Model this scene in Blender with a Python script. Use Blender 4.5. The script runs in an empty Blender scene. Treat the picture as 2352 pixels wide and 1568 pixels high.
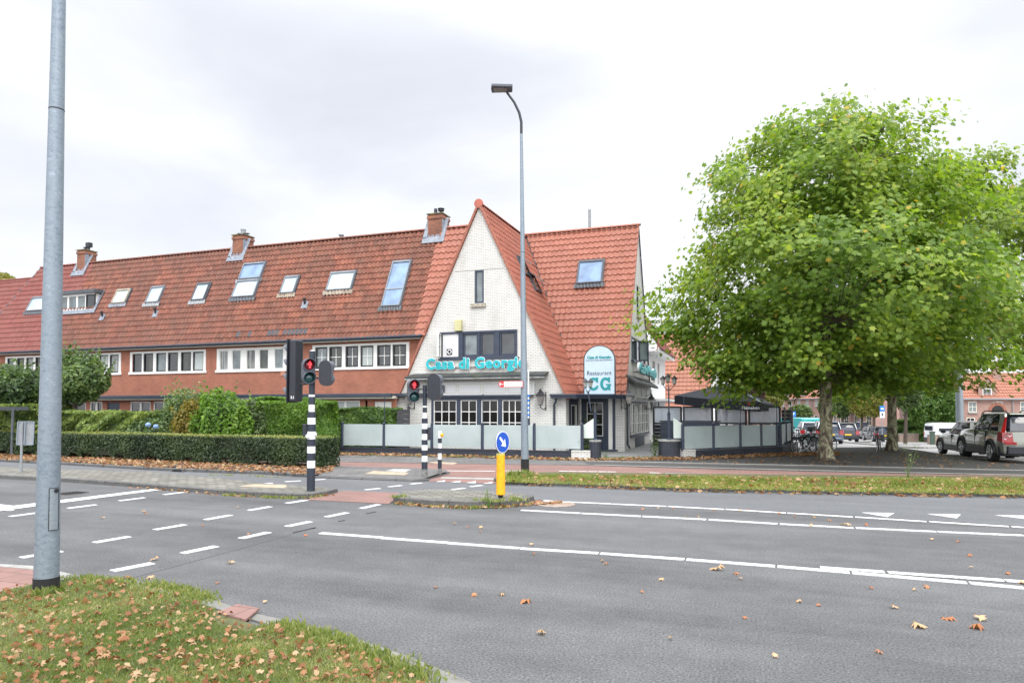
import bpy, bmesh, math, random
import numpy as np
from mathutils import Vector, Matrix
R = math.radians
random.seed(7); rng = np.random.default_rng(7)
scn = bpy.context.scene
COL = scn.collection
# ------------------------------------------------------------ camera, sky, sun, exposure
F=1545.;CX=1176.;HOR=938.;CH=1.88;PIT=R(2.0);YAW=R(19.46)
SHP=HOR-784-F*math.tan(PIT)
cd = bpy.data.cameras.new('camera'); cam = bpy.data.objects.new('camera', cd); COL.objects.link(cam)
cd.sensor_width = 36; cd.lens = F/2352*36; cd.shift_y = SHP/2352; cd.clip_end = 3000; cd.clip_start = .05
cam.location = (0,0,CH); cam.rotation_euler = (R(90)+PIT, 0, YAW)
scn.camera = cam
scn.view_settings.view_transform = 'Standard'; scn.view_settings.look = 'None'
scn.view_settings.exposure = 0.35; scn.view_settings.gamma = 1.0
SUN_EL, SUN_AZ = R(50), R(150)      # azimuth of the sun, clockwise from +Y
wd = bpy.data.worlds.new('World'); scn.world = wd; wd.use_nodes = True
nt = wd.node_tree; nt.nodes.clear()
def N(t, kind, **kw):
    n = t.nodes.new(kind)
    for k,v in kw.items():
        if k.startswith('i_'):
            key = k[2:]
            n.inputs[int(key) if key.isdigit() else key.replace('_',' ')].default_value = v
        else: setattr(n, k, v)
    return n
def ramp(t, stops, interp='LINEAR'):
    n = t.nodes.new('ShaderNodeValToRGB'); e = n.color_ramp; e.interpolation = interp
    while len(e.elements) < len(stops): e.elements.new(.5)
    for k,(p,c) in enumerate(stops):
        e.elements[k].position = p; e.elements[k].color = (*c,1) if len(c)==3 else c
    return n
def world():
    t = nt; L = t.links.new
    tc = N(t,'ShaderNodeTexCoord'); sep = N(t,'ShaderNodeSeparateXYZ'); L(tc.outputs['Generated'], sep.inputs[0])
    mp = N(t,'ShaderNodeMapping'); mp.inputs['Scale'].default_value = (1.0,1.0,2.6); mp.inputs['Location'].default_value=(.35,.1,.2)
    L(tc.outputs['Generated'], mp.inputs[0])
    n1 = N(t,'ShaderNodeTexNoise', i_Scale=1.7, i_Detail=7.0, i_Roughness=.5, i_Distortion=.25); L(mp.outputs[0], n1.inputs['Vector'])
    # darker bank of cloud low over the houses
    dv = Vector((fx*1.0+rx*-.36, fy*1.0+ry*-.36, .36)).normalized()
    dot = N(t,'ShaderNodeVectorMath', operation='DOT_PRODUCT'); dot.inputs[1].default_value = dv
    nrm = N(t,'ShaderNodeVectorMath', operation='NORMALIZE'); L(tc.outputs['Generated'], nrm.inputs[0]); L(nrm.outputs[0], dot.inputs[0])
    mr = N(t,'ShaderNodeMapRange', i_1=.885, i_2=.995, i_3=0., i_4=.17); L(dot.outputs['Value'], mr.inputs[0])
    sb = N(t,'ShaderNodeMath', operation='SUBTRACT'); L(n1.outputs['Fac'], sb.inputs[0]); L(mr.outputs[0], sb.inputs[1])
    rp = ramp(t, [(.12,(.56,.58,.64)), (.32,(.68,.70,.755)), (.48,(.83,.845,.88)), (.62,(.95,.95,.965))]); L(sb.outputs[0], rp.inputs[0])
    # a real overcast sky grows brighter towards the zenith
    zr = N(t,'ShaderNodeMapRange', interpolation_type='SMOOTHSTEP', i_1=.45, i_2=.95, i_3=1.06, i_4=4.3); L(sep.outputs['Z'], zr.inputs[0])
    # extra glow added behind the photographer, filling the facades and tree crown
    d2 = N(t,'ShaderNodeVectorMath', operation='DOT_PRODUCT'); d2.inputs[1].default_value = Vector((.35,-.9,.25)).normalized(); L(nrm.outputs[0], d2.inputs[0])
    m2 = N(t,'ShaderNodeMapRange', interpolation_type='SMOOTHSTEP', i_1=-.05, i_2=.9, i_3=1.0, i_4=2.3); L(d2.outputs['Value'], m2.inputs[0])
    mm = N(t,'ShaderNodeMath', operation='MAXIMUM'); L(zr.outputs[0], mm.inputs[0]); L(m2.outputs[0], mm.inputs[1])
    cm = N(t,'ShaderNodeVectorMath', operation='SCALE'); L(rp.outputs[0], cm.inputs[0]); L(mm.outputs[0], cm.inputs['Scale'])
    sk = N(t,'ShaderNodeTexSky', sky_type='NISHITA', sun_disc=False, sun_elevation=SUN_EL, sun_rotation=SUN_AZ)
    ss = N(t,'ShaderNodeVectorMath', operation='SCALE'); L(sk.outputs[0], ss.inputs[0]); ss.inputs['Scale'].default_value=.10
    mx = N(t,'ShaderNodeMix', data_type='RGBA'); mx.inputs[0].default_value=.10
    L(cm.outputs[0], mx.inputs[6]); L(ss.outputs[0], mx.inputs[7])
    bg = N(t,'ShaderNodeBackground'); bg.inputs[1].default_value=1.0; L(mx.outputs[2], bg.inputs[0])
    out = N(t,'ShaderNodeOutputWorld'); L(bg.outputs[0], out.inputs[0])
fx,fy=-math.sin(YAW),math.cos(YAW)
rx,ry=math.cos(YAW),math.sin(YAW)
world()
sd = bpy.data.lights.new('sun','SUN'); sd.energy=1.3; sd.angle=R(18); sd.color=(1,.96,.9)
so = bpy.data.objects.new('sun', sd); COL.objects.link(so)
sv = Vector((math.sin(SUN_AZ)*math.cos(SUN_EL), math.cos(SUN_AZ)*math.cos(SUN_EL), math.sin(SUN_EL)))
so.rotation_euler = sv.to_track_quat('Z','Y').to_euler(); so.location = (0,-20,30)
# ------------------------------------------------------------ pixel (2352x1568 frame) -> point in the place
def ray(x,y):
    a=(x-CX)/F; b=(784+SHP-y)/F
    h=math.cos(PIT)-b*math.sin(PIT); u=math.sin(PIT)+b*math.cos(PIT)
    return (fx*h+rx*a, fy*h+ry*a, u)
def G(x,y,z=0.0):
    r=ray(x,y); t=(z-CH)/r[2]; return Vector((r[0]*t,r[1]*t,z))
def PY(x,y,Y):
    r=ray(x,y); t=Y/r[1]; return Vector((r[0]*t,Y,CH+r[2]*t))
def PX(x,y,X):
    r=ray(x,y); t=X/r[0]; return Vector((X,r[1]*t,CH+r[2]*t))
def PD(x,y,d):      # point at horizontal depth d in front of the camera
    r=ray(x,y); t=d/(r[0]*fx+r[1]*fy); return Vector((r[0]*t,r[1]*t,CH+r[2]*t))
def HT(p,y):        # height above ground of the point over p seen at row y
    d=p[0]*fx+p[1]*fy
    q=PD(CX,y,d); return q[2]
# ------------------------------------------------------------ object helpers
def tag(o, label=None, cat=None, group=None, kind=None):
    if label: o['label']=label
    if cat: o['category']=cat
    if group: o['group']=group
    if kind: o['kind']=kind
    return o
def thing(name, label, cat, loc=(0,0,0), rotz=0, group=None):
    o=bpy.data.objects.new(name,None); COL.objects.link(o); o.location=loc; o.rotation_euler=(0,0,rotz)
    o.empty_display_size=.2
    return tag(o,label,cat,group)
def copy_tree(o, parent=None):
    c=o.copy(); COL.objects.link(c); c.parent=parent
    for ch in list(o.children): copy_tree(ch,c)
    return c
def wloc(o):
    v=Vector((0,0,0))
    while o is not None: v+=o.location; o=o.parent
    return v
class MB:
    """collects faces, then links them as ONE mesh object"""
    def __init__(s): s.v=[]; s.f=[]; s.m=[]; s.mi=0
    def add(s, vs, fs):
        n=len(s.v); s.v+= [tuple(p) for p in vs]
        for f in fs: s.f.append([n+i for i in f]); s.m.append(s.mi)
        return s
    def quad(s,a,b,c,d): return s.add([a,b,c,d],[(0,1,2,3)])
    def poly(s,pts): return s.add(pts,[tuple(range(len(pts)))])
    def box(s,x0,x1,y0,y1,z0,z1):
        if x0>x1:x0,x1=x1,x0
        if y0>y1:y0,y1=y1,y0
        if z0>z1:z0,z1=z1,z0
        return s.add([(x0,y0,z0),(x1,y0,z0),(x1,y1,z0),(x0,y1,z0),(x0,y0,z1),(x1,y0,z1),(x1,y1,z1),(x0,y1,z1)],
          [(0,3,2,1),(4,5,6,7),(0,1,5,4),(1,2,6,5),(2,3,7,6),(3,0,4,7)])
    def cbox(s,c,sx,sy,sz): return s.box(c[0]-sx/2,c[0]+sx/2,c[1]-sy/2,c[1]+sy/2,c[2]-sz/2,c[2]+sz/2)
    def obox(s,a,b,w,h,up=(0,0,1)):
        """box along a-b, width w (sideways), height h (up)"""
        a=Vector(a);b=Vector(b);d=(b-a).normalized();u=Vector(up);sd_=d.cross(u).normalized();u=sd_.cross(d).normalized()
        sd_*=w/2;u*=h/2
        vs=[a-sd_-u,a+sd_-u,a+sd_+u,a-sd_+u,b-sd_-u,b+sd_-u,b+sd_+u,b-sd_+u]
        return s.add(vs,[(0,1,2,3),(7,6,5,4),(0,4,5,1),(1,5,6,2),(2,6,7,3),(3,7,4,0)])
    def prism(s,pts,z0,z1):
        """vertical prism over xy polygon"""
        n=len(pts); a=sum(pts[i][0]*pts[(i+1)%n][1]-pts[(i+1)%n][0]*pts[i][1] for i in range(n))
        if a<0: pts=list(reversed(pts))
        vs=[(p[0],p[1],z0) for p in pts]+[(p[0],p[1],z1) for p in pts]
        fs=[tuple(reversed(range(n))),tuple(range(n,2*n))]+[(i,(i+1)%n,n+(i+1)%n,n+i) for i in range(n)]
        return s.add(vs,fs)
    def slab(s,pts,off):
        """polygon extruded by the vector off"""
        n=len(pts); off=Vector(off); pts=[Vector(p) for p in pts]
        nn=Vector((0,0,0))
        for i in range(n): nn+=pts[i].cross(pts[(i+1)%n])
        if nn.dot(off)<0: pts=pts[::-1]
        vs=pts+[p+off for p in pts]
        return s.add(vs,[tuple(reversed(range(n))),tuple(range(n,2*n))]+[(i,(i+1)%n,n+(i+1)%n,n+i) for i in range(n)])
    def tube(s,pts,rs,seg=8,cap=True):
        pts=[Vector(p) for p in pts]
        if not hasattr(rs,'__len__'): rs=[rs]*len(pts)
        n=len(pts); vs=[]; fs=[]; u=None
        for i in range(n):
            d=(pts[min(i+1,n-1)]-pts[max(i-1,0)]).normalized()
            if u is None: u=d.orthogonal().normalized()
            else: u=(u-d*u.dot(d)).normalized()
            w=d.cross(u)
            for k in range(seg):
                a=2*math.pi*k/seg; vs.append(pts[i]+(u*math.cos(a)+w*math.sin(a))*rs[i])
        for i in range(n-1):
            for k in range(seg):
                k2=(k+1)%seg; fs.append((i*seg+k,i*seg+k2,(i+1)*seg+k2,(i+1)*seg+k))
        if cap: fs+= [tuple(reversed(range(seg))),tuple(range((n-1)*seg,n*seg))]
        return s.add(vs,fs)
    def lathe(s,c,prof,seg=16,axis=(0,0,1)):
        c=Vector(c); ax=Vector(axis).normalized()
        return s.tube([c+ax*z for r,z in prof],[max(r,.0005) for r,z in prof],seg)
    def torus(s,c,axis,Rr,r,seg=28,ss=6,a0=0,a1=2*math.pi):
        c=Vector(c);ax=Vector(axis).normalized();u=ax.orthogonal().normalized();w=ax.cross(u)
        if abs(ax.z)<.5: w=Vector((0,0,1)); u=w.cross(ax).normalized()
        full=abs(a1-a0)>6.28; n=seg if full else seg+1; vs=[];fs=[]
        for i in range(n):
            a=a0+(a1-a0)*i/seg; d=u*math.cos(a)+w*math.sin(a)
            for k in range(ss):
                b=2*math.pi*k/ss; vs.append(c+d*(Rr+r*math.cos(b))+ax*(r*math.sin(b)))
        for i in range(seg):
            j=(i+1)%n
            for k in range(ss):
                k2=(k+1)%ss; fs.append((i*ss+k,i*ss+k2,j*ss+k2,j*ss+k))
        return s.add(vs,fs)
    def disc(s,c,axis,r,h=.0,seg=20):
        c=Vector(c);ax=Vector(axis).normalized()
        return s.tube([c,c+ax*max(h,.001)],[r,r],seg)
    def build(s,name,mats,parent=None,smooth=False,world=True,bevel=0,uv=True,recalc=False,sub=0):
        if not isinstance(mats,(list,tuple)): mats=[mats]
        off=wloc(parent) if (parent is not None and world) else Vector((0,0,0))
        me=bpy.data.meshes.new(name)
        me.from_pydata([(p[0]-off.x,p[1]-off.y,p[2]-off.z) for p in s.v],[],s.f)
        for m_ in mats: me.materials.append(m_)
        if len(mats)>1: me.polygons.foreach_set('material_index',s.m)
        if recalc:
            bm=bmesh.new(); bm.from_mesh(me); bmesh.ops.recalc_face_normals(bm,faces=bm.faces); bm.to_mesh(me); bm.free()
        me.update()
        if uv: box_uv(me,off)
        o=bpy.data.objects.new(name,me); COL.objects.link(o)
        if parent is not None: o.parent=parent
        if smooth:
            me.polygons.foreach_set('use_smooth',[True]*len(me.polygons))
            if smooth!='all': me.set_sharp_from_angle(angle=R(40))
        if bevel:
            b=o.modifiers.new('bevel','BEVEL'); b.width=bevel; b.segments=2; b.limit_method='ANGLE'; b.angle_limit=R(40)
        if sub:
            b=o.modifiers.new('sub','SUBSURF'); b.levels=sub; b.render_levels=sub
        return o
def box_uv(me,off=Vector((0,0,0))):
    uvl=me.uv_layers.new(name='UVMap'); nl=len(me.loops)
    vi=np.empty(nl,dtype=np.int32); me.loops.foreach_get('vertex_index',vi)
    co=np.empty(len(me.vertices)*3); me.vertices.foreach_get('co',co); co=co.reshape(-1,3)+np.array(off)
    npoly=len(me.polygons); nr=np.empty(npoly*3); me.polygons.foreach_get('normal',nr); nr=nr.reshape(-1,3)
    lt=np.empty(npoly,dtype=np.int32); me.polygons.foreach_get('loop_total',lt)
    n=np.repeat(nr,lt,axis=0); p=co[vi]
    hor=np.abs(n[:,2])>.75
    tx=-n[:,1]; ty=n[:,0]; ln=np.sqrt(tx*tx+ty*ty)+1e-9; tx/=ln; ty/=ln
    sgn=np.where(np.abs(tx)>np.abs(ty),np.sign(tx+1e-9),np.sign(ty+1e-9)); tx*=sgn; ty*=sgn
    u=np.where(hor,p[:,0],p[:,0]*tx+p[:,1]*ty); v=np.where(hor,p[:,1],p[:,2])
    uvl.data.foreach_set('uv',np.stack([u,v],1).astype(np.float32).ravel())
def loft(rings,closed=True,cap=True):
    """MB from equal-length rings of points"""
    m=MB(); k=len(rings[0]); vs=[p for r_ in rings for p in r_]; fs=[]
    for i in range(len(rings)-1):
        for j in range(k if closed else k-1):
            j2=(j+1)%k; fs.append((i*k+j,i*k+j2,(i+1)*k+j2,(i+1)*k+j))
    if cap: fs+=[tuple(reversed(range(k))),tuple(range((len(rings)-1)*k,len(rings)*k))]
    return m.add(vs,fs)
# ------------------------------------------------------------ materials
MATS={}
def newmat(name):
    m=bpy.data.materials.new(name); m.use_nodes=True; t=m.node_tree
    b=t.nodes['Principled BSDF']; MATS[name]=m; return m,t,b
def hexc(c): return (*c,1)
def paint(name,col,rough=.5,metal=0.,var=.12,scale=3.,bump=0.,bscale=60.,coat=0.,spec=.5,dirt=None,dscale=1.2,damt=.5):
    m,t,b=newmat(name); L=t.links.new
    b.inputs['Roughness'].default_value=rough; b.inputs['Metallic'].default_value=metal
    b.inputs['Coat Weight'].default_value=coat; b.inputs['Specular IOR Level'].default_value=spec; b.inputs['Coat Roughness'].default_value=.05
    tc=N(t,'ShaderNodeTexCoord'); n=N(t,'ShaderNodeTexNoise',i_Scale=scale,i_Detail=5.,i_Roughness=.6); L(tc.outputs['Object'],n.inputs['Vector'])
    rp=ramp(t,[(.3,tuple(c*(1-var) for c in col)),(.7,tuple(min(1,c*(1+var)) for c in col))]); L(n.outputs[0],rp.inputs[0])
    last=rp.outputs[0]
    if dirt:
        n2=N(t,'ShaderNodeTexNoise',i_Scale=dscale,i_Detail=8.,i_Roughness=.68); L(tc.outputs['Object'],n2.inputs['Vector'])
        r2=ramp(t,[(.48,(0,0,0)),(.72,(damt,)*3)]); L(n2.outputs[0],r2.inputs[0])
        mx=N(t,'ShaderNodeMix',data_type='RGBA'); L(r2.outputs[0],mx.inputs[0]); L(last,mx.inputs[6]); mx.inputs[7].default_value=hexc(dirt); last=mx.outputs[2]
    L(last,b.inputs['Base Color'])
    if bump:
        n3=N(t,'ShaderNodeTexNoise',i_Scale=bscale,i_Detail=3.); L(tc.outputs['Object'],n3.inputs['Vector'])
        bp=N(t,'ShaderNodeBump',i_Strength=bump,i_Distance=.01); L(n3.outputs[0],bp.inputs['Height']); L(bp.outputs[0],b.inputs['Normal'])
    return m
def brick(name,c1,c2,mortar,bw=.21,bh=.062,mw=.010,rough=.85,big=.25,bump=.6,stain=None,samt=.5,mortar_smooth=.1,painted=False):
    m,t,b=newmat(name); L=t.links.new; b.inputs['Roughness'].default_value=rough
    tc=N(t,'ShaderNodeTexCoord')
    br=N(t,'ShaderNodeTexBrick',i_Scale=1.,i_Color1=hexc(c1),i_Color2=hexc(c2),i_Mortar=hexc(mortar))
    br.inputs['Mortar Size'].default_value=mw; br.inputs['Mortar Smooth'].default_value=mortar_smooth; br.inputs['Bias'].default_value=0
    br.inputs['Brick Width'].default_value=bw; br.inputs['Row Height'].default_value=bh
    L(tc.outputs['UV'],br.inputs['Vector'])
    n=N(t,'ShaderNodeTexNoise',i_Scale=.9,i_Detail=7.,i_Roughness=.65); L(tc.outputs['UV'],n.inputs['Vector'])
    mr=N(t,'ShaderNodeMapRange',i_1=.3,i_2=.7,i_3=1-big,i_4=1+big*.6); L(n.outputs[0],mr.inputs[0])
    sc=N(t,'ShaderNodeVectorMath',operation='SCALE'); L(br.outputs[0],sc.inputs[0]); L(mr.outputs[0],sc.inputs['Scale'])
    last=sc.outputs[0]
    if stain:
        mp=N(t,'ShaderNodeMapping'); mp.inputs['Scale'].default_value=(2.2,.5,1); L(tc.outputs['UV'],mp.inputs[0])
        n2=N(t,'ShaderNodeTexNoise',i_Scale=1.3,i_Detail=9.,i_Roughness=.72); L(mp.outputs[0],n2.inputs['Vector'])
        r2=ramp(t,[(.5,(0,0,0)),(.75,(samt,)*3)]); L(n2.outputs[0],r2.inputs[0])
        mx=N(t,'ShaderNodeMix',data_type='RGBA'); L(r2.outputs[0],mx.inputs[0]); L(last,mx.inputs[6]); mx.inputs[7].default_value=hexc(stain); last=mx.outputs[2]
    L(last,b.inputs['Base Color'])
    n4=N(t,'ShaderNodeTexNoise',i_Scale=14.,i_Detail=4.); L(tc.outputs['UV'],n4.inputs['Vector'])
    ad=N(t,'ShaderNodeMath',operation='MULTIPLY_ADD',i_1=.35); L(n4.outputs[0],ad.inputs[0])
    iv=N(t,'ShaderNodeMath',operation='SUBTRACT',i_0=1.); L(br.outputs['Fac'],iv.inputs[1]); L(iv.outputs[0],ad.inputs[2])
    bp=N(t,'ShaderNodeBump',i_Strength=bump,i_Distance=.012); L(ad.outputs[0],bp.inputs['Height']); L(bp.outputs[0],b.inputs['Normal'])
    return m
def tilemat(name,c1,c2,c3,dark,damt,rough=.7,dscale=.55,streak=.35):
    """pantile colours: one random tint per tile (UV is counted in tiles), weather stains on top"""
    m,t,b=newmat(name); L=t.links.new; b.inputs['Roughness'].default_value=rough; b.inputs['Specular IOR Level'].default_value=.35
    tc=N(t,'ShaderNodeTexCoord'); fl=N(t,'ShaderNodeVectorMath',operation='FLOOR'); L(tc.outputs['UV'],fl.inputs[0])
    wn=N(t,'ShaderNodeTexWhiteNoise',noise_dimensions='2D'); L(fl.outputs[0],wn.inputs['Vector'])
    rp=ramp(t,[(0.,c1),(.5,c2),(1.,c3)]); L(wn.outputs['Value'],rp.inputs[0])
    n=N(t,'ShaderNodeTexNoise',i_Scale=dscale,i_Detail=8.,i_Roughness=.7); L(tc.outputs['Object'],n.inputs['Vector'])
    wm=N(t,'ShaderNodeMath',operation='MULTIPLY_ADD',i_1=.28,i_2=-.14); L(wn.outputs['Value'],wm.inputs[0])
    ad=N(t,'ShaderNodeMath',operation='ADD'); L(n.outputs[0],ad.inputs[0]); L(wm.outputs[0],ad.inputs[1])
    r2=ramp(t,[(.36,(0,0,0)),(.66,(damt,)*3)]); L(ad.outputs[0],r2.inputs[0])
    mx=N(t,'ShaderNodeMix',data_type='RGBA'); L(r2.outputs[0],mx.inputs[0]); L(rp.outputs[0],mx.inputs[6]); mx.inputs[7].default_value=hexc(dark)
    mp=N(t,'ShaderNodeMapping'); mp.inputs['Scale'].default_value=(3.,.5,1.); L(tc.outputs['UV'],mp.inputs[0])
    n3=N(t,'ShaderNodeTexNoise',i_Scale=1.3,i_Detail=6.,i_Roughness=.7); L(mp.outputs[0],n3.inputs['Vector'])
    mr=N(t,'ShaderNodeMapRange',i_1=.3,i_2=.7,i_3=1-streak,i_4=1+streak*.5); L(n3.outputs[0],mr.inputs[0])
    sc=N(t,'ShaderNodeVectorMath',operation='SCALE'); L(mx.outputs[2],sc.inputs[0]); L(mr.outputs[0],sc.inputs['Scale'])
    L(sc.outputs[0],b.inputs['Base Color'])
    return m
def leafmat(name,cols,trans=.35,rough=.45,gloss=.4,attr=True):
    m,t,b=newmat(name); L=t.links.new
    at=N(t,'ShaderNodeAttribute',attribute_name='rnd')
    n=len(cols); rp=ramp(t,[(i/(n-1),c) for i,c in enumerate(cols)]); L(at.outputs['Fac'],rp.inputs[0])
    b.inputs['Roughness'].default_value=rough; b.inputs['Specular IOR Level'].default_value=gloss; L(rp.outputs[0],b.inputs['Base Color'])
    tr=N(t,'ShaderNodeBsdfTranslucent'); sc=N(t,'ShaderNodeVectorMath',operation='MULTIPLY'); L(rp.outputs[0],sc.inputs[0]); sc.inputs[1].default_value=(1.5,1.6,.7)
    L(sc.outputs[0],tr.inputs[0]); mx=N(t,'ShaderNodeMixShader',i_0=trans); L(b.outputs[0],mx.inputs[1]); L(tr.outputs[0],mx.inputs[2])
    L(mx.outputs[0],t.nodes['Material Output'].inputs[0]); return m
def glassmat(name,col,rough=.03,spec=.5,var=.5,vscale=1.5,metal=0.):
    """window pane seen from outside: dark room behind, glossy front"""
    m,t,b=newmat(name); L=t.links.new
    tc=N(t,'ShaderNodeTexCoord'); n=N(t,'ShaderNodeTexNoise',i_Scale=vscale,i_Detail=2.); L(tc.outputs['Object'],n.inputs['Vector'])
    rp=ramp(t,[(.35,tuple(c*(1-var) for c in col)),(.65,tuple(c*(1+var) for c in col))]); L(n.outputs[0],rp.inputs[0]); L(rp.outputs[0],b.inputs['Base Color'])
    b.inputs['Roughness'].default_value=rough; b.inputs['Specular IOR Level'].default_value=spec; b.inputs['Metallic'].default_value=metal
    bp=N(t,'ShaderNodeBump',i_Strength=.06,i_Distance=.02); n2=N(t,'ShaderNodeTexNoise',i_Scale=1.1,i_Detail=1.); L(tc.outputs['Object'],n2.inputs['Vector']); L(n2.outputs[0],bp.inputs['Height']); L(bp.outputs[0],b.inputs['Normal'])
    return m
def asphalt(name,base,tint=(1,1.01,1.03),big=.20,speck=.55,fine=85.,rough=.85):
    m,t,b=newmat(name); L=t.links.new; b.inputs['Roughness'].default_value=rough; b.inputs['Specular IOR Level'].default_value=.35
    tc=N(t,'ShaderNodeTexCoord')
    n=N(t,'ShaderNodeTexNoise',i_Scale=fine,i_Detail=3.,i_Roughness=.7); L(tc.outputs['Object'],n.inputs['Vector'])
    c=lambda k: tuple(base*k*q for q in tint)
    rp=ramp(t,[(.32,c(1-speck)),(.5,c(1)),(.62,c(1.25)),(.72,c(1.0+speck*2.2))]); L(n.outputs[0],rp.inputs[0])
    mp=N(t,'ShaderNodeMapping'); mp.inputs['Scale'].default_value=(.16,1.,1); mp.inputs['Rotation'].default_value=(0,0,R(-4)); L(tc.outputs['Object'],mp.inputs[0])
    n2=N(t,'ShaderNodeTexNoise',i_Scale=.7,i_Detail=7.,i_Roughness=.6); L(mp.outputs[0],n2.inputs['Vector'])
    n3=N(t,'ShaderNodeTexNoise',i_Scale=1.7,i_Detail=9.,i_Roughness=.75); L(tc.outputs['Object'],n3.inputs['Vector'])
    ad=N(t,'ShaderNodeMath',operation='MULTIPLY_ADD',i_1=.5); L(n3.outputs[0],ad.inputs[0]); L(n2.outputs[0],ad.inputs[2])
    mr=N(t,'ShaderNodeMapRange',i_1=.5,i_2=1.,i_3=1-big,i_4=1+big); L(ad.outputs[0],mr.inputs[0])
    sc=N(t,'ShaderNodeVectorMath',operation='SCALE'); L(rp.outputs[0],sc.inputs[0]); L(mr.outputs[0],sc.inputs['Scale']); L(sc.outputs[0],b.inputs['Base Color'])
    bp=N(t,'ShaderNodeBump',i_Strength=.5,i_Distance=.006); L(n.outputs[0],bp.inputs['Height']); L(bp.outputs[0],b.inputs['Normal'])
    return m
def galv(name,c1=(.165,.21,.255),c2=(.245,.29,.335),sc_=18.):
    m,t,b=newmat(name); L=t.links.new; b.inputs['Metallic'].default_value=.35; b.inputs['Roughness'].default_value=.5
    tc=N(t,'ShaderNodeTexCoord'); mp=N(t,'ShaderNodeMapping'); mp.inputs['Scale'].default_value=(1,1,1.8); L(tc.outputs['Object'],mp.inputs[0])
    n=N(t,'ShaderNodeTexNoise',i_Scale=sc_,i_Detail=5.,i_Roughness=.75,i_Distortion=.8); L(mp.outputs[0],n.inputs['Vector'])
    n2=N(t,'ShaderNodeTexNoise',i_Scale=1.1,i_Detail=4.); L(tc.outputs['Object'],n2.inputs['Vector'])
    ad=N(t,'ShaderNodeMath',operation='MULTIPLY_ADD',i_1=.45); L(n2.outputs[0],ad.inputs[0]); L(n.outputs[0],ad.inputs[2])
    lt=tuple(min(1,c*1.35) for c in c2)
    rp=ramp(t,[(.58,c1),(.72,c2),(.84,c2),(.88,lt)]); L(ad.outputs[0],rp.inputs[0]); L(rp.outputs[0],b.inputs['Base Color'])
    return m
M={}
M['white_brick']=brick('white_brick',(.76,.75,.715),(.70,.69,.655),(.50,.49,.46),bw=.215,bh=.068,mw=.011,big=.10,bump=.9,stain=(.36,.34,.28),samt=.42,rough=.6)
M['red_brick']=brick('red_brick',(.44,.150,.085),(.35,.118,.070),(.28,.17,.13),bw=.21,bh=.062,mw=.009,big=.20,stain=(.16,.06,.045),samt=.35)
M['chimney_brick']=brick('chimney_brick',(.42,.15,.08),(.26,.10,.065),(.19,.13,.10),big=.3,stain=(.09,.065,.05),samt=.6)
M['dark_brick']=brick('dark_brick',(.030,.036,.055),(.040,.046,.068),(.015,.018,.026),bw=.22,bh=.07,mw=.011,big=.2,rough=.5,stain=(.12,.12,.12),samt=.2)
M['pink_brick']=brick('pink_brick',(.40,.22,.18),(.33,.17,.14),(.36,.28,.24),big=.15)
M['purple_brick']=brick('purple_brick',(.20,.10,.10),(.28,.15,.13),(.40,.34,.31),bw=.21,bh=.062,big=.15)
M['garden_brick']=brick('garden_brick',(.40,.27,.20),(.30,.19,.15),(.28,.25,.22),big=.2)
M['roof_old']=tilemat('roof_old',(.16,.063,.042),(.28,.094,.057),(.41,.142,.082),(.10,.062,.047),.68)
M['roof_old_b']=tilemat('roof_old_b',(.16,.063,.044),(.26,.090,.057),(.38,.132,.080),(.10,.064,.050),.68)
M['roof_plum']=tilemat('roof_plum',(.21,.062,.052),(.245,.075,.062),(.28,.09,.074),(.18,.09,.078),.4,streak=.15)
M['roof_new']=tilemat('roof_new',(.33,.122,.078),(.37,.135,.088),(.405,.153,.102),(.25,.105,.075),.45,streak=.14,rough=.55)
M['roof_wing']=tilemat('roof_wing',(.34,.110,.070),(.38,.122,.078),(.41,.138,.088),(.20,.085,.06),.5,streak=.2,rough=.6)
M['roof_orange']=tilemat('roof_orange',(.34,.15,.10),(.38,.165,.11),(.41,.185,.125),(.30,.135,.095),.3,streak=.12)
M['white_paint']=paint('white_paint',(.78,.78,.75),.45,var=.04,dirt=(.45,.44,.40),damt=.25)
M['cream_paint']=paint('cream_paint',(.72,.70,.60),.5,var=.04,dirt=(.45,.44,.38),damt=.25)
M['white_board']=paint('white_board',(.80,.81,.82),.5,var=.03,dirt=(.5,.5,.5),damt=.15)
M['navy_paint']=paint('navy_paint',(.030,.042,.072),.38,var=.15,dirt=(.09,.10,.12),damt=.25)
M['gutter_paint']=paint('gutter_paint',(.030,.040,.062),.35,var=.1,dirt=(.12,.13,.15),damt=.3)
M['black_paint']=paint('black_paint',(.018,.020,.024),.4,var=.2)
M['black_plastic']=paint('black_plastic',(.022,.025,.034),.42,var=.1,scale=8)
M['grey_plastic']=paint('grey_plastic',(.095,.105,.13),.5,var=.08,scale=8)
M['rubber']=paint('rubber',(.014,.014,.015),.8,var=.2,scale=20)
M['pole_black']=paint('pole_black',(.020,.028,.045),.45,var=.15,scale=6,dirt=(.07,.07,.07),damt=.3,dscale=5)
M['pole_white']=paint('pole_white',(.78,.79,.80),.5,var=.05,dirt=(.35,.33,.30),damt=.5,dscale=7)
M['pole_foot']=paint('pole_foot',(.20,.20,.19),.7,var=.6,scale=16,dirt=(.03,.03,.03),damt=.8,dscale=9)
M['galv']=galv('galv'); M['galv_fine']=galv('galv_fine',(.20,.24,.28),(.28,.32,.36),30.)
M['lead']=paint('lead',(.21,.235,.275),.6,var=.3,scale=9,dirt=(.36,.38,.42),damt=.6,dscale=5)
M['dark_lead']=paint('dark_lead',(.085,.095,.11),.55,var=.25,scale=7)
M['zinc']=paint('zinc',(.27,.285,.30),.55,metal=.1,var=.15,scale=6)
M['alu']=paint('alu',(.20,.22,.245),.4,metal=.3,var=.15)
M['teal']=paint('teal',(.012,.42,.47),.4,var=.04)
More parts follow.
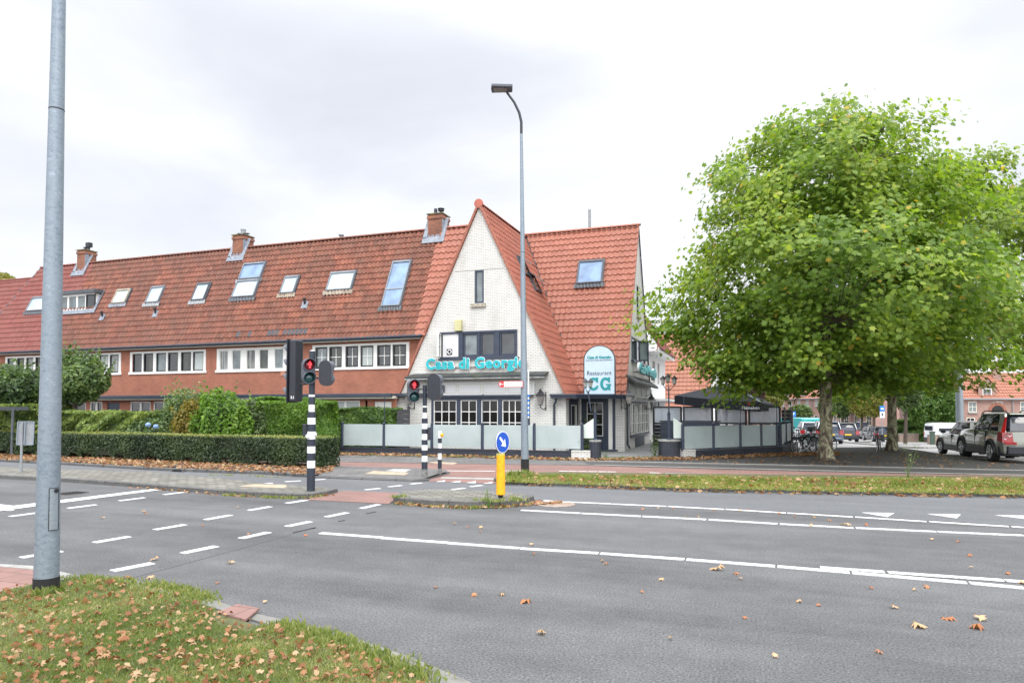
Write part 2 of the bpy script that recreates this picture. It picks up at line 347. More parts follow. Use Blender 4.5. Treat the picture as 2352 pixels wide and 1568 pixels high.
M['teal_dark']=paint('teal_dark',(.008,.27,.29),.45,var=.04)
M['sign_face']=paint('sign_face',(.50,.63,.74),.35,var=.05,dirt=(.40,.46,.50),damt=.3)
M['sign_blue']=paint('sign_blue',(.010,.085,.48),.4,var=.04)
M['sign_blue_light']=paint('sign_blue_light',(.015,.20,.66),.4,var=.04)
M['sign_white']=paint('sign_white',(.82,.83,.84),.4,var=.02)
M['sign_red']=paint('sign_red',(.62,.02,.03),.4,var=.05)
M['text_dark']=paint('text_dark',(.03,.035,.05),.5,var=.02)
M['yellow']=paint('yellow',(.86,.42,.006),.45,var=.05,scale=5,dirt=(.45,.17,.01),damt=.6,dscale=9)
M['yellow_light']=paint('yellow_light',(.55,.50,.12),.5,var=.1)
M['asphalt']=asphalt('asphalt',.100,fine=52.,big=.42,speck=.6)
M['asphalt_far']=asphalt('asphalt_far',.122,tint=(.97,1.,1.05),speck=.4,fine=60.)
M['asphalt_plaza']=asphalt('asphalt_plaza',.070,tint=(1,.99,.96),big=.25,speck=.4)
M['street_concrete']=asphalt('street_concrete',.24,tint=(1.,.98,.95),big=.15,speck=.2)
M['marking']=paint('marking',(.66,.67,.67),.6,var=.12,scale=20,dirt=(.16,.16,.165),damt=.85,dscale=22)
M['kerb_dull']=paint('kerb_dull',(.19,.185,.17),.9,var=.25,scale=8,bump=.3,dirt=(.09,.09,.07),damt=.8,dscale=4)
M['concrete']=paint('concrete',(.30,.295,.28),.85,var=.2,scale=7,bump=.3,dirt=(.14,.135,.12),damt=.6,dscale=3)
M['kerb']=brick('kerb',(.115,.115,.115),(.095,.096,.098),(.03,.03,.03),bw=1.0,bh=5.,mw=.012,big=.3,bump=.3,stain=(.20,.19,.16),samt=.5)
M['kerb_light']=brick('kerb_light',(.36,.355,.34),(.30,.30,.285),(.12,.12,.11),bw=1.0,bh=5.,mw=.012,big=.2,bump=.2,stain=(.16,.15,.13),samt=.4)
M['paver_grey']=brick('paver_grey',(.155,.15,.145),(.125,.122,.12),(.05,.05,.045),bw=.30,bh=.30,mw=.008,big=.3,bump=.4,stain=(.08,.075,.065),samt=.6)
M['paver_red']=brick('paver_red',(.255,.145,.125),(.225,.125,.105),(.12,.075,.065),bw=.30,bh=.30,mw=.008,big=.2,bump=.3,stain=(.22,.14,.12),samt=.4)
M['paver_red_small']=brick('paver_red_small',(.25,.14,.12),(.22,.122,.103),(.12,.075,.065),bw=.21,bh=.105,mw=.007,big=.2,bump=.3,stain=(.22,.15,.13),samt=.4)
M['paver_old']=brick('paver_old',(.23,.22,.195),(.145,.137,.12),(.05,.055,.035),bw=.30,bh=.15,mw=.014,big=.35,bump=.8,stain=(.10,.10,.06),samt=.75)
M['paver_tan']=brick('paver_tan',(.42,.33,.23),(.38,.31,.23),(.2,.17,.12),bw=.30,bh=.30,mw=.008,big=.15)
M['paver_pale']=brick('paver_pale',(.40,.40,.38),(.35,.35,.33),(.2,.2,.19),bw=.30,bh=.30,mw=.008,big=.15)
M['soil']=paint('soil',(.075,.052,.036),.95,var=.4,scale=12,bump=.6)
M['soil_grass']=paint('soil_grass',(.085,.095,.035),.95,var=.45,scale=9,bump=.6,dirt=(.12,.085,.045),damt=.7,dscale=4)
M['terrace']=brick('terrace',(.20,.20,.20),(.17,.17,.17),(.08,.09,.07),bw=.5,bh=.5,mw=.01,big=.25)
M['window']=glassmat('window',(.020,.026,.030),spec=.9)
M['window_pale']=glassmat('window_pale',(.13,.16,.17),spec=.9,var=.35)
M['window_dark']=glassmat('window_dark',(.008,.007,.007),spec=.35,var=.3)
M['skylight_glass']=glassmat('skylight_glass',(.16,.25,.40),rough=.05,spec=.6,var=.25)
M['skylight_milky']=glassmat('skylight_milky',(.40,.47,.52),rough=.12,spec=.5,var=.12)
M['blind']=paint('blind',(.44,.48,.47),.6,var=.08)
M['car_glass']=glassmat('car_glass',(.012,.018,.028),rough=.05,spec=.35,var=.4)
M['rear_glass']=paint('rear_glass',(.02,.028,.05),.25,var=.3,spec=.25)
M['rim']=paint('rim',(.55,.56,.58),.3,metal=.8,var=.1)
M['red_lamp']=paint('red_lamp',(.32,.010,.013),.18,var=.15,coat=.6)
M['plate_yellow']=paint('plate_yellow',(.75,.50,.02),.4,var=.03)
M['bark']=None
def frosted():
    m,t,b=newmat('frosted_glass'); L=t.links.new
    tc=N(t,'ShaderNodeTexCoord'); n=N(t,'ShaderNodeTexNoise',i_Scale=.9,i_Detail=5.,i_Roughness=.6); L(tc.outputs['Object'],n.inputs['Vector'])
    rp=ramp(t,[(.35,(.52,.585,.575)),(.65,(.66,.715,.725))]); L(n.outputs[0],rp.inputs[0]); L(rp.outputs[0],b.inputs['Base Color'])
    b.inputs['Roughness'].default_value=.22; b.inputs['Specular IOR Level'].default_value=.6
    tr=N(t,'ShaderNodeBsdfTranslucent'); tr.inputs[0].default_value=(.6,.72,.72,1)
    tp=N(t,'ShaderNodeBsdfTransparent'); tp.inputs[0].default_value=(.75,.85,.85,1)
    m1=N(t,'ShaderNodeMixShader',i_0=.35); L(b.outputs[0],m1.inputs[1]); L(tr.outputs[0],m1.inputs[2])
    m2=N(t,'ShaderNodeMixShader',i_0=.08); L(m1.outputs[0],m2.inputs[1]); L(tp.outputs[0],m2.inputs[2])
    L(m2.outputs[0],t.nodes['Material Output'].inputs[0]); return m
M['frosted']=frosted()
def clearish():
    m,t,b=newmat('sheen_glass'); L=t.links.new
    tc=N(t,'ShaderNodeTexCoord'); mp=N(t,'ShaderNodeMapping'); mp.inputs['Scale'].default_value=(3,3,.6); L(tc.outputs['Object'],mp.inputs[0])
    n=N(t,'ShaderNodeTexNoise',i_Scale=1.2,i_Detail=7.,i_Roughness=.65); L(mp.outputs[0],n.inputs['Vector'])
    b.inputs['Base Color'].default_value=(.62,.68,.78,1); b.inputs['Roughness'].default_value=.15; b.inputs['Specular IOR Level'].default_value=.8  # whitish blue base colour stands in for sky reflected in the glass
    tp=N(t,'ShaderNodeBsdfTransparent'); mr=N(t,'ShaderNodeMapRange',i_1=.3,i_2=.7,i_3=.45,i_4=.12); L(n.outputs[0],mr.inputs[0])
    mx=N(t,'ShaderNodeMixShader'); L(mr.outputs[0],mx.inputs[0]); L(b.outputs[0],mx.inputs[1]); L(tp.outputs[0],mx.inputs[2])
    L(mx.outputs[0],t.nodes['Material Output'].inputs[0]); return m
M['streaky']=clearish()
def lit(name,col,e):
    m,t,b=newmat(name); b.inputs['Base Color'].default_value=hexc(col); b.inputs['Emission Color'].default_value=hexc(col); b.inputs['Emission Strength'].default_value=e; return m
M['lit_red']=lit('lit_red',(1.,.05,.07),.2)
def barkm():
    m,t,b=newmat('bark'); L=t.links.new; b.inputs['Roughness'].default_value=.9
    tc=N(t,'ShaderNodeTexCoord'); mp=N(t,'ShaderNodeMapping'); mp.inputs['Scale'].default_value=(1,1,.55); L(tc.outputs['Object'],mp.inputs[0])
    n=N(t,'ShaderNodeTexNoise',i_Scale=5.0,i_Detail=3.,i_Roughness=.5,i_Distortion=.6); L(mp.outputs[0],n.inputs['Vector'])
    rp=ramp(t,[(.0,(.10,.075,.055)),(.43,(.16,.125,.09)),(.475,(.23,.21,.14)),(.525,(.33,.32,.20)),(.56,(.44,.44,.29)),(.60,(.20,.16,.115))],'CONSTANT'); L(n.outputs[0],rp.inputs[0])
    n2=N(t,'ShaderNodeTexNoise',i_Scale=22.,i_Detail=6.); L(mp.outputs[0],n2.inputs['Vector']); mr=N(t,'ShaderNodeMapRange',i_1=.3,i_2=.7,i_3=.7,i_4=1.15); L(n2.outputs[0],mr.inputs[0])
    sc=N(t,'ShaderNodeVectorMath',operation='SCALE'); L(rp.outputs[0],sc.inputs[0]); L(mr.outputs[0],sc.inputs['Scale']); L(sc.outputs[0],b.inputs['Base Color'])
    ad=N(t,'ShaderNodeMath',operation='ADD'); L(n.outputs[0],ad.inputs[0]); L(n2.outputs[0],ad.inputs[1])
    bp=N(t,'ShaderNodeBump',i_Strength=.8,i_Distance=.03); L(ad.outputs[0],bp.inputs['Height']); L(bp.outputs[0],b.inputs['Normal']); return m
M['bark']=barkm()
M['bark_dark']=paint('bark_dark',(.07,.055,.042),.9,var=.4,scale=12,bump=.5)
M['leaf_plane']=leafmat('leaf_plane',[(.10,.175,.026),(.155,.25,.036),(.245,.335,.05),(.37,.43,.07),(.50,.34,.04)],.47)
M['leaf_plane_b']=leafmat('leaf_plane_b',[(.10,.17,.03),(.155,.235,.04),(.23,.31,.052),(.33,.39,.065),(.48,.33,.04)],.46)
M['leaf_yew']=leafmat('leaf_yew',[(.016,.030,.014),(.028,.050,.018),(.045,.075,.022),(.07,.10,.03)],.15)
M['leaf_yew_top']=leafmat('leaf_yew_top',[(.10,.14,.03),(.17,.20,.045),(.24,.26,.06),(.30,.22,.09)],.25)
M['leaf_thuja']=leafmat('leaf_thuja',[(.06,.13,.02),(.11,.21,.028),(.17,.30,.04),(.25,.38,.06)],.38)
M['leaf_ivy']=leafmat('leaf_ivy',[(.05,.10,.022),(.09,.17,.03),(.14,.23,.042)],.25)
M['leaf_mixed']=leafmat('leaf_mixed',[(.06,.10,.025),(.12,.18,.04),(.21,.27,.055),(.31,.36,.08)],.3)
M['leaf_grey']=leafmat('leaf_grey',[(.06,.11,.045),(.10,.16,.06),(.15,.22,.08),(.21,.28,.11)],.3)
M['leaf_gold']=leafmat('leaf_gold',[(.16,.13,.02),(.25,.19,.03),(.17,.19,.035)],.3)
M['leaf_lime']=leafmat('leaf_lime',[(.030,.062,.024),(.055,.10,.035),(.09,.15,.048),(.15,.22,.065),(.21,.29,.09)],.3)
M['leaf_purple']=leafmat('leaf_purple',[(.05,.022,.035),(.09,.04,.055),(.13,.07,.08)],.2)
M['leaf_yellowish']=leafmat('leaf_yellowish',[(.13,.15,.04),(.22,.22,.05),(.34,.30,.07)],.3)
M['leaf_bg']=leafmat('leaf_bg',[(.05,.09,.03),(.09,.14,.045),(.14,.19,.06)],.3)
M['leaf_dead']=leafmat('leaf_dead',[(.16,.06,.025),(.28,.12,.05),(.36,.20,.10),(.46,.32,.19),(.20,.075,.03)],.2,rough=.7)
M['grass']=leafmat('grass',[(.10,.145,.035),(.155,.205,.055),(.23,.265,.08),(.37,.35,.17),(.48,.42,.26)],.35)
M['grass_dry']=leafmat('grass_dry',[(.13,.17,.03),(.20,.24,.05),(.30,.31,.09),(.42,.37,.17)],.35)
M['hydrangea']=paint('hydrangea',(.30,.42,.85),.7,var=.2,scale=40)

def curtainmat(name,c1,c2,sc):
    m,t,b=newmat(name); L=t.links.new; tc=N(t,'ShaderNodeTexCoord'); mp=N(t,'ShaderNodeMapping'); mp.inputs['Scale'].default_value=(sc,sc,.3); L(tc.outputs['Object'],mp.inputs[0])
    n=N(t,'ShaderNodeTexNoise',i_Scale=3.,i_Detail=3.); L(mp.outputs[0],n.inputs['Vector']); rp=ramp(t,[(.4,c1),(.6,c2)]); L(n.outputs[0],rp.inputs[0]); L(rp.outputs[0],b.inputs['Base Color']); b.inputs['Roughness'].default_value=.05; b.inputs['Specular IOR Level'].default_value=.8; return m
M['win_curtain']=curtainmat('win_curtain',(.04,.045,.045),(.26,.27,.25),2.2)
M['win_lace']=curtainmat('win_lace',(.12,.13,.13),(.34,.35,.34),5.)
M['win_dark']=curtainmat('win_dark',(.008,.011,.011),(.05,.055,.045),.6)  # near-black pane tone with faint green mottling
# ------------------------------------------------------------ zoom-window coordinates -> frame pixels
def ZC(ox,oy,s):
    return lambda x,y: ((ox+x/s)/1.40306,(oy+y/s)/1.40306)
z3=ZC(0,1550,2.138); zA=ZC(1000,1400,2.613); zB=ZC(1800,1400,2.613); zC=ZC(2500,1400,2.614); zD=ZC(650,1050,2.614); zE=ZC(0,1100,3.136)
zF=ZC(1700,1050,2.852); zG=ZC(1250,1050,2.851); zH=ZC(2050,1150,3.485); zI=ZC(650,700,2.851); zJ=ZC(0,750,2.851); zK=ZC(1250,600,3.136); zL=ZC(1700,700,3.484)
def g2(p,z=0.): q=G(p[0],p[1],z); return (q.x,q.y)
def struct(o): o['kind']='structure'; return o
def sheet(name,pts,z,mat):
    m=MB(); m.prism([g2(p) if len(p)==2 else p[:2] for p in pts],z-.02,z); return struct(m.build(name,mat))
# ------------------------------------------------------------ ground, roads, kerbs
def gridsheet(name,z,mat,r=450):
    m=MB(); m.quad((-r,-r,z),(r,-r,z),(r,r,z),(-r,r,z)); return struct(m.build(name,mat))
def zg(x,y):
    """the side street runs gently downhill away from the crossing"""
    return -min(1.75,.030*max(0.,y-33.5+6*min(1.,max(0.,(x-6.5)/2.5))))*min(1.,max(0.,(x+3.5)/3.))
def drape(name,poly,dz,mat):
    bm=bmesh.new(); bm.faces.new([bm.verts.new((p[0],p[1],0)) for p in poly])
    for Y in [27.5,30.,33.5]+list(range(36,96,6)): bmesh.ops.bisect_plane(bm,geom=bm.verts[:]+bm.edges[:]+bm.faces[:],plane_co=(0,Y,0),plane_no=(0,1,0))
    for X in (-3.5,-2.5,-1.5,-.5,6.5,7.8,9.): bmesh.ops.bisect_plane(bm,geom=bm.verts[:]+bm.edges[:]+bm.faces[:],plane_co=(X,0,0),plane_no=(1,0,0))
    for v in bm.verts: v.co.z=zg(v.co.x,v.co.y)+dz
    bmesh.ops.recalc_face_normals(bm,faces=bm.faces)
    me=bpy.data.meshes.new(name); bm.to_mesh(me); bm.free(); me.materials.append(mat); box_uv(me); o=bpy.data.objects.new(name,me); COL.objects.link(o); return struct(o)
drape('ground',[(-450,-450),(450,-450),(450,450),(-450,450)],-.012,M['asphalt_plaza'])
far=[(-40,-30),(60,-30),(60,14),(-60,30),(-90,30),(-90,-30)]
# main road: one asphalt sheet up to the far kerbs
A_l=[G(-900,1035),G(0,1060),G(136,1067),G(341,1079.4),G(499,1086),G(600,1089),G(722,1097),G(822,1101.4),G(945,1106),G(985,1105.5),G(1138,1111),G(1174,1112.3),G(1354,1118.6),G(1555.6,1126.6),G(1782,1131.5),G(2352,1142),G(3300,1160)]
m=MB(); m.prism([(p.x,p.y) for p in A_l]+[(40,-30),(-60,-30)],-.03,0.0); struct(m.build('road',M['asphalt']))
# lighter carriageway on the far side of the islands
fc=[(-900,1035),(0,1060),(136,1067),(341,1079.4),(499,1086),(600,1089),(722,1097),(822,1101.4),(945,1106),(985,1105.5),(1138,1111),(1174,1112.3),(1354,1118.6),(1555.6,1126.6),(1782,1131.5),(2352,1142),(3000,1154)]
fb=[(3000,1252),(2352,1208),(1961,1183),(1623,1164.5),(1404,1155),(1249,1147.5),(1100,1140),(925,1136),(745,1128),(499,1110),(136,1090),(0,1086),(-900,1060)]
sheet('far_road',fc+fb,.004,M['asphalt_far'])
# side street and its pale parking bays
_q=lambda x,y: tuple(G(x,y)[:2])
drape('side_street',[_q(1860,1024),_q(1925,1028),_q(2050,1027),_q(2110,1034.5),_q(2160,1042),_q(2230,1050),_q(2352,1062),_q(2600,1084),(60,34),(60,150),(-1,150),(-2,60),(0,44)],-.004,M['street_concrete'])
drape('side_pavement',[(17,58),(60,52),(60,62),(22,66),(14,90),(12,90)],.006,M['paver_pale'])
def kerbline(name,pts,w,h,mat,inner=1,z0=-.02):
    """raised kerb along the polyline, w wide to the far side (inner=1) of its base line"""
    P=[Vector((*g2(p),0)) for p in pts]; m=MB(); n=len(P); off=[]
    for i in range(n):
        d=(P[min(i+1,n-1)]-P[max(i-1,0)]).normalized(); off.append(Vector((-d.y,d.x,0))*w*inner)
    for i in range(n-1):
        a,b,c,d=P[i],P[i+1],P[i+1]+off[i+1],P[i]+off[i]; s=off[i]*.12; s2=off[i+1]*.12
        Z=Vector((0,0,1))
        m.add([a+Z*z0,b+Z*z0,b+Z*(h-.02),a+Z*(h-.02),b+s2+Z*h,a+s+Z*h,c+Z*h,d+Z*h,c+Z*z0,d+Z*z0],[(0,1,2,3),(3,2,4,5),(5,4,6,7),(7,6,8,9)])
    # uv along the run so that the joints fall every metre
    o=m.build(name,mat); uv=o.data.uv_layers[0].data; L=0; k=0
    for i in range(n-1):
        l=(P[i+1]-P[i]).length
        for f in range(4):
            for j,u in enumerate([L,L+l,L+l,L]):
                uv[k].uv=(u,.4+.1*f); k+=1
        L+=l
    return struct(o)
kerbline('kerb',fc[:7],.16,.09,M['kerb'])
kerbline('kerb',[(722,1097),(822,1101.4),(945,1106),(985,1103),(1012,1094),(1033,1088)],.14,.05,M['kerb'])
kv=[(1134,1106),(1150,1109.5),(1174,1112.3),(1354,1118.6),(1555.6,1126.6),(1782,1131.5),(2352,1142),(3000,1154)]
kerbline('kerb',kv,.16,.10,M['kerb'])
# planting bed of the hedge
sheet('planting_bed',[(-900,1028),(0,1054.5),(136,1061),(341,1073.5),(499,1080),(600,1083),(722,1092),(765,1082),(768,1068),(740,1060),(500,1051),(0,1030),(-900,1010)],.07,M['soil'])
# grass strip with red cycle path behind it
gs_near=[(1140,1105),(1174,1106.5),(1354,1112.6),(1555.6,1120.5),(1782,1125.3),(2352,1136),(3000,1148)]
gs_far=[(3000,1108),(2352,1100.5),(1924,1098),(1555.6,1094),(1283,1090),(1200,1091.5),(1160,1095),(1138,1100)]
sheet('verge_soil',gs_near+gs_far,.085,M['soil_grass'])
sheet('pavement',[(742,1072),(985,1079),(1021,1082),(1033,1087),(1010,1095),(985,1102.5),(944,1105),(822,1100.5),(722,1096),(716,1085)],.05,M['paver_grey'])
cp=[(761,1061),(985.5,1064.6),(1354.3,1069.5),(1555.6,1075.5),(1924,1085),(2352,1093),(3000,1104)]
sheet('cycle_path',cp+[(3000,1112),(2352,1102),(1924,1099.5),(1555.6,1096),(1200,1094),(1140,1101),(1138,1111),(985,1105.5),(990,1095),(1012,1085),(985,1079),(742,1075)],.012,M['paver_red_small'])
sheet('cycle_path_slabs',[zB(495,276),zB(1000,287),zB(2352,322),(2352,1093),(3000,1104),(3000,1110),(2352,1100),(1924,1097.5),(1555.6,1094),zB(420,345)],.017,M['paver_red'])
sheet('walking_strip',[(768,1060.5),(778,1041),(1283,1053),(1600,1050),(1700,1066),(2352,1079),(3000,1090),(3000,1103.5),(2352,1092.3),(1924,1084.3),(1555.6,1074.8),(1354,1068.7),(985,1063.8)],.010,M['paver_grey'])
sheet('asphalt_path',[(1340,1061),(1500,1065),(1924,1074),(2352,1083),(3000,1094),(3000,1102),(2352,1091),(1924,1083),(1555.6,1073.5),(1354,1067)],.016,M['asphalt_plaza'])
sheet('plaza',[(1380,1056),(1600,1052),(1800,1041),(1925,1028),(2050,1026),(2110,1034),(2160,1042),(2220,1050.5),(2352,1064),(3000,1085),(3000,1092),(2352,1081),(1924,1072),(1500,1063.5)],.014,M['asphalt_plaza'])
def strip(name,pts,w,z,mat,kind=True):
    P=[Vector((*g2(p),0)) for p in pts]; m=MB(); n=len(P)
    for i in range(n-1):
        d=(P[i+1]-P[i]).normalized(); o=Vector((-d.y,d.x,0))*w/2
        m.prism([tuple((P[i]-o)[:2]),tuple((P[i+1]-o)[:2]),tuple((P[i+1]+o)[:2]),tuple((P[i]+o)[:2])],z-.01,z+.001*(i%2))
    o=m.build(name,mat); return struct(o)
strip('kerb_band',[zB(230,226),zB(1000,242),zB(1700,256),zB(2352,270),(2352,1081.5),(3000,1092)],.18,.030,M['kerb_light'])
strip('kerb_band',[zB(300,262),zB(1000,280),zB(2352,313),(2352,1092.6),(3000,1103.8)],.13,.034,M['kerb_light'])
# paved median with its kerb, and the traffic island
md_n=[(-900,1062),(0,1098.7),(136,1105.5),(250,1113.5),(341,1120.8),(499,1134),(600,1140),(668,1143.5),(706,1143.5),(750,1137.5),(776,1131)]
md_f=[(740,1126.5),(654,1120),(600,1117),(499,1103.5),(463,1101),(341,1090),(136,1083),(0,1078.5),(-900,1050)]
sheet('median',md_n+md_f,.085,M['paver_old'])
kerbline('kerb',md_n,.15,.095,M['kerb'])
sheet('median_crossing',[(735,1136.5),(790,1127.3),(939,1132.7),(915,1142),(893,1157.3),(705,1147.7)],.008,M['paver_red_small'])
is_f=[(903,1151),(911,1155.5),(985.5,1162),(1067.6,1165.5),(1149.5,1164.5),(1204,1159),(1227,1152)]
is_b=[(1222,1147.5),(1149,1141.5),(1062,1136.5),(985.5,1134.5),(928,1138.5)]
sheet('island',is_f+is_b,.11,M['paver_old'])
kerbline('kerb',is_f+[(1226,1148)],.15,.12,M['kerb'])
# near corner: grass verge, flush kerb, red slabs
vg=[(-700,1500),(-500,1420),(-150,1372),(0,1352),(75,1336),(165,1326),(250,1334),(330,1346),(400,1361),(470,1385),(560,1420),(640,1442),(740,1467),(830,1502),(900,1532),(985,1570),(1090,1620),(1500,1900),(1200,3300),(-2500,3300)]
VGW=[g2(p,.05) for p in vg]
m=MB(); m.prism(VGW,-.02,.028); struct(m.build('verge',M['soil_grass']))
sheet('kerb_flush',[(120,1332),(165,1321),(250,1329),(340,1341),(410,1353),(480,1377),(575,1409),(660,1428),(765,1455),(860,1484),(950,1515),(1075,1568),(1180,1618),(1620,1900),(1400,1900),(985,1590),(740,1475),(470,1392),(250,1345)],.016,M['kerb_dull'])
sheet('red_slabs',[(-700,1305),(-200,1302),(0,1300),(60,1303),(85,1310),(120,1335),(75,1345),(0,1362),(-200,1390),(-700,1450)],.012,M['paver_red'])
sheet('red_slab_edge',[(-200,1296),(-60,1296),(30,1299),(75,1302),(165,1321),(120,1333),(75,1310),(0,1303),(-200,1303)],.018,M['concrete'])
sheet('red_tile',[(500,1416),(545,1397),(596,1407),(564,1434)],.046,M['paver_red'])
# pale tactile slabs
sheet('tactile_slabs',[zD(310,1382),zD(440,1362),zD(720,1372),zD(700,1396)],.091,M['paver_tan'])
sheet('tactile_slabs',[zA(460,344),zA(530,320),zA(832,337),zA(800,357)],.057,M['paver_tan'])
sheet('tactile_slabs',[zA(632,320),zA(700,303),zA(850,307),zA(800,333)],.058,M['paver_pale'])
sheet('tactile_slabs',[zA(990,240),zA(1050,232),zA(1240,243),zA(1200,256)],.022,M['paver_tan'])
# ------------------------------------------------------------ markings
MZ=.009
def mark(pts,w=.12,name='road_marking',z=MZ,mat=None,taper=None):
    a,b=Vector((*g2(pts[0]),0)),Vector((*g2(pts[1]),0)); d=(b-a).normalized(); o=Vector((-d.y,d.x,0))*w/2
    m=MB(); m.prism([tuple((a-o)[:2]),tuple((b-o)[:2]),tuple((b+o)[:2]),tuple((a+o)[:2])],z-.008,z); return struct(m.build(name,mat or M['marking']))
for a,b in [((258,1311.5),(350,1293.5)),((420,1270.5),(497,1254.5)),((553,1236.5),(617,1222.5)),((659,1209),(712,1198)),((750,1187),(797,1177.5)),((830,1167.5),(870,1158.5)),
            ((48,1281),(142,1266)),((217,1246),(297,1232.5)),((356,1216.5),(425,1205)),((472,1193.5),(530,1183)),((572,1172),(621,1163.5)),((659,1155.5),(704,1148.5)),
            ((23,1186),(100,1176)),((156.7,1167.2),(220,1159.2)),((274,1150),(331.7,1142.9)),((376.7,1135.8),(423,1130))]:
    mark((a,b),.13)
def mpoly(pts,name='road_marking',z=MZ,mat=None):
    m=MB(); m.prism([g2(p) for p in pts],z-.008,z); return struct(m.build(name,mat or M['marking']))
mpoly([(-300,1212),(0,1173.7),(366.7,1125.4),(347,1124),(0,1166),(-300,1200)],'stop_line',z=.013)
mpoly([(-300,1146),(0,1158.5),(58,1164.5),(45,1167),(0,1163.5),(-300,1151)])
mpoly([(-300,1158),(0,1168.5),(34,1171.5),(24,1173),(0,1171.5),(-300,1164)],z=.0112)
for a,b in [((462,467),(585,455)),((660,442),(768,430)),((845,418),(935,409)),((1197,465),(1300,452)),((1350,440),(1445,429)),((1060,488),(1140,480))]: mark((zA(*a),zA(*b)),.12,z=.013)
for a,b in [((455,1332),(600,1326)),((700,1313),(835,1306)),((945,1299),(1040,1292))]: mark((zD(*a),zD(*b)),.12,z=.013)
segA=[(zA(85,830),zA(607,868)),(zA(610,872),zA(1165,912)),(zA(1168,915),zA(1760,958)),(zA(1772,960),zB(335,1000)),(zB(352,1002),(1572,1284.5)),((1577,1285),(1780,1300.5)),((1786,1301),(1951,1315)),((1957,1315.5),(2220,1338.5)),((2227,1339),(2352,1350.5)),((2360,1351),(2700,1382))]
for a,b in segA: mark((a,b),.115)
for a,b in [((1884,1304),(2031,1314.5)),((2040,1315.5),(2304,1333.7)),((2309,1334.2),(2700,1360))]: mark((a,b),.11,z=.013)
segB=[(1197,1171.6),(1333,1178.6),(1336,1178.8),(1472,1185.7),(1476,1185.9),(1622,1193),(1628,1193.3),(1786,1203),(1791,1203.3),(1960,1212.2),(1966,1212.5),(2149,1220.9),(2154,1221.1),(2352,1229.8),(2357,1230),(2600,1240)]
for i in range(0,len(segB),2): mark((segB[i],segB[i+1]),.115)
segC=[zA(1965,557),zA(2100,566),zA(2115,566),zB(5,566),zB(25,567),zB(447,586),zB(455,587),zB(908,607),zB(920,607),zB(1395,632),zB(1408,631),zB(1915,663),zC(98,663),zC(650,697),zC(668,697),zC(1270,736),zC(1292,736),zC(1960,777),zC(1985,778),(2352,1212),(2358,1212),(2600,1226)]
for i in range(0,len(segC),2): mark((segC[i],segC[i+1]),.11,z=.013)
for tri in ([(725,660),(998,665),(940,697)],[(1280,672),(1558,677),(1525,708)],[(1850,683),(2200,688),(2130,716)]): mpoly([zC(*p) for p in tri],'give_way_tooth',z=.014)
for tri in ([(1060,402),(1135,389),(1133,402)],[(1187,405),(1265,393),(1262,407)],[(1317,410),(1395,397),(1393,414)],[(1458,417),(1535,403),(1530,414)]): mpoly([zA(*p) for p in tri],'give_way_tooth',z=.021)
for a,b in [((1110,308),(1555,312)),((1640,308),(1850,309))]: mark((zA(*a),zA(*b)),.10,z=.021)
for k in range(6): mark((zB(2+k*82,311+k*1.1),zB(76+k*82,312+k*1.1)),.10,z=.021)
for a,b in [((770,325),(852,331)),((1325,341),(1415,343)),((1912,352),(2005,353))]: mark((zB(*a),zB(*b)),.10,z=.026)
mpoly([zA(1110,362),zA(1565,372),zA(1565,384),zA(1095,374)],'kerb_band',z=.022,mat=M['kerb_light'])
mark((zC(1560/1.0,870),zC(1700,925)),.08) if False else None
# sealed joint across the crossing, with two dark tar dabs
crack=paint('joint',(.085,.085,.088),.8,var=.1); tar=paint('tar',(.012,.012,.013),.35,var=.2)
for a,b in [((850,682),(1260,572)),((1260,572),(1640,468)),((1640,468),(2030,358))]: mark((z3(*a),z3(*b)),.018,'road_joint',z=.004,mat=crack)
for a,b in [((2020,355),(2175,320))]: mark((z3(*a),z3(*b)),.035,'tar_seam',z=.006,mat=tar)
for a,b in [((470,666),(550,650)),((235,730),(290,722)),((0,792),(45,784))]: mark((zA(*a),zA(*b)),.035,'tar_seam',z=.006,mat=tar)
# drain covers
def drain(px,py,w,l,z,rot=0,label='',n=9):
    c=G(px,py); t=thing('drain_grate',label,'drain',(c.x,c.y,z),rot)
    m=MB(); m.box(-l/2,l/2,-w/2,w/2,-.02,.002); m.build('frame',M['black_paint'],t,world=False)
    m=MB()
    for k in range(n): x=-l/2+.04+(l-.08)*(k+.5)/n; m.box(x-.3*l/n,x+.3*l/n,-w/2+.03,w/2-.03,.0,.010)
    m.build('bars',M['zinc'],t,world=False)
drain(*zB(1063,338),.35,1.2,.022,R(-2),'rusty slotted drain grate in the red cycle path beside the grass strip',18)
c_=G(*z3(495,84)); t=thing('manhole_cover','round iron manhole cover in the road by the thick grey lamp post','manhole cover',(c_.x,c_.y,.002))
m=MB(); m.disc((0,0,-.01),(0,0,1),.33,.014,28); m.build('cover',paint('iron',(.10,.085,.08),.6,var=.3,scale=20),t,world=False)
m=MB()
for k in range(-4,5): m.box(-.27+abs(k)*.02,.27-abs(k)*.02,k*.06-.012,k*.06+.012,.003,.012)
m.build('ribs',M['black_paint'],t,world=False)
c_=G(*zA(2060,585)); t=thing('manhole_cover','round sand coloured manhole cover beside the tip of the traffic island','manhole cover',(c_.x,c_.y,.002))
m=MB(); m.disc((0,0,-.01),(0,0,1),.40,.016,28); m.build('cover',paint('iron_tan',(.27,.19,.14),.8,var=.4,scale=14),t,world=False)
m=MB(); m.torus((0,0,.006),(0,0,1),.36,.012,28,4); m.build('rim',M['concrete'],t,world=False)
m=MB(); p=G(606,1085.5); c_=G(410,1083); t=thing("kerb_drain",'square gully inlet set in the far kerb below the hedge','drain',(c_.x,c_.y,0),R(-3))
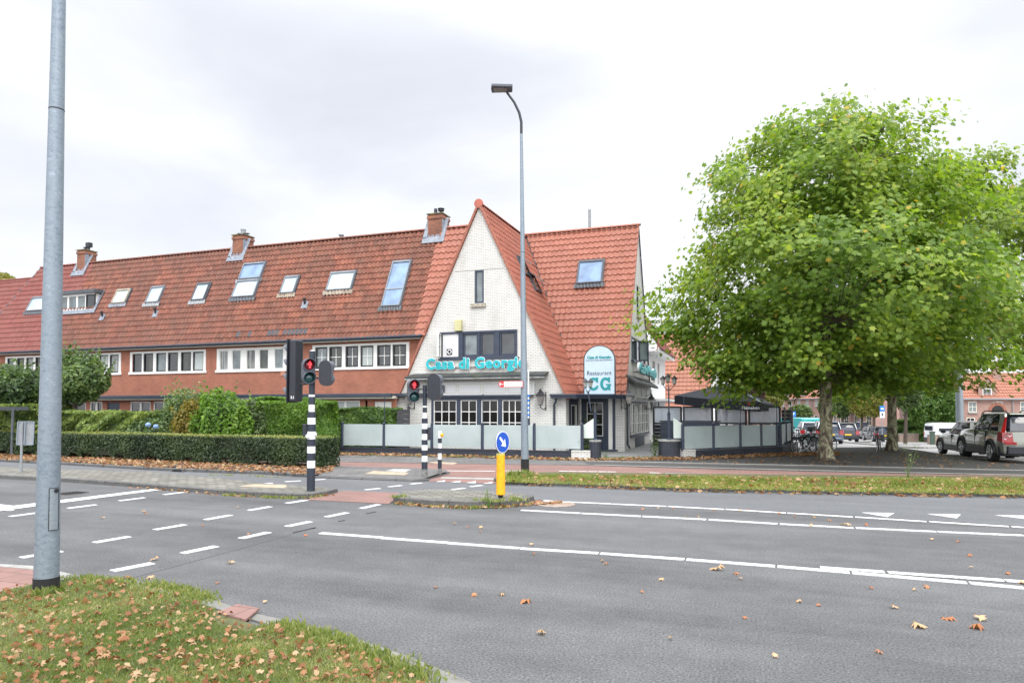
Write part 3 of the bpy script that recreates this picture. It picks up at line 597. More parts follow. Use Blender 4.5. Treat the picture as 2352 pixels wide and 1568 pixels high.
m.cbox((0,-.02,.05),.5,.06,.09); m.build('frame',M['kerb'],t,world=False); m=MB(); m.cbox((0,-.055,.045),.34,.02,.05); m.build('opening',M['rubber'],t,world=False)
# ------------------------------------------------------------ facade tools
class Face:
    """a vertical wall plane: u runs along it, n points out of it"""
    def __init__(s,O,U,Nn): s.O=Vector(O);s.U=Vector(U);s.N=Vector(Nn)
    def p(s,u,z,n=0.): return s.O+s.U*u+Vector((0,0,z))+s.N*n
    def box(s,m,u0,u1,z0,z1,n0,n1):
        a=[s.p(u,z,n) for n in (n0,n1) for z in (z0,z1) for u in (u0,u1)]
        fl=[(0,1,3,2),(4,6,7,5),(0,4,5,1),(2,3,7,6),(0,2,6,4),(1,5,7,3)]
        # make it face outwards whatever the handedness of (U,Z,N)
        if s.U.cross(Vector((0,0,1))).dot(s.N)*(u1-u0)*(z1-z0)*(n1-n0)>0: pass
        else: fl=[f[::-1] for f in fl]
        fl=[f[::-1] for f in fl]
        return m.add(a,fl)
    def wall(s,m,outline,holes=(),depth=.12,n=0.):
        us=sorted(set([round(u,5) for u,z in outline]+[round(v,5) for h in holes for v in h[:2]]))
        def span(u,side):
            zs=[]
            for i in range(len(outline)):
                (ua,za),(ub,zb)=outline[i],outline[(i+1)%len(outline)]
                if abs(ua-ub)<1e-6: continue
                t=(u-ua)/(ub-ua)
                if -1e-6<=t<=1+1e-6 and (min(ua,ub)<u+side*1e-4<max(ua,ub)): zs.append(za+(zb-za)*t)
            return (min(zs),max(zs)) if zs else None
        for ua,ub in zip(us,us[1:]):
            if ub-ua<1e-4: continue
            A,B=span(ua,1),span(ub,-1)
            if not A or not B: continue
            cuts=sorted([(c,d) for a,b,c,d in holes if a<=ua+1e-4 and b>=ub-1e-4])
            lo=(A[0],B[0])
            for cc_ in cuts+[(None,None)]:
                c,d=cc_
                hi=(A[1],B[1]) if c is None else (c,c)
                if hi[0]>lo[0]+1e-5 or hi[1]>lo[1]+1e-5:
                    vs=[s.p(ua,lo[0],n),s.p(ub,lo[1],n),s.p(ub,hi[1],n),s.p(ua,hi[0],n)]
                    nn=(vs[1]-vs[0]).cross(vs[2]-vs[0])+(vs[2]-vs[0]).cross(vs[3]-vs[0])
                    m.add(vs,[(0,1,2,3) if nn.dot(s.N)>0 else (3,2,1,0)])
                if c is not None: lo=(d,d)
        for a,b,c,d in holes:
            q=[(a,c),(b,c),(b,d),(a,d)]
            for i in range(4):
                (u0,z0),(u1,z1)=q[i],q[(i+1)%4]
                vs=[s.p(u0,z0,n),s.p(u1,z1,n),s.p(u1,z1,n-depth),s.p(u0,z0,n-depth)]
                cc=s.p((a+b)/2,(c+d)/2,n-depth/2); nn=(vs[1]-vs[0]).cross(vs[2]-vs[0]); mid=(vs[0]+vs[2])/2
                m.add(vs,[(0,1,2,3) if nn.dot(cc-mid)>0 else (3,2,1,0)])
        return m
def X_(z,Y): # pixel -> X on plane Y
    return PY(z[0],z[1],Y).x
def window(parent,face,u0,u1,z0,z1,cols=1,rows=1,fm=None,bm_=None,gm=None,n=-.06,fw=.05,bw=.022,label=None,proud=.05,name='window'):
    m=MB(); f=face
    f.box(m,u0,u0+fw,z0,z1,n-.03,n+proud); f.box(m,u1-fw,u1,z0,z1,n-.03,n+proud)
    f.box(m,u0+fw,u1-fw,z0,z0+fw,n-.03,n+proud); f.box(m,u0+fw,u1-fw,z1-fw,z1,n-.03,n+proud)
    o=m.build(name,fm,parent)
    if label: o['label']=label
    g=MB(); f.box(g,u0+fw*.9,u1-fw*.9,z0+fw*.9,z1-fw*.9,n-.02,n); g.build('pane',gm,o)
    if cols>1 or rows>1:
        b=MB(); a0,a1,c0,c1=u0+fw,u1-fw,z0+fw,z1-fw
        for k in range(1,cols): x=a0+(a1-a0)*k/cols; f.box(b,x-bw/2,x+bw/2,c0,c1,n,n+.022)
        for k in range(1,rows): z=c0+(c1-c0)*k/rows; f.box(b,a0,a1,z-bw/2,z+bw/2,n,n+.025)
        b.build('glazing_bars',bm_ or fm,o)
    return o
# ------------------------------------------------------------ pantile roof
def tiles(name,O,U,V,poly,mat,parent,tw=.235,tl=.335,amp=.078,step=.044,u0=0.,nseg=5):
    """real pantiles: wavy courses that overlap; poly is the convex outline in metres along (U,V)"""
    O=Vector(O);U=Vector(U).normalized();V=Vector(V).normalized();Nn=U.cross(V).normalized()
    if Nn.z<0: Nn=-Nn
    us=[p[0] for p in poly];vs=[p[1] for p in poly]
    i0=math.floor((min(us)-u0)/tw);i1=math.ceil((max(us)-u0)/tw);j0=math.floor(min(vs)/tl);j1=math.ceil(max(vs)/tl)
    nu=(i1-i0)*nseg+1; fr=np.arange(nu)/nseg; ff=np.array([0,.07,.20,.38,.62])[np.arange(nu)%nseg]; fr=np.floor(np.arange(nu)/nseg+1e-6)+ff; uu=(fr+i0)*tw+u0
    prof=amp*np.array([.12,.92,1.,.55,.02])[np.arange(nu)%nseg]
    rows=[];uvr=[]
    jit=np.random.default_rng(int(abs(O.x)*10)+5)
    for j in range(j0,j1):
        jj=jit.normal(0,.0035,nu)
        for e in (0,1):
            h=prof+(step+jj if e==0 else 0.)
            rows.append(np.stack([uu,np.full(nu,(j+e)*tl),h],1)); uvr.append(np.stack([fr+i0+1000,np.full(nu,j+(.02 if e==0 else .98)+1000)],1))
    P=np.concatenate(rows); UVs=np.concatenate(uvr); nr=len(rows)
    co=np.outer(P[:,0],U)+np.outer(P[:,1],V)+np.outer(P[:,2],Nn)+np.array(O)
    r=np.arange(nr-1)[:,None]*nu+np.arange(nu-1)[None,:]; q=np.stack([r,r+1,r+1+nu,r+nu],-1).reshape(-1,4)
    flip=U.cross(V).dot(Nn)<0
    if flip: q=q[:,::-1]
    off=wloc(parent) if parent else Vector((0,0,0))
    me=bpy.data.meshes.new(name); me.from_pydata((co-np.array(off)).tolist(),[],q.tolist())
    uvl=me.uv_layers.new(name='UVMap')
    # risers take the tile above; corners use the row's own uv
    uvl.data.foreach_set('uv',UVs[q.ravel()].astype(np.float32).ravel())
    bm=bmesh.new();bm.from_mesh(me); n=len(poly)
    cx=sum(us)/n;cy=sum(vs)/n
    for i in range(n):
        a=poly[i];b=poly[(i+1)%n]; A=O+U*a[0]+V*a[1]-off;B=O+U*b[0]+V*b[1]-off;C=O+U*cx+V*cy-off
        nn=(B-A).cross(Nn).normalized()
        if nn.dot(C-A)>0: nn=-nn
        bmesh.ops.bisect_plane(bm,geom=bm.verts[:]+bm.edges[:]+bm.faces[:],plane_co=A,plane_no=nn,clear_outer=True,dist=1e-5)
    bm.to_mesh(me);bm.free(); me.materials.append(mat)
    o=bpy.data.objects.new(name,me);COL.objects.link(o);o.parent=parent
    me.polygons.foreach_set('use_smooth',[True]*len(me.polygons)); me.set_sharp_from_angle(angle=R(38))
    return o
def ridge(name,a,b,mat,parent,r=.12,L=.36,down=.0):
    """a row of half-round ridge tiles, each lapping the next"""
    a=Vector(a);b=Vector(b);d=(b-a);n=max(1,int(d.length/L));d.normalize();m=MB()
    side=d.cross(Vector((0,0,1))).normalized(); up=side.cross(d).normalized(); st=(b-a).length/n
    for k in range(n):
        p=a+d*st*k; q=p+d*(st+.03); vs=[]
        for (c,rr) in ((p,r*1.0),(q,r*.90)):
            for i in range(7):
                t=math.pi*(i/6); vs.append(c+side*math.cos(t)*rr+up*(math.sin(t)*rr*.8-down))
        m.add(vs,[(i,i+1,i+8,i+7) for i in range(6)]+[(0,6,5,4,3,2,1)])
    return m.build(name,mat,parent,recalc=False)
def verge(name,a,b,mat,parent,w=.16,h=.10,L=.36):
    a=Vector(a);b=Vector(b);d=b-a;n=max(1,int(d.length/L));st=d.length/n;d.normalize();m=MB()
    for k in range(n):
        p=a+d*st*k+Vector((0,-.004*(k%2),0)); q=p+d*(st*.985); up=Vector((0,0,1)); m.obox(p,q,w*(1.0 if k%2 else .985),h*(1 if k%2 else .97),up)
    return m.build(name,mat,parent,bevel=.008)
# ------------------------------------------------------------ the row and the restaurant: main measures
SL=2.145                                   # every roof here rises 65 degrees
cS,sS=math.cos(math.atan(SL)),math.sin(math.atan(SL))
YW=27.30; YG=26.95; ZG=5.22; YR=29.45; ZR=ZG+SL*(YR-YG)      # row: wall, gutter line, ridge
YF=27.0; XL,XR,XA=-14.93,-7.19,-11.06; ZE=2.52; ZA=10.80       # gable wing
YM=29.40; YM2=33.40; XE=-5.17; ZM=10.95; YB=37.4               # main roof, east gable
def RP(x,y):                               # pixel -> point on the row's roof slope
    r=ray(x,y); t=(ZG-YG*SL-CH)/(r[2]-SL*r[1]); return Vector((r[0]*t,r[1]*t,CH+r[2]*t))
def sv(p): return (p.y-YG)/cS              # distance up the slope
front=Face((0,YW,0),(1,0,0),(0,-1,0))
row_names=[('brick row house with black framed cross barred upper windows next to the white restaurant',-19.75,-14.15,M['roof_old']),
 ('brick row house with plain white framed upper windows behind the tall traffic light',-25.5,-19.75,M['roof_old']),
 ('brick row house with six black sash upper windows and small roof vent pipe',-31.3,-25.5,M['roof_old_b']),
 ('brick row house with white dormer window, partly behind the thick grey lamp post',-36.9,-31.3,M['roof_old_b']),
 ('row house with plum red roof sloping off at its hipped end',-43.2,-36.9,M['roof_plum'])]
panes=[ [zI(1045,0)[0],zI(1158,0)[0],zI(1172,0)[0],zI(1290,0)[0],zI(1322,0)[0],zI(1440,0)[0],zI(1460,0)[0],zI(1580,0)[0],zI(1612,0)[0],zI(1738,0)[0],zI(1755,0)[0],zI(1880,0)[0]],
 [zI(v,0)[0] for v in (165,245,280,362,412,495,530,615,668,752,795,880)],
 [zJ(v,0)[0] for v in (1220,1308,1322,1412,1438,1530,1545,1640,1665,1760,1775,1872)],
 [zJ(v,0)[0] for v in (500,580,600,685,705,790,805,885,915,998,1012,1095)],
 [zJ(v,0)[0] for v in (72,132,160,228,245,312,330,395,420,480)] ]
HOUSES=[]
_wr=random.Random(12)
wpick=lambda: M[_wr.choice(['win_curtain','win_lace','win_dark','window_pale','blind','window','win_dark'])]
for hi,(lab,x0,x1,rm) in enumerate(row_names):
    h=thing('row_house',lab,'house',((x0+x1)/2,YW,0)); HOUSES.append(h)
    px=[PY(v,800,YW).x for v in panes[hi]]
    wz0,wz1=3.78,4.92
    a0,a1=min(px)-.16,max(px)+.16
    gz0,gz1=.75,2.25
    gx0,gx1=x0+.7,x1-.7
    m=MB(); xe=x1 if hi else -13.9
    if hi==0: ol=[(x0,2.3),(-14.93,2.3),(-13.60,5.2),(x0,5.2)]
    else: ol=[(x0,2.3),(xe,2.3),(xe,5.2),(x0,5.2)]
    front.wall(m,ol,[(a0,a1,wz0,wz1)],.14); 
    m.quad((x0,YW+.02,5.2),(xe,YW+.02,5.2),(xe,YW+5.,5.2),(x0,YW+5.,5.2))
    m.box(x0+.02,x1-.02,YW+4.9,YW+5.,0,5.2)
    if hi==0: m.quad((-14.15,YW,0),(-14.15,YW+4.9,0),(-14.15,YW+4.9,5.2),(-14.15,YW,5.2))
    if hi==4: m.quad((x0,YW+.02,0),(x0,YW+4.9,0),(x0,YW+4.9,5.2),(x0,YW+.02,5.2))
    m.build('wall',M['red_brick'],h)
    # ground floor bay under a flat roof
    fb_=Face((0,YW-.55,0),(1,0,0),(0,-1,0)); m=MB(); xg=x1 if hi else -14.95
    nwin=[(x0+.55,x0+2.9),(x0+3.2,xg-1.5)] if hi in (0,3) else [(x0+.5,x0+1.9),(x0+2.1,xg-2.3)]
    fb_.wall(m,[(x0,0),(xg,0),(xg,2.32),(x0,2.32)],[(a,b,gz0,gz1) for a,b in nwin]+[(xg-1.15,xg-.25,0.02,2.2)],.12)
    m.build('bay_wall',M['red_brick'],h)
    for a,b in nwin:
        k=max(2,int((b-a)/.75)); 
        for q in range(k): window(h,fb_,a+(b-a)*q/k,a+(b-a)*(q+1)/k,gz0,gz1,1,1,M['white_paint'],None,M['window'] if hi else M['blind'],n=-.07,fw=.06)
    m=MB(); fb_.box(m,xg-1.15,xg-.25,.02,2.2,-.10,-.06); m.build('door',M['navy_paint'] if hi%2 else M['white_paint'],h)
    # flat roof edge and gutters
    m=MB(); m.box(x0,xg,YW-1.02,YW-.90,2.40,2.56); m.box(x0,xg,YW-.9,YW-.01,2.46,2.52); m.build('lower_gutter',M['gutter_paint'],h,bevel=.02)
    m=MB(); m.box(x0,xg,YW-.90,YW-.04,2.33,2.455); m.build('fascia',M['cream_paint'],h)
    if hi==0:
        pass
    xgu=x1 if hi else -13.78
    m=MB(); m.tube([(x0,YG-.06,5.13),(xgu,YG-.06,5.13)],.085,10); m.build('gutter',M['gutter_paint'],h,smooth=True)
    m=MB(); m.box(x0,xgu,YG-.02,YW-.005,5.02,5.10); m.box(x0,xgu,YG-.03,YG,5.02,5.2); m.build('eaves_board',M['cream_paint'],h)
    # window band
    m=MB(); f=front; fr_=-.03
    f.box(m,a0,a1,wz1-.10,wz1,-.12,.03); f.box(m,a0-.06,a1+.06,wz0-.07,wz0+.05,-.12,.06)
    edges=[a0]+[v for v in px]+[a1]
    for q in range(0,len(edges),2):
        f.box(m,edges[q],edges[q+1],wz0+.051,wz1-.101,-.12,.02)
    m.build('window_frame',M['white_paint'],h)
    for q in range(0,len(px),2):
        if hi==0: window(h,f,px[q]+.002,px[q+1]-.002,wz0+.052,wz1-.102,2,2,M['black_paint'],M['white_paint'],wpick(),n=-.06,fw=.065,bw=.03)
        elif hi==1: window(h,f,px[q]+.002,px[q+1]-.002,wz0+.052,wz1-.102,1,1,M['white_paint'],None,wpick(),n=-.05,fw=.03)
        else: window(h,f,px[q]+.002,px[q+1]-.002,wz0+.052,wz1-.102,1,1,M['black_paint'],None,wpick(),n=-.06,fw=.05)
    # roof slope
    L_=(ZR-ZG)/sS
    if hi<4:
        tiles('roof',(0,YG-.06,ZG-.06*SL+.02),(1,0,0),(0,cS,sS),[(x0,0),(x1,0),(x1,L_+.05),(x0,L_+.05)],rm,h)
        ridge('ridge_tiles',(x0,YR,ZR+.02),(x1,YR,ZR+.02),rm,h,r=.13)
        m=MB(); m.poly([(x0,YR+.02,ZR),(x1,YR+.02,ZR),(x1,YW+5,5.2),(x0,YW+5,5.2)]); m.build('rear_roof',rm,h)
    else:
        xr=RP(97,613).x; xb=RP(0,722).x
        xb=xr+(xb-xr)*(L_/ (L_-sv(RP(0,722))))
        tiles('roof',(0,YG-.06,ZG-.06*SL+.02),(1,0,0),(0,cS,sS),[(xb,0),(x1,0),(x1,L_+.05),(xr,L_+.05)],rm,h)
        ridge('ridge_tiles',(xr,YR,ZR+.02),(x1,YR,ZR+.02),rm,h,r=.13)
        ridge('hip_tiles',(xb,YG-.06,ZG-.08),(xr,YR,ZR+.0),M['dark_lead'],h,r=.09)
        m=MB(); m.poly([(xr,YR+.02,ZR),(x1,YR+.02,ZR),(x1,YW+5,5.2),(xb,YW+5,5.2)]); m.poly([(xb,YG,ZG),(xr,YR,ZR),(xb,YW+5,5.2)]); m.build('rear_roof',rm,h)
# a rain pipe beside the second house
m=MB(); X0=PY(680,850,YW).x; m.tube([(X0-.35,YG+.05,5.05),(X0-.3,YW-.12,4.75),(X0,YW-.08,4.3),(X0,YW-.08,2.5)],.035,8); m.build('rain_pipe',M['white_paint'],HOUSES[0],smooth=True)
m=MB(); front.box(m,PY(zI(728,0)[0],860,YW).x,PY(zI(765,0)[0],860,YW).x,PY(650,zI(0,1452)[1],YW).z,PY(650,zI(0,1390)[1],YW).z,0,.03); m.build('wall_vent',paint('terracotta',(.50,.22,.14),.8),HOUSES[1])
# lower house further left, its roof a step behind
hx=thing('row_house','lower red roofed house at the far left end of the row','house',(-50,30,0))
pR=PD(40,652,45); zr=pR.z
m=MB(); m.box(-62,-43.25,YW+1.2,YW+6,0,5.1); m.build('wall',M['red_brick'],hx)
Yb0=YG+1.1; Ll=(zr-ZG)/sS
k_=(zr-ZG)/SL
tiles('roof',(0,Yb0,ZG),(1,0,0),(0,cS,sS),[(-62,0),(-41.2,0),(-41.2,Ll),(-62,Ll)],M['roof_plum'],hx)
ridge('ridge_tiles',(-62,Yb0+k_,zr+.02),(-41.2,Yb0+k_,zr+.02),M['roof_plum'],hx,r=.12)
m=MB(); m.poly([(-62,Yb0+k_+.02,zr),(-41.2,Yb0+k_+.02,zr),(-41.2,YW+6,5.1),(-62,YW+6,5.1)]); m.build('rear_roof',M['roof_plum'],hx)
# ------------------------------------------------------------ skylights, vents, chimneys on the row
def house_at(x):
    for (lab,a,b,rm),h in zip(row_names,HOUSES):
        if a<=x<=b: return h
    return HOUSES[0]
def slopebox(m,xa,xb,sa,sb,n0,n1,Y0=YG,Z0=ZG):
    """box on the front slope: x range, distance up the slope, height off it"""
    V=Vector((0,cS,sS)); Nn=Vector((0,-sS,cS)); O=Vector((0,Y0,Z0))
    pts=[O+Vector((x,0,0))+V*s_+Nn*n for n in (n0,n1) for s_ in (sa,sb) for x in (xa,xb)]
    return m.add(pts,[(0,2,3,1),(4,5,7,6),(0,1,5,4),(2,6,7,3),(0,4,6,2),(1,3,7,5)])
def skylight(q,frame,glass,apron,parent=None,split=None,Y0=YG,Z0=ZG,rp=RP,label=None):
    P=[rp(*p) for p in q]; xa=(P[0].x+P[2].x)/2; xb=(P[1].x+P[3].x)/2
    s_=lambda p:(p.y-Y0)/cS
    sb=(s_(P[0])+s_(P[1]))/2; sa=(s_(P[2])+s_(P[3]))/2
    h=parent or house_at((xa+xb)/2); B=lambda m,*a: slopebox(m,*a,Y0=Y0,Z0=Z0)
    m=MB(); w=.055; B(m,xa,xa+w,sa,sb,0,.19);B(m,xb-w,xb,sa,sb,0,.19);B(m,xa+w,xb-w,sa,sa+w,0,.18);B(m,xa+w,xb-w,sb-.09,sb,0,.21)
    if split: ms=sa+(sb-sa)*split; B(m,xa+w,xb-w,ms-.035,ms+.035,0,.185)
    o=m.build('skylight',frame,h)
    if label: o['label']=label
    g=MB(); B(g,xa+w*.9,xb-w*.9,sa+w*.9,sb-.085,.12,.155); g.build('pane',glass,o)
    e=MB(); B(e,xa-.05,xb+.05,sb,sb+.07,0,.14); B(e,xa-.05,xa,sa,sb,0,.135); B(e,xb,xb+.05,sa,sb,0,.135); e.build('flashing',M['dark_lead'],o)
    V=Vector((0,cS,sS)); Nn=Vector((0,-sS,cS)); O=Vector((0,Y0,Z0))
    a=MB(); n=18
    for k in range(n):
        x0_=xa-.14+(xb-xa+.28)*k/n; x1_=xa-.14+(xb-xa+.28)*(k+1)/n
        h0=.115+.022*math.cos(k*math.pi); h1=.115+.022*math.cos((k+1)*math.pi)
        a.quad(O+Vector((x0_,0,0))+V*(sa-.22-.03*(k%2))+Nn*h0,O+Vector((x1_,0,0))+V*(sa-.22-.03*((k+1)%2))+Nn*h1,O+Vector((x1_,0,0))+V*sa+Nn*(h1+.01),O+Vector((x0_,0,0))+V*sa+Nn*(h0+.01))
    a.build('apron',apron,o)
    return o
gl,mi=M['skylight_glass'],M['skylight_milky']
skylight([zI(405,440),zI(600,430),zI(355,580),zI(550,572)],M['alu'],gl,M['zinc'])
skylight([zI(342,595),zI(545,587),zI(295,745),zI(490,740)],M['alu'],mi,M['dark_lead'])
skylight([zI(780,562),zI(905,552),zI(735,712),zI(860,705)],M['alu'],mi,paint('sand_apron',(.33,.28,.22),.8,var=.3))
skylight([zI(1205,522),zI(1430,512),zI(1155,685),zI(1380,676)],M['alu'],mi,MATS['sand_apron'])
skylight([zI(1770,422),zI(1935,416),zI(1662,832),zI(1830,826)],M['alu'],gl,M['dark_lead'],split=.37)
skylight([zJ(1830,482),zJ(1950,472),zJ(1775,632),zJ(1885,630)],M['dark_lead'],mi,M['zinc'])
skylight([zJ(1408,510),zJ(1525,505),zJ(1358,652),zJ(1475,650)],M['alu'],mi,M['zinc'])
skylight([zJ(1105,538),zJ(1225,528),zJ(1035,655),zJ(1155,660)],paint('old_wood',(.35,.31,.24),.8,var=.3),M['blind'],M['lead'])
skylight([zJ(320,602),zJ(500,600),zJ(262,727),zJ(440,725)],M['alu'],mi,M['dark_lead'])
for q in ((930,755),):
    pass
def rpipe(x,y,col=None):
    p=RP(x,y); h=house_at(p.x); m=MB(); m.tube([p,p+Vector((0,-.10,.16)),p+Vector((0,-.14,.34))],.055,10); m.lathe(p+Vector((0,-.14,.32)),[(.085,0),(.085,.05),(.03,.08)],10)
    o=m.build('vent_pipe',M['black_plastic'],h); m=MB(); sl=sv(p); slopebox(m,p.x-.17,p.x+.17,sl-.2,sl+.2,.08,.12); m.build('flashing',M['lead'],o)
rpipe(*zI(958,815)); rpipe(*zJ(952,785)); rpipe(*zJ(1440,755))
# replaced black tiles and a few flashings in the eaves courses
def tilepatch(x0,y0,n,mat,tw=.235,rows=1):
    p=RP(x0,y0); h=house_at(p.x); a=math.floor(p.x/tw)*tw; s0=max(0,math.floor(sv(p)/.335))*.335+.005
    O=(0,YG-.06,ZG-.06*SL+.02); V=Vector((0,cS,sS)); Nn=Vector((0,-sS,cS))
    m=MB()
    for k in range(n*5):
        f=k/5; h0=.07*(.5+.5*math.cos(2*math.pi*(f%1-.3)))**1.4; f2=(k+1)/5; h1=.07*(.5+.5*math.cos(2*math.pi*(f2%1-.3)))**1.4
        P=lambda ff,hh,s_,e: Vector(O)+Vector((a+ff*tw,0,0))+V*s_+Nn*(hh+e)
        m.quad(P(f,h0,s0,.045),P(f2,h1,s0,.045),P(f2,h1,s0+.33,.012),P(f,h0,s0+.33,.012)); m.quad(P(f,h0,s0,.0),P(f2,h1,s0,.0),P(f2,h1,s0,.045),P(f,h0,s0,.045))
    m.build('replaced_tiles',mat,h)
blk=paint('black_tile',(.045,.048,.06),.5,var=.35,scale=14)
tilepatch(*zI(610,1072),3,blk); tilepatch(*zI(815,1058),5,blk); tilepatch(*zI(345,1085),1,blk); tilepatch(*zI(435,1080),1,blk); tilepatch(*zI(780,1020),1,blk)
def chimney(xl,xm,xr_,ytop,ybase,parent=None,kind=0,label=None):
    p=RP(xl,ybase); Yc=p.y; X0=p.x; X1=PY(xm,ytop,Yc).x; Yd=PX(xr_,ytop,X1).y; zt=PY(xl,ytop,Yc).z
    h=parent or house_at((X0+X1)/2); z0=ZG+SL*(Yc-YG)-.1
    m=MB(); m.box(X0,X1,Yc,Yd,z0,zt-.22); m.box(X0-.04,X1+.04,Yc-.04,Yd+.04,zt-.219,zt-.08); m.box(X0+.0,X1-.0,Yc+.0,Yd-.0,zt-.079,zt-.0)
    c=m.build('chimney',M['chimney_brick'],h)
    if label: c['label']=label
    m=MB(); m.box(X0-.05,X1+.05,Yc-.055,Yd+.05,zt+.0,zt+.05); m.build('cap',paint('moss_cap%d'%kind,(.14,.13,.09),.9,var=.5,scale=9,dirt=(.30,.27,.06),damt=.8,dscale=5),c)
    cx,cy=(X0+X1)/2,(Yc+Yd)/2; m=MB()
    if kind==0: m.lathe((X0+.2,cy,zt+.05),[(.075,0),(.075,.18),(.14,.19),(.14,.21)],10); m.lathe((X1-.2,cy,zt+.05),[(.08,0),(.08,.2)],10); m.box(X1-.32,X1-.02,cy-.12,cy+.12,zt+.25,zt+.52)
    elif kind==1: m.lathe((cx,cy,zt+.05),[(.13,0),(.13,.3),(.15,.3),(.15,.36)],12); m.lathe((X0+.15,cy,zt+.05),[(.06,0),(.06,.12),(.17,.13),(.17,.15)],10); m.lathe((X1-.15,cy,zt+.05),[(.06,0),(.06,.1),(.19,.11),(.19,.13)],10)
    else: m.lathe((X0+.22,cy,zt+.05),[(.10,0),(.08,.34)],10); m.lathe((X1-.25,cy,zt+.05),[(.07,0),(.07,.18),(.16,.2),(.16,.23),(.12,.24),(.12,.27),(.17,.29),(.17,.32),(.1,.33)],12)
    m.build('flue',M['black_plastic'] if kind!=1 else M['zinc'],c)
    m=MB(); s0=sv(Vector((0,Yc,0))); 
    slopebox(m,X0-.2,X1+.2,s0-.36,s0,.10,.135); slopebox(m,X0-.2,X0,s0-.1,s0+1.1,.10,.135); slopebox(m,X1,X1+.2,s0-.1,s0+1.1,.10,.14)
    m.box(X0-.012,X1+.012,Yc-.012,Yc,z0,z0+.28); m.box(X1,X1+.014,Yc-.01,YR,z0,z0+1.2) if kind!=9 else None
    m.build('lead_flashing',M['lead'],c)
    return c
chimney(zJ(705,0)[0],zJ(783,0)[0],zJ(888,0)[0],zJ(0,165)[1],zJ(0,362)[1],kind=0)
chimney(zI(282,0)[0],zI(382,0)[0],zI(478,0)[0],zI(0,170)[1],zI(0,368)[1],kind=1)
# dormer
dh=HOUSES[3]; pb=RP(190,714); Yd=pb.y; xl_,xr2=PY(118,700,Yd).x,PY(zJ(875,0)[0],700,Yd).x; zb=pb.z; zt=PY(200,zJ(0,560)[1],Yd).z
df=Face((0,Yd,0),(1,0,0),(0,-1,0)); m=MB()
m.poly([(xr2,Yd,zb),(xr2,Yd+(zt-zb)/SL,zt),(xr2,Yd,zt)][::-1]); m.poly([(xl_,Yd,zb),(xl_,Yd+(zt-zb)/SL,zt),(xl_,Yd,zt)])
df.box(m,xl_,xr2,zb-.04,zb+.08,-.05,.06); df.box(m,xl_,xr2,zt-.05,zt+.02,-.05,.04)
d_=m.build('dormer',M['white_paint'],dh)
m=MB(); m.box(xl_-.15,xr2+.15,Yd-.18,Yd+(zt-zb)/SL+.25,zt+.021,zt+.22); m.build('dormer_roof',M['dark_lead'],d_)
for q in range(5):
    a=xl_+(xr2-xl_)*q/5; b=xl_+(xr2-xl_)*(q+1)/5; m=MB()
    for (u0,u1,z0_,z1_) in ((a,a+.06,zb+.08,zt-.05),(b-.06,b,zb+.08,zt-.05),(a+.06,b-.06,zb+.08,zb+.14),(a+.06,b-.06,zt-.11,zt-.05)): df.box(m,u0,u1,z0_,z1_,-.03,.03)
    w_=m.build('dormer_window',M['white_paint'] if q<4 else M['black_paint'],d_); g=MB(); df.box(g,a+.05,b-.05,zb+.13,zt-.1,-.03,-.005); g.build('pane',M['window_pale'] if q<4 else M['window'],w_)
m=MB(); s0=(Yd-YG)/cS; slopebox(m,xl_-.1,xr2+.15,s0-.25,s0,.09,.13); slopebox(m,xr2,xr2+.16,s0-.1,s0+(zt-zb)/sS+.2,.09,.135); m.build('lead_apron',M['lead'],d_)
# ridge vent stack, solar edge
p=RP(781,546); m=MB(); m.lathe((p.x,YR+.15,ZR),[(.09,0),(.09,.22),(.15,.23),(.15,.28),(.05,.30)],12); m.build('ridge_vent',M['zinc'],house_at(p.x))
# ------------------------------------------------------------ the restaurant
rest=thing('restaurant','white brick corner restaurant with steep orange tiled gables','restaurant',(XA,YF,0))
gf=Face((0,YF,0),(1,0,0),(0,-1,0)); ef=Face((XE,0,0),(0,1,0),(1,0,0)); mf=Face((0,YM,0),(1,0,0),(0,-1,0)); sf=Face((XR-.0,0,0),(0,1,0),(1,0,0))
gx=lambda zx,zy: PY(*zG(zx,zy),YF)
uA,uB=gx(480,170).x,gx(1190,170).x; uz1=gx(835,45).z; uz0=gx(835,292).z
wA,wB=gx(400,700).x,gx(1305,700).x; wz1=gx(850,655).z; wz0=.72
sx0,sx1=PY(*zK(877,1000),YF).x,PY(*zK(970,1000),YF).x; sz1=PY(*zK(920,848),YF).z; sz0=PY(*zK(920,1182),YF).z
m=MB(); k=(XA-XL)/(ZA-ZE)
XF=gx(150,800).x  # white wall starts left of the gable foot
XF=min(XF,XL-.1)
gf.wall(m,[(XL-.35,0),(XR+.02,0),(XR+.02,ZE-.12),(XA,ZA-.10),(XL,ZE-.12),(XL-.35,ZE-.12)],[(uA,uB,uz0,uz1),(wA,wB,wz0,wz1),(sx0,sx1,sz0,sz1)],.14)
sf.wall(m,[(YF,0),(YM+.05,0),(YM+.05,ZE),(YF,ZE)],[(27.55,29.1,.1,2.3)],.05)
door_x0,door_x1=PY(*zF(497,900),YM).x,PY(*zF(745,900),YM).x
mf.wall(m,[(XR,0),(XE,0),(XE,ZE),(XR,ZE)],[(XR+.05,PY(*zF(808,900),YM).x,.02,2.42)],.10)
esx0,esx1=PX(*zL(1225,940),XE).y,PX(*zL(1248,940),XE).y; ez1=PX(*zL(1236,770),XE).z; ez0=PX(*zL(1236,1105),XE).z
ux0,ux1=PX(*zF(955,200),XE).y,PX(*zF(1080,200),XE).y; uez1=PX(*zF(1010,125),XE).z; uez0=PX(*zF(1010,330),XE).z
bx0,bx1=PX(*zF(940,850),XE).y,PX(*zF(1110,850),XE).y; bz1=PX(*zF(1020,695),XE).z; bz0=PX(*zF(1020,1008),XE).z
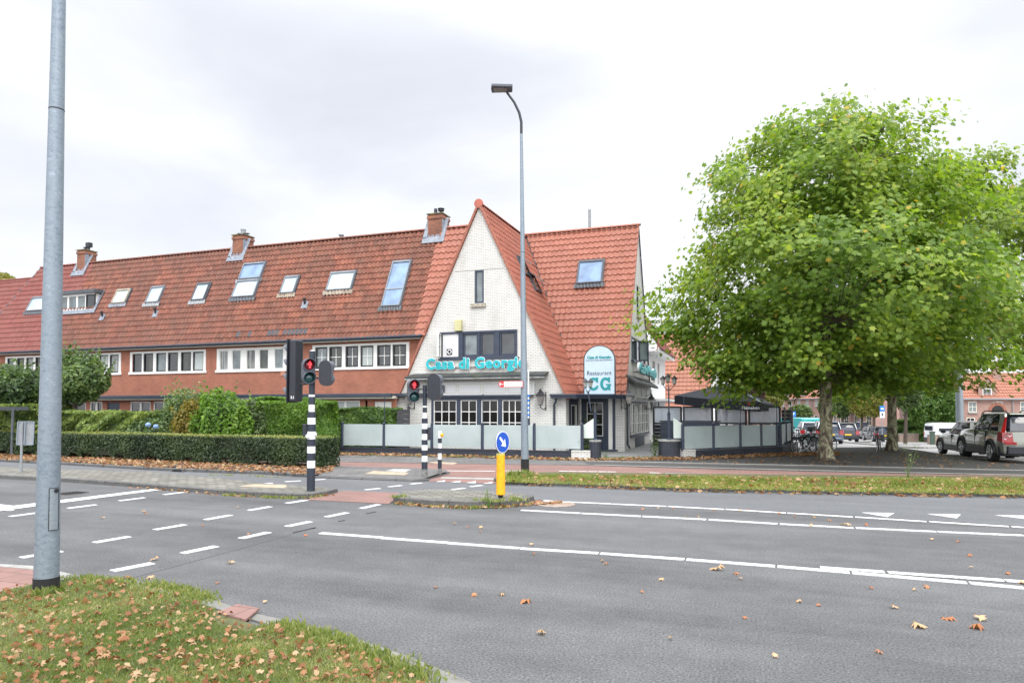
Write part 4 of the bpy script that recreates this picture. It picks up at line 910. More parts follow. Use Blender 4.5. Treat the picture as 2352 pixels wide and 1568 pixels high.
bx1=min(bx1,YB-.6); ux1=min(ux1,YB-1.2)
ef.wall(m,[(YM,0),(YB,0),(YB,ZE-.1),(YM2,ZM-.15),(YM,ZE-.1)],[(esx0,esx1,ez0,ez1),(ux0,ux1,uez0,uez1),(bx0,bx1,bz0,bz1)],.12)
m.quad((-14.1,YB,0),(XE,YB,0),(XE,YB,ZE),(-14.1,YB,ZE)); m.quad((XL-.35,YF,0),(XL-.35,YF+2,0),(XL-.35,YF+2,ZE-.12),(XL-.35,YF,ZE-.12))
m.build('wall',M['white_brick'],rest)
# dark room behind the openings
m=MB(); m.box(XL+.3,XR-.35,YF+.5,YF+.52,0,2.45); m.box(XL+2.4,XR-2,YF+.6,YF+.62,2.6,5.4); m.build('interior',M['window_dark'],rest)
# roofs
L1=math.hypot(XR-XA,ZA-ZE)
tiles('wing_roof',(XR+.10,0,ZE-.22),(0,1,0),(XA-XR-.10,0,ZA-ZE+.22),[(YF-.02,0),(YM+.15,0),(YM2,L1+.15),(YF-.02,L1+.15)],M['roof_wing'],rest,tw=.235)
tiles('wing_roof',(XL-.10,0,ZE-.22),(0,1,0),(XA-XL+.10,0,ZA-ZE+.22),[(YF-.02,0),(YW+.6,0),(YM2,L1+.15),(YF-.02,L1+.15)],M['roof_new'],rest,tw=.235)
ridge('ridge_tiles',(XA,YF-.05,ZA+.06),(XA,YM2,ZA+.10),M['roof_new'],rest,r=.14,down=.05)
m=MB(); m.lathe((XA,YF-.12,ZA+.02),[(.0,0),(.20,.01),(.21,.05),(.20,.10)],20,axis=(0,1,0)); m.build('ridge_end_disc',paint('disc_tile',(.45,.13,.09),.6,var=.1),rest,smooth=True)
verge('verge_tiles',(XL-.13,YF-.03,ZE-.28),(XA-.02,YF-.03,ZA+.0),M['roof_new'],rest)
verge('verge_tiles',(XR+.13,YF-.03,ZE-.28),(XA+.02,YF-.03,ZA+.0),M['roof_new'],rest)
Lm=math.hypot(YM2-YM,ZM-ZE)
# main slope, cut along the valley
sl_m=(ZM-ZE)/(YM2-YM)
xv=lambda z: XR+(XA-XR)*(z-ZE)/(ZA-ZE)
tiles('main_roof',(0,YM-.10,ZE-.10*sl_m),(1,0,0),(0,YM2-YM,ZM-ZE),[(xv(ZE),0),(XE+.07,0),(XE+.07,Lm+.2),(XA+.1,Lm+.2)],M['roof_new'],rest,tw=.26,tl=.35)
ridge('ridge_tiles',(XA,YM2,ZM+.04),(XE+.12,YM2,ZM+.04),M['roof_new'],rest,r=.14)
m=MB(); m.poly([(XA-3,YM2+.02,ZM),(XE,YM2+.02,ZM),(XE,YB,ZE),(XA-3,YB,ZE)]); m.build('rear_roof',M['roof_new'],rest)
ridge('valley_gutter',(XR+.12,YM-.02,ZE-.10),(XA+.05,YM2-.05,ZM-.02),M['black_paint'],rest,r=.055,L=1.)
verge('verge_tiles',(XE+.05,YM-.10,ZE-.15),(XE+.05,YM2,ZM+.02),M['roof_new'],rest,w=.07,h=.10)
verge('verge_board',(XE+.05,YB+.05,ZE-.15),(XE+.05,YM2,ZM+.02),M['black_paint'],rest,w=.06,h=.12,L=1.5)
# strip of new tiles over the row roof, its gutter side chimney
L_=(ZR-ZG)/sS
tiles('side_roof',(0,YG-.06,ZG-.06*SL+.02),(1,0,0),(0,cS,sS),[(-14.15,0),(-13.62,0),(-11.2,L_+.05),(-14.15,L_+.05)],M['roof_new'],rest,tw=.26,tl=.35)
ridge('ridge_tiles',(-14.15,YR,ZR+.02),(-11.2,YR,ZR+.02),M['roof_new'],rest,r=.13)
m=MB(); m.poly([(-14.15,YR+.02,ZR),(-11.,YR+.02,ZR),(-11.,YW+5,5.2),(-14.15,YW+5,5.2)]); m.build('rear_roof',M['roof_new'],rest)
chimney(zK(403,0)[0],zK(548,0)[0],zK(620,0)[0],zK(0,290)[1],zK(0,532)[1],parent=rest,kind=2)
# gable windows
window(rest,gf,sx0,sx1,sz0,sz1,1,1,M['navy_paint'],None,M['window_pale'],n=-.05,fw=.075)
m=MB(); gf.box(m,sx0-.16,sx1+.10,sz0-.17,sz0-.03,-.02,.09); m.build('sill',paint('old_sill',(.42,.38,.30),.9,var=.5,scale=14,dirt=(.06,.05,.04),damt=.9,dscale=8),rest)
m=MB(); hw_=(ZA-.2-sz1)*.467-.10; gf.box(m,XA-hw_,XA+hw_,sz1+.0,sz1+.018,0,.006); m.build('string_course',paint('joint_line',(.30,.29,.26),.9),rest)
u=[gx(v,170).x for v in (480,650,690,830,845,985,1025,1175,1190)]
m=MB(); fN=M['navy_paint']
gf.box(m,u[0],u[8],uz1-.09,uz1,-.12,.04); gf.box(m,u[0],u[8],uz0,uz0+.07,-.12,.04)
for a,b in ((u[0],u[0]+.05),(u[1]-.0,u[2]),(u[3],u[4]),(u[5],u[6]),(u[7],u[8])): gf.box(m,a,b,uz0+.071,uz1-.091,-.12,.03)
m.build('window_frame',fN,rest)
m=MB(); gf.box(m,u[0]-.05,u[8]+.08,uz0-.08,uz0-.001,-.1,.10); m.build('sill',fN,rest)
for a,b in ((u[2],u[3]),(u[4],u[5]),(u[6],u[7])): window(rest,gf,a+.003,b-.003,uz0+.073,uz1-.093,1,1,fN,None,M['window'] if a>u[3] else M['window_pale'],n=-.07,fw=.075)
m=MB(); gf.box(m,u[0]+.12,u[1]-.003,uz0+.073,uz1-.093,-.08,-.02); bd=m.build('white_board',M['white_board'],rest)
fcx,fcz=gx(566,238).x,gx(566,238).z
m=MB(); gf.box(m,fcx-.13,fcx+.13,fcz-.13,fcz+.13,-.02,.0); m.build('fan_frame',M['black_paint'],bd)
m=MB(); m.torus((fcx,YF-.005,fcz),(0,1,0),.085,.022,20,6); m.build('fan_ring',M['white_board'],bd)
m=MB(); m.poly([gf.p(u[0]+.0,uz0+.04,.02),gf.p(u[0]-.02,uz0-.0,.55),gf.p(u[0]-.02,uz1-.10,.55),gf.p(u[0],uz1-.05,.02)])
m=MB()
cs=Face(gf.p(u[0]+.02,0,.03),Vector((.25,-.97,0)).normalized(),Vector((.97,.25,0)).normalized()); window(rest,cs,0,.62,uz0+.05,uz1-.08,1,2,M['white_paint'],M['white_paint'],M['window_pale'],n=.0,fw=.05,label='open white casement')
yb=PY(*zK(722,1408),YF); m=MB(); gf.box(m,yb.x-.16,yb.x+.16,yb.z-.25,yb.z+.25,0,.18); m.build('alarm_box',paint('alarm_yellow',(.55,.52,.28),.6,var=.1),rest,bevel=.02)
# ground floor front windows
def gw(zx0,zx1,cols):
    a,b=gx(zx0,800).x,gx(zx1,800).x; return window(rest,gf,a,b,wz0+.06,wz1-.12,cols,3,M['white_paint'],M['white_paint'],M['window_dark'],n=-.05,fw=.035,bw=.035)
m=MB(); xs=[gx(v,800).x for v in (400,420,632,668,818,858,1012,1050,1288,1305)]
gf.box(m,xs[0],xs[9],wz1-.119,wz1,-.12,.03); gf.box(m,xs[0],xs[9],wz0,wz0+.059,-.12,.03)
for q in range(0,10,2): gf.box(m,xs[q],xs[q+1],wz0+.0595,wz1-.1195,-.12,.02)
m.build('window_frame',M['navy_paint'],rest)
gw(421,631,3);gw(669,817,2);gw(859,1011,2);gw(1051,1287,4)
# white fascia panels over the windows, dark rail, awning
fz1,fz0=gx(850,512).z,gx(850,634).z; fa,fb2=gx(415,570).x,gx(1350,570).x
m=MB(); gf.box(m,fa,fb2,fz0,fz1,.0,.05)
fas=m.build('fascia',M['white_board'],rest)
m=MB(); w_=(fb2-fa-.1)/4
for q in range(4):
    a=fa+.08+w_*q; b=a+w_-.08
    for (p0,p1,r0,r1) in ((a,b,fz1-.11,fz1-.08),(a,b,fz0+.08,fz0+.11),(a,a+.03,fz0+.11,fz1-.11),(b-.03,b,fz0+.11,fz1-.11)): gf.box(m,p0,p1,r0,r1,.05,.065)
m.build('fascia_panels',M['cream_paint'],fas)
sp=gx(502,578); m=MB(); gf.box(m,sp.x-.15,sp.x+.15,sp.z-.17,sp.z+.17,.07,.16); m.build('loudspeaker',M['grey_plastic'],rest,bevel=.05)
m=MB(); gf.box(m,xs[0]-.05,fb2-.05,wz1+.002,wz1+.10,.0,.14); m.build('rail',M['gutter_paint'],rest,bevel=.015)
az=gx(850,428).z; a0_,a1_=gx(215,450).x,gx(1478,430).x; lz=gx(850,478).z
aw=MB(); V0=gf.p(a0_,az+.02,.02);
aw.add([gf.p(a0_+.15,az,.02),gf.p(a1_,az,.02),gf.p(a1_,lz+.08,.62),gf.p(a0_-.15+.15,lz+.08,.62),gf.p(a0_+.15,az-.09,.02),gf.p(a1_,az-.09,.02),gf.p(a1_,lz-.02,.62),gf.p(a0_,lz-.02,.62)],[(0,3,2,1),(4,5,6,7),(3,7,6,2),(0,1,5,4),(0,4,7,3),(1,2,6,5)])
awm=paint('awning_cloth',(.045,.048,.05),.8,var=.3,scale=4,dirt=(.10,.115,.06),damt=.7,dscale=1.5)
o=aw.build('awning',awm,rest,recalc=True)
m=MB(); gf.box(m,a0_,a1_,lz-.06,lz-.021,.56,.66); m.build('front_bar',paint('bar_white',(.30,.31,.31),.6,var=.6,scale=9),o)
# strip gutter on the left of the window (ties to the row)
m=MB(); m.box(XL-.35,xs[0],YF-.28,YF-.16,2.40,2.56); m.box(XL-.35,xs[0],YF-.16,YF,2.46,2.52); m.build('lower_gutter',M['gutter_paint'],rest,bevel=.02)
# canopy over the corner entrance
cz1=PY(*zF(400,622),26.65).z; cz0=cz1-.20
cp_=[(PY(*zF(212,640),26.65).x,27.0),(PY(*zF(212,640),26.65).x,26.65),(XR+.55,26.65),(XE+.32,28.75),(XE+.32,30.1),(XE+.002,30.1),(XE+.002,YM-.002),(XR+.002,YM-.002),(XR+.002,27.0)]
m=MB(); m.prism(cp_,cz0+.02,cz1-.03); m.build('canopy',M['navy_paint'],rest)
m=MB(); q_=cp_[:5]
for i in range(len(q_)-1): m.obox((q_[i][0],q_[i][1],cz1-.05),(q_[i+1][0],q_[i+1][1],cz1-.05),.10,.09)
m.build('canopy_gutter',M['gutter_paint'],rest,bevel=.015)
m=MB(); a=PY(*zF(245,700),26.85).x; m.tube([(a+.12,26.72,cz0),(a+.10,26.75,cz0-.12),(a-.02,26.9,cz0-.25),(a-.02,26.93,cz0-.4),(a-.02,26.93,.02)],.045,10); m.build('rain_pipe',M['gutter_paint'],rest,smooth=True)
# entrance: side window in the wing wall, door, white posts
window(rest,sf,27.58,29.07,.12,2.28,1,1,M['navy_paint'],None,M['window_dark'],n=-.02,fw=.28)
m=MB(); sf.box(m,27.86,27.90,.40,2.0,-.02,.035); sf.box(m,28.75,28.79,.40,2.0,-.02,.035); sf.box(m,27.86,28.79,2.0,2.04,-.02,.035); sf.box(m,27.86,28.79,.36,.40,-.02,.035); m.build('window_frame',M['white_paint'],rest)
dz=lambda zy: PY(*zF(620,zy),YM).z
m=MB(); a,b=PY(*zF(443,900),YM).x,PY(*zF(496,900),YM).x; mf.box(m,max(a,XR+.03),b,.02,2.42,-.06,.06); a,b=PY(*zF(746,900),YM).x,PY(*zF(782,900),YM).x; mf.box(m,a,b,.02,2.42,-.06,.06); m.build('door_post',M['white_paint'],rest)
m=MB(); mf.box(m,b+.001,PY(*zF(807,900),YM).x,.02,2.42,-.06,.02); mf.box(m,door_x0,door_x1,2.24,2.42,-.06,.02); m.build('door_frame',M['navy_paint'],rest)
m=MB(); g0,g1=PY(*zF(545,800),YM).x,PY(*zF(693,800),YM).x; gz1,gz0=dz(702),dz(1012)
for (p0,p1,r0,r1) in ((door_x0,g0,.05,2.24),(g1,door_x1,.05,2.24),(g0,g1,.05,gz0),(g0,g1,gz1,2.24)): mf.box(m,p0+.001,p1-.001,r0,r1-.001,-.08,-.03)
dr=m.build('door',M['navy_paint'],rest)
window(dr,mf,g0,g1,gz0,gz1,2,3,M['white_paint'],M['white_paint'],M['window_dark'],n=-.05,fw=.03,bw=.03)
m=MB(); m.tube([mf.p(g1+.06,1.02,-.0),mf.p(g1+.06,1.02,.06),mf.p(g1-.04,1.02,.06)],.012,8); m.build('handle',M['alu'],dr)
m=MB(); mf.box(m,XR+.4,XE-.3,.0,.10,.0,.40); m.build('doorstep',M['navy_paint'],rest)
# east side
window(rest,ef,esx0,esx1,ez0,ez1,1,1,M['navy_paint'],None,M['window'],n=-.06,fw=.05)
m=MB(); ef.box(m,esx0-.05,esx1+.2,ez0-.12,ez0,-.02,.1); m.build('sill',MATS['old_sill'],rest)
for q in range(3):
    a=ux0+(ux1-ux0)*q/3; b=ux0+(ux1-ux0)*(q+1)/3; window(rest,ef,a,b,uez0,uez1,1,1,M['navy_paint'],None,M['window'],n=-.03,fw=.07)
ow=Face(ef.p(ux0+(ux1-ux0)*.45,0,.03),Vector((.9,.42,0)).normalized(),Vector((.42,-.9,0)).normalized()); window(rest,ow,0,.5,uez0+.05,uez1-.05,1,1,M['navy_paint'],None,M['window_pale'],n=.0,fw=.06,label='open casement')
m=MB(); ef.box(m,ux0-.1,ux1+.1,uez0-.1,uez0,-.02,.12); m.build('sill',M['navy_paint'],rest)
for q in range(4):
    a=bx0+.05+(bx1-bx0-.1)*q/4; b=bx0+.05+(bx1-bx0-.1)*(q+1)/4; window(rest,ef,a+.04,b-.04,bz0+.12,bz1-.1,2,3,M['white_paint'],M['white_paint'],M['window_dark'],n=-.04,fw=.035,bw=.03)
m=MB(); ef.box(m,bx0,bx1,bz1-.09,bz1,-.1,.03); ef.box(m,bx0,bx1,bz0,bz0+.11,-.1,.06)
for q in range(5): a=bx0+.05+(bx1-bx0-.1)*q/4; ef.box(m,a-.04,a+.04,bz0+.111,bz1-.091,-.1,.02)
m.build('window_frame',M['navy_paint'],rest)
m=MB(); c0,c1=PX(*zF(990,1060),XE).y,PX(*zF(1070,1060),XE).y
for q in range(7): ef.box(m,c0,c1,.05+(bz0-.12)*q/7,.04+(bz0-.12)*(q+1)/7,0,.045)
m.build('cellar_hatch',M['navy_paint'],rest)
pz1,pz0=PX(*zF(1020,545),XE).z,PX(*zF(1020,660),XE).z; py0,py1=PX(*zF(932,600),XE).y,PX(*zF(1120,600),XE).y
m=MB(); ef.box(m,py0,py1,pz0,pz1,0,.06); fz=m.build('fascia',M['white_board'],rest); m=MB()
for q in range(4):
    a=py0+.1+(py1-py0-.1)*q/4; b=a+(py1-py0-.1)/4-.12
    for (p0,p1,r0,r1) in ((a,b,pz1-.12,pz1-.09),(a,b,pz0+.08,pz0+.11),(a,a+.03,pz0+.11,pz1-.12),(b-.03,b,pz0+.11,pz1-.12)): ef.box(m,p0,p1,r0,r1,.06,.08)
m.build('fascia_panels',M['cream_paint'],fz)
q0,q1=YM+.25,YB-.3; tz=PX(*zF(930,450),XE).z
m=MB(); m.add([ef.p(q0,tz,.02),ef.p(q1,tz,.02),ef.p(q1,tz-.34,.48),ef.p(q0,tz-.34,.48),ef.p(q0,tz-.12,.02),ef.p(q1,tz-.12,.02),ef.p(q1,tz-.46,.48),ef.p(q0,tz-.46,.48)],[(0,3,2,1),(4,5,6,7),(3,7,6,2),(0,1,5,4),(0,4,7,3),(1,2,6,5)])
o=m.build('awning',awm,rest,recalc=True)
m=MB(); ef.box(m,YM+.1,YB-.5,PX(*zF(1080,688),XE+.5).z-.02,PX(*zF(1080,688),XE+.5).z+.03,.42,.50); ef.box(m,YM+.3,YM+.36,2.3,2.36,0,.46); ef.box(m,YB-.9,YB-.84,2.3,2.36,0,.46); m.build('lamp_rail',M['zinc'],rest)
m=MB(); m.tube([ef.p(YM+.35,2.5,.07),ef.p(YM+.35,.3,.07),ef.p(YM+.42,.12,.16)],.045,8); m.build('rain_pipe',M['gutter_paint'],rest)
m=MB(); m.tube([(XR+1.9,YM+.0,2.5)]+[(XR+1.9,YM,2.5)],.001,3) if False else None
# skylights of the restaurant: main slope and the wing's side slope
def RPM(x,y):
    r=ray(x,y); t=(ZE-YM*sl_m-CH)/(r[2]-sl_m*r[1]); return Vector((r[0]*t,r[1]*t,CH+r[2]*t))
skylight([zL(590,540),zL(862,525),zL(558,785),zL(838,770)],M['dark_lead'],gl,M['dark_lead'],parent=rest,Y0=YM-.05,Z0=ZE-.05*sl_m,rp=RPM,label='square skylight in the orange slope')
def wing_skylight(ya,yb_,sa,sb,openit):
    U=Vector((0,1,0)); V=Vector((XA-XR,0,ZA-ZE)).normalized(); Nn=U.cross(V); Nn=Nn if Nn.z>0 else -Nn; O=Vector((XR+.03,0,ZE-.05))
    P=lambda y,s_,n: O+U*y+V*s_+Nn*n
    def bx(m,y0,y1,s0,s1,n0,n1):
        return m.add([P(y,s_,n) for n in (n0,n1) for s_ in (s0,s1) for y in (y0,y1)],[(0,2,3,1),(4,5,7,6),(0,1,5,4),(2,6,7,3),(0,4,6,2),(1,3,7,5)])
    m=MB(); w=.06
    for a in ((ya,ya+w,sa,sb),(yb_-w,yb_,sa,sb),(ya+w,yb_-w,sa,sa+w),(ya+w,yb_-w,sb-w,sb)): bx(m,*a,0,.17)
    o=m.build('skylight',M['dark_lead'],rest,recalc=True); g=MB(); bx(g,ya+w,yb_-w,sa+w,sb-w,.11,.14); g.build('pane',M['window'],o,recalc=True)
    s=MB(); c,d=P(ya,sb,.13),P(yb_,sb,.13); out=(Nn*.45-V*(sb-sa)*.75)
    s.slab([c,d,d+out,c+out],Nn*.04); s.build('sash',M['alu'],o)
    b=MB(); bx(b,ya+.1,ya+.16,sa+w,sb-w,.141,.16); b.build('wood_lining',paint('pine',(.45,.25,.10),.6) if 'pine' not in MATS else MATS['pine'],o,recalc=True)
def RW(x,y):   # on the wing's right slope
    a=(ZA-ZE)/(XA-XR); r=ray(x,y); t=(ZE-XR*a-CH)/(r[2]-a*r[0]); return Vector((r[0]*t,r[1]*t,CH+r[2]*t))
for (za,zb_) in ((zK(1275,700),zK(1345,830)),(zK(1385,865),zK(1475,1015))):
    A_,B_=RW(*za),RW(*zb_); s1=(A_.z-ZE)/(ZA-ZE)*L1; s0=(B_.z-ZE)/(ZA-ZE)*L1; wing_skylight(min(A_.y,B_.y),min(A_.y,B_.y)+.9,s1-1.0,s1,True)
# chimney stub behind the main ridge
p=PD(1374,530,37); m=MB(); zt=PD(1374,506,37).z; m.box(p.x-.07,p.x+.07,YM2+.9,YM2+1.0,ZM-2,zt); m.build('flue_pipe',M['zinc'],rest)
# ------------------------------------------------------------ lettering
def text(body,size,mat,name,parent,face,u,z,n,depth=.05,bold=.0,align='LEFT',sx=1.,world=True,shear=0.,spacing=1.):
    cu=bpy.data.curves.new(name,'FONT'); cu.body=body; cu.size=size; cu.extrude=depth/2; cu.offset=bold; cu.align_x=align; cu.resolution_u=3; cu.space_character=spacing; cu.shear=shear
    o=bpy.data.objects.new(name,cu); COL.objects.link(o); dg=bpy.context.evaluated_depsgraph_get(); dg.update()
    me=bpy.data.meshes.new_from_object(o.evaluated_get(dg)); COL.objects.unlink(o); bpy.data.objects.remove(o)
    off=wloc(parent) if parent else Vector((0,0,0))
    for v in me.vertices:
        c=v.co.copy(); v.co=face.p(u+c.x*sx,z+c.y,n+c.z)-off
    me.materials.clear(); me.materials.append(mat); box_uv(me)
    ob=bpy.data.objects.new(name,me); COL.objects.link(ob); ob.parent=parent; return ob
def serif_word(body,cap,mat,edge,parent,face,u0,u1,z,n,depth):
    """heavy slab-like lettering with a pale outline plate behind, fitted to the width u0..u1"""
    t=text(body,cap/.72,mat,'letters',parent,face,0,z,n,depth,bold=cap*.055,spacing=1.12)
    xs=[v.co.dot(face.U) for v in t.data.vertices]; off=wloc(parent); a=min(xs)+off.dot(face.U)-face.O.dot(face.U); b=max(xs)+off.dot(face.U)-face.O.dot(face.U); s=(u1-u0)/(b-a)
    for v in t.data.vertices:
        w=v.co+off-face.O; uu=w.dot(face.U); v.co+=face.U*(u0+(uu-a)*s-uu)
    e=text(body,cap/.72,edge,'letter_backing',parent,face,0,z,n-depth*.55,depth*.8,bold=cap*.095,spacing=1.12)
    for v in e.data.vertices:
        w=v.co+off-face.O; uu=w.dot(face.U); v.co+=face.U*(u0+(uu-a)*s-uu)
    return t
sg=thing('restaurant_sign','long turquoise lettering on the white gable front under the upper windows','sign',(gx(362,390).x,YF,gx(362,392).z))
zl=gx(700,391).z; cap=(gx(400,300).z-gx(400,395).z)
serif_word('Casa di Georgio',cap,M['teal'],M['sign_white'],sg,gf,gx(364,390).x,PY(1210,845,YF).x+.02,zl,.13,.06)
m=MB(); gf.box(m,gx(380,390).x,PY(1205,845,YF).x,zl+.05,zl+.08,.0,.07); m.build('mounting_rail',M['zinc'],sg)
y0_,y1_=PX(*zF(1030,400),XE+.35).y,PX(*zF(1197,480),XE+.35).y
sg2=thing('restaurant_sign','turquoise lettering along the east wall above the side awning','sign',(XE,y0_,PX(*zF(1030,430),XE+.3).z))
zz=PX(*zF(1030,425),XE+.35).z
serif_word('Casa di Georgio',cap,paint('teal_faded',(.10,.40,.42),.5,var=.1),M['sign_white'],sg2,Face((XE,0,0),(0,1,0),(1,0,0)),y0_,min(y1_,YB-.2),zz,.35,.12)
m=MB(); ef.box(m,y0_,min(y1_,YB-.2),zz+.02,zz+.06,.20,.26); ef.box(m,y0_+.3,y0_+.34,zz+.0,zz+.04,0,.2); ef.box(m,YB-.8,YB-.76,zz,zz+.04,0,.2); m.build('mounting_rail',M['black_paint'],sg2)
# arched sign standing on the canopy
YS=28.1; af=Face((0,YS,0),(1,0,0),(0,-1,0))
ax0,ax1=PY(*zF(515,500),YS).x,PY(*zF(805,500),YS).x; az0=cz1-.02; azt=PY(*zF(660,178),YS).z
sg3=thing('arched_sign','pale blue round-topped sign with two big green letters above the entrance','sign',((ax0+ax1)/2,YS,az0))
def arch(x0,x1,z0,zt,n=22):
    c=(x0+x1)/2; r=(x1-x0)/2; ry_=min(r,(zt-z0)*.5)*.92; zc=zt-ry_
    return [(x0,z0),(x1,z0)]+[(c+r*math.cos(math.pi*k/n),zc+ry_*math.sin(math.pi*k/n)) for k in range(n+1)]
m=MB(); m.slab([af.p(u_,z_,0) for u_,z_ in arch(ax0,ax1,az0,azt)],(0,.16,0)); m.build('sign_case',M['black_paint'],sg3)
m=MB(); m.slab([af.p(u_,z_,.004) for u_,z_ in arch(ax0+.045,ax1-.03,az0+.03,azt-.035)],(0,-.012,0)); m.build('sign_face',M['sign_face'],sg3)
W_=ax1-ax0; cxs=(ax0+ax1)/2
zz=lambda zy: PY(*zF(660,zy),YS).z
text('Casa di Georgio',W_*.115,M['teal_dark'],'sign_text',sg3,af,cxs,zz(299),.022,.006,bold=.009,align='CENTER')
text('- Good food makes good memories -',W_*.064,M['text_dark'],'sign_text',sg3,af,cxs-.01,zz(320),.022,.004,align='CENTER',sx=.92)
text('Restaurant',W_*.185,M['text_dark'],'sign_text',sg3,af,cxs,zz(450),.022,.004,align='CENTER',sx=.98)
def slabC(m,x,z,w,h,G_=False):
    """slab-serif C or G in boxes and arcs"""
    pts=[];n=14; ro,ri=.5,.21
    def P(a,r,rz): return (x+w*(.47+r*math.cos(a)),z+h*(.5+rz*math.sin(a)))
    a0,a1=R(52),R(318)
    for k in range(n):
        t0=a0+(a1-a0)*k/n; t1=a0+(a1-a0)*(k+1)/n
        q=[P(t0,.47,.5),P(t1,.47,.5),P(t1,.20,.30),P(t0,.20,.30)]
        m.slab([af.p(u_,z_,.018) for u_,z_ in q],(0,-.008,0))
    m.slab([af.p(x+w*u_,z+h*v_,.0185) for u_,v_ in ((.72,1.0),(.90,1.0),(.90,.60),(.78,.60),(.62,.78))],(0,-.008,0))
    if G_:
        m.slab([af.p(x+w*u_,z+h*v_,.0185) for u_,v_ in ((.52,.50),(1.0,.50),(1.0,.38),(.93,.38),(.93,.02),(.78,.02),(.66,.12),(.66,.38),(.52,.38))],(0,-.0082,0))
    else:
        m.slab([af.p(x+w*u_,z+h*v_,.0185) for u_,v_ in ((.76,.40),(.95,.36),(.80,.08),(.62,.10))],(0,-.0082,0))
m=MB(); zb0,zb1=zz(594),zz(472); hh=zb1-zb0; xs_=lambda zx: PY(*zF(zx,530),YS).x
slabC(m,xs_(560),zb0,xs_(660)-xs_(560),hh); slabC(m,xs_(668),zb0,xs_(770)-xs_(668),hh,True); m.build('sign_letters',M['teal_dark'],sg3)
# small route sign fixed to the lamp post is built with the post
# ------------------------------------------------------------ lanterns on the walls
def lantern_head(parent,c,s=1.,glass=None):
    c=Vector(c)
    m=MB(); m.lathe(c,[(.05*s,-.04*s),(.09*s,0),(.0,.0)],4)
    b=MB(); b.tube([c,c+Vector((0,0,.30*s))],[.085*s*1.1,.155*s*1.1],4); o=b.build('lantern_glass',glass or paint('lantern_glass',(.22,.21,.20),.25,var=.3) if 'lantern_glass' not in MATS else MATS['lantern_glass'],parent)
    m=MB(); m.tube([c+Vector((0,0,.30*s)),c+Vector((0,0,.34*s)),c+Vector((0,0,.46*s)),c+Vector((0,0,.50*s))],[.20*s,.20*s,.07*s,.06*s],4); m.tube([c+Vector((0,0,.50*s)),c+Vector((0,0,.56*s))],[.075*s,.02*s],6); m2_=MB(); m2_.tube([c-Vector((0,0,.03*s)),c],[.06*s,.11*s],4); m2_.build('lantern_foot',M['black_paint'],parent)
    for k in range(4):
        a=math.pi/2*k; u0=Vector((0,0,1))
    m.build('lantern_cap',M['black_paint'],parent)
def wall_lantern(px,py,face_fn,label,out,s=1.15,hang=False):
    t=thing('wall_lantern',label,'lantern',face_fn); c=Vector(face_fn)
    o=Vector(out); m=MB(); w=c+o*.0
    m.tube([w-Vector((0,0,.38)),w+Vector((0,0,.42))],.022,6)
    m.tube([w-Vector((0,0,.25)),w+o*.18-Vector((0,0,.34)),w+o*.34-Vector((0,0,.22)),w+o*.34-Vector((0,0,.12))],.018,6)
    m.tube([w+Vector((0,0,.32)),w+o*.2+Vector((0,0,.40)),w+o*.3+Vector((0,0,.50)),w+o*.2+Vector((0,0,.55))],.012,6)
    m.build('bracket',M['black_paint'],t); lantern_head(t,w+o*.34-Vector((0,0,.12)),s)
    return t
lp=gx(215,690); wall_lantern(0,0,Vector((gx(245,700).x,YF,gx(215,690).z-.02)),'black wall lantern on the left of the white gable front beside the signal post',(-.35,-.9,0))
wall_lantern(0,0,Vector((gx(1452,700).x,YF,gx(1430,690).z-.02)),'black wall lantern on the white gable front left of the rain pipe',(-.45,-.85,0))
q=PX(*zF(980,700),XE+.55); wall_lantern(0,0,Vector((XE,q.y,q.z+.05)),'black lantern on the corner of the restaurant beside the entrance',(1,0,0),1.05)
q=PX(*zF(1187,705),XE+.6); wall_lantern(0,0,Vector((XE,min(q.y,YB-.1),q.z)),'black lantern at the far end of the side wall near the terrace screens',(1,0,0),1.05)
# ------------------------------------------------------------ houses along the side street, next to the restaurant
nb=thing('white_house','white rendered house with plum roof right behind the restaurant','house',(-5.2,40,0)); XN=-5.25; Y0n,Y1n=YB+.05,45.2; nf=Face((XN,0,0),(0,1,0),(1,0,0))
ze=5.15
m=MB(); nf.wall(m,[(Y0n,0),(Y1n,0),(Y1n,ze-.1),(Y0n,ze-.1)],[(39.,40.2,3.3,4.7),(41.2,42.2,3.3,4.7)],.1); m.quad((XN,Y1n,0),(XN-6,Y1n,0),(XN-6,Y1n,ze),(XN,Y1n,ze)); m.build('wall',M['white_board'],nb)
for a,b in ((39.,40.2),(41.2,42.2)): window(nb,nf,a,b,3.3,4.7,2,1,M['white_paint'],M['white_paint'],M['window_pale'],n=-.04,fw=.08,bw=.07)
m=MB(); m.box(XN,XN+.55,Y0n,Y1n+.1,ze-.12,ze-.05); m.box(XN+.52,XN+.60,Y0n,Y1n+.1,ze-.16,ze+.10); m.build('eaves_board',M['white_board'],nb)
Ln=5.2; tiles('roof',(XN+.62,0,ze),(0,1,0),(-.55,0,.83),[(Y0n,0),(Y1n+.1,0),(Y1n-.3,Ln),(Y0n,Ln)],M['roof_plum'],nb,tl=.36)
verge('verge_board',(XN+.62,Y1n+.12,ze),(XN+.62-.55*Ln,Y1n-.3,ze+.83*Ln),M['black_paint'],nb,w=.08,h=.12,L=2)
m=MB(); nf.box(m,Y0n+.3,Y0n+3.6,2.35,2.95,.02,.14); o=m.build('shop_board',M['white_board'],nb)
text('Eetcafe',.34,M['sign_red'],'board_text',nb,nf,Y0n+.5,2.52,.15,.01,bold=.01) if False else None
m=MB(); nf.box(m,Y0n+1.0,Y0n+2.0,1.75,2.3,.02,.32); m.build('air_conditioner',M['white_board'],nb,bevel=.02)
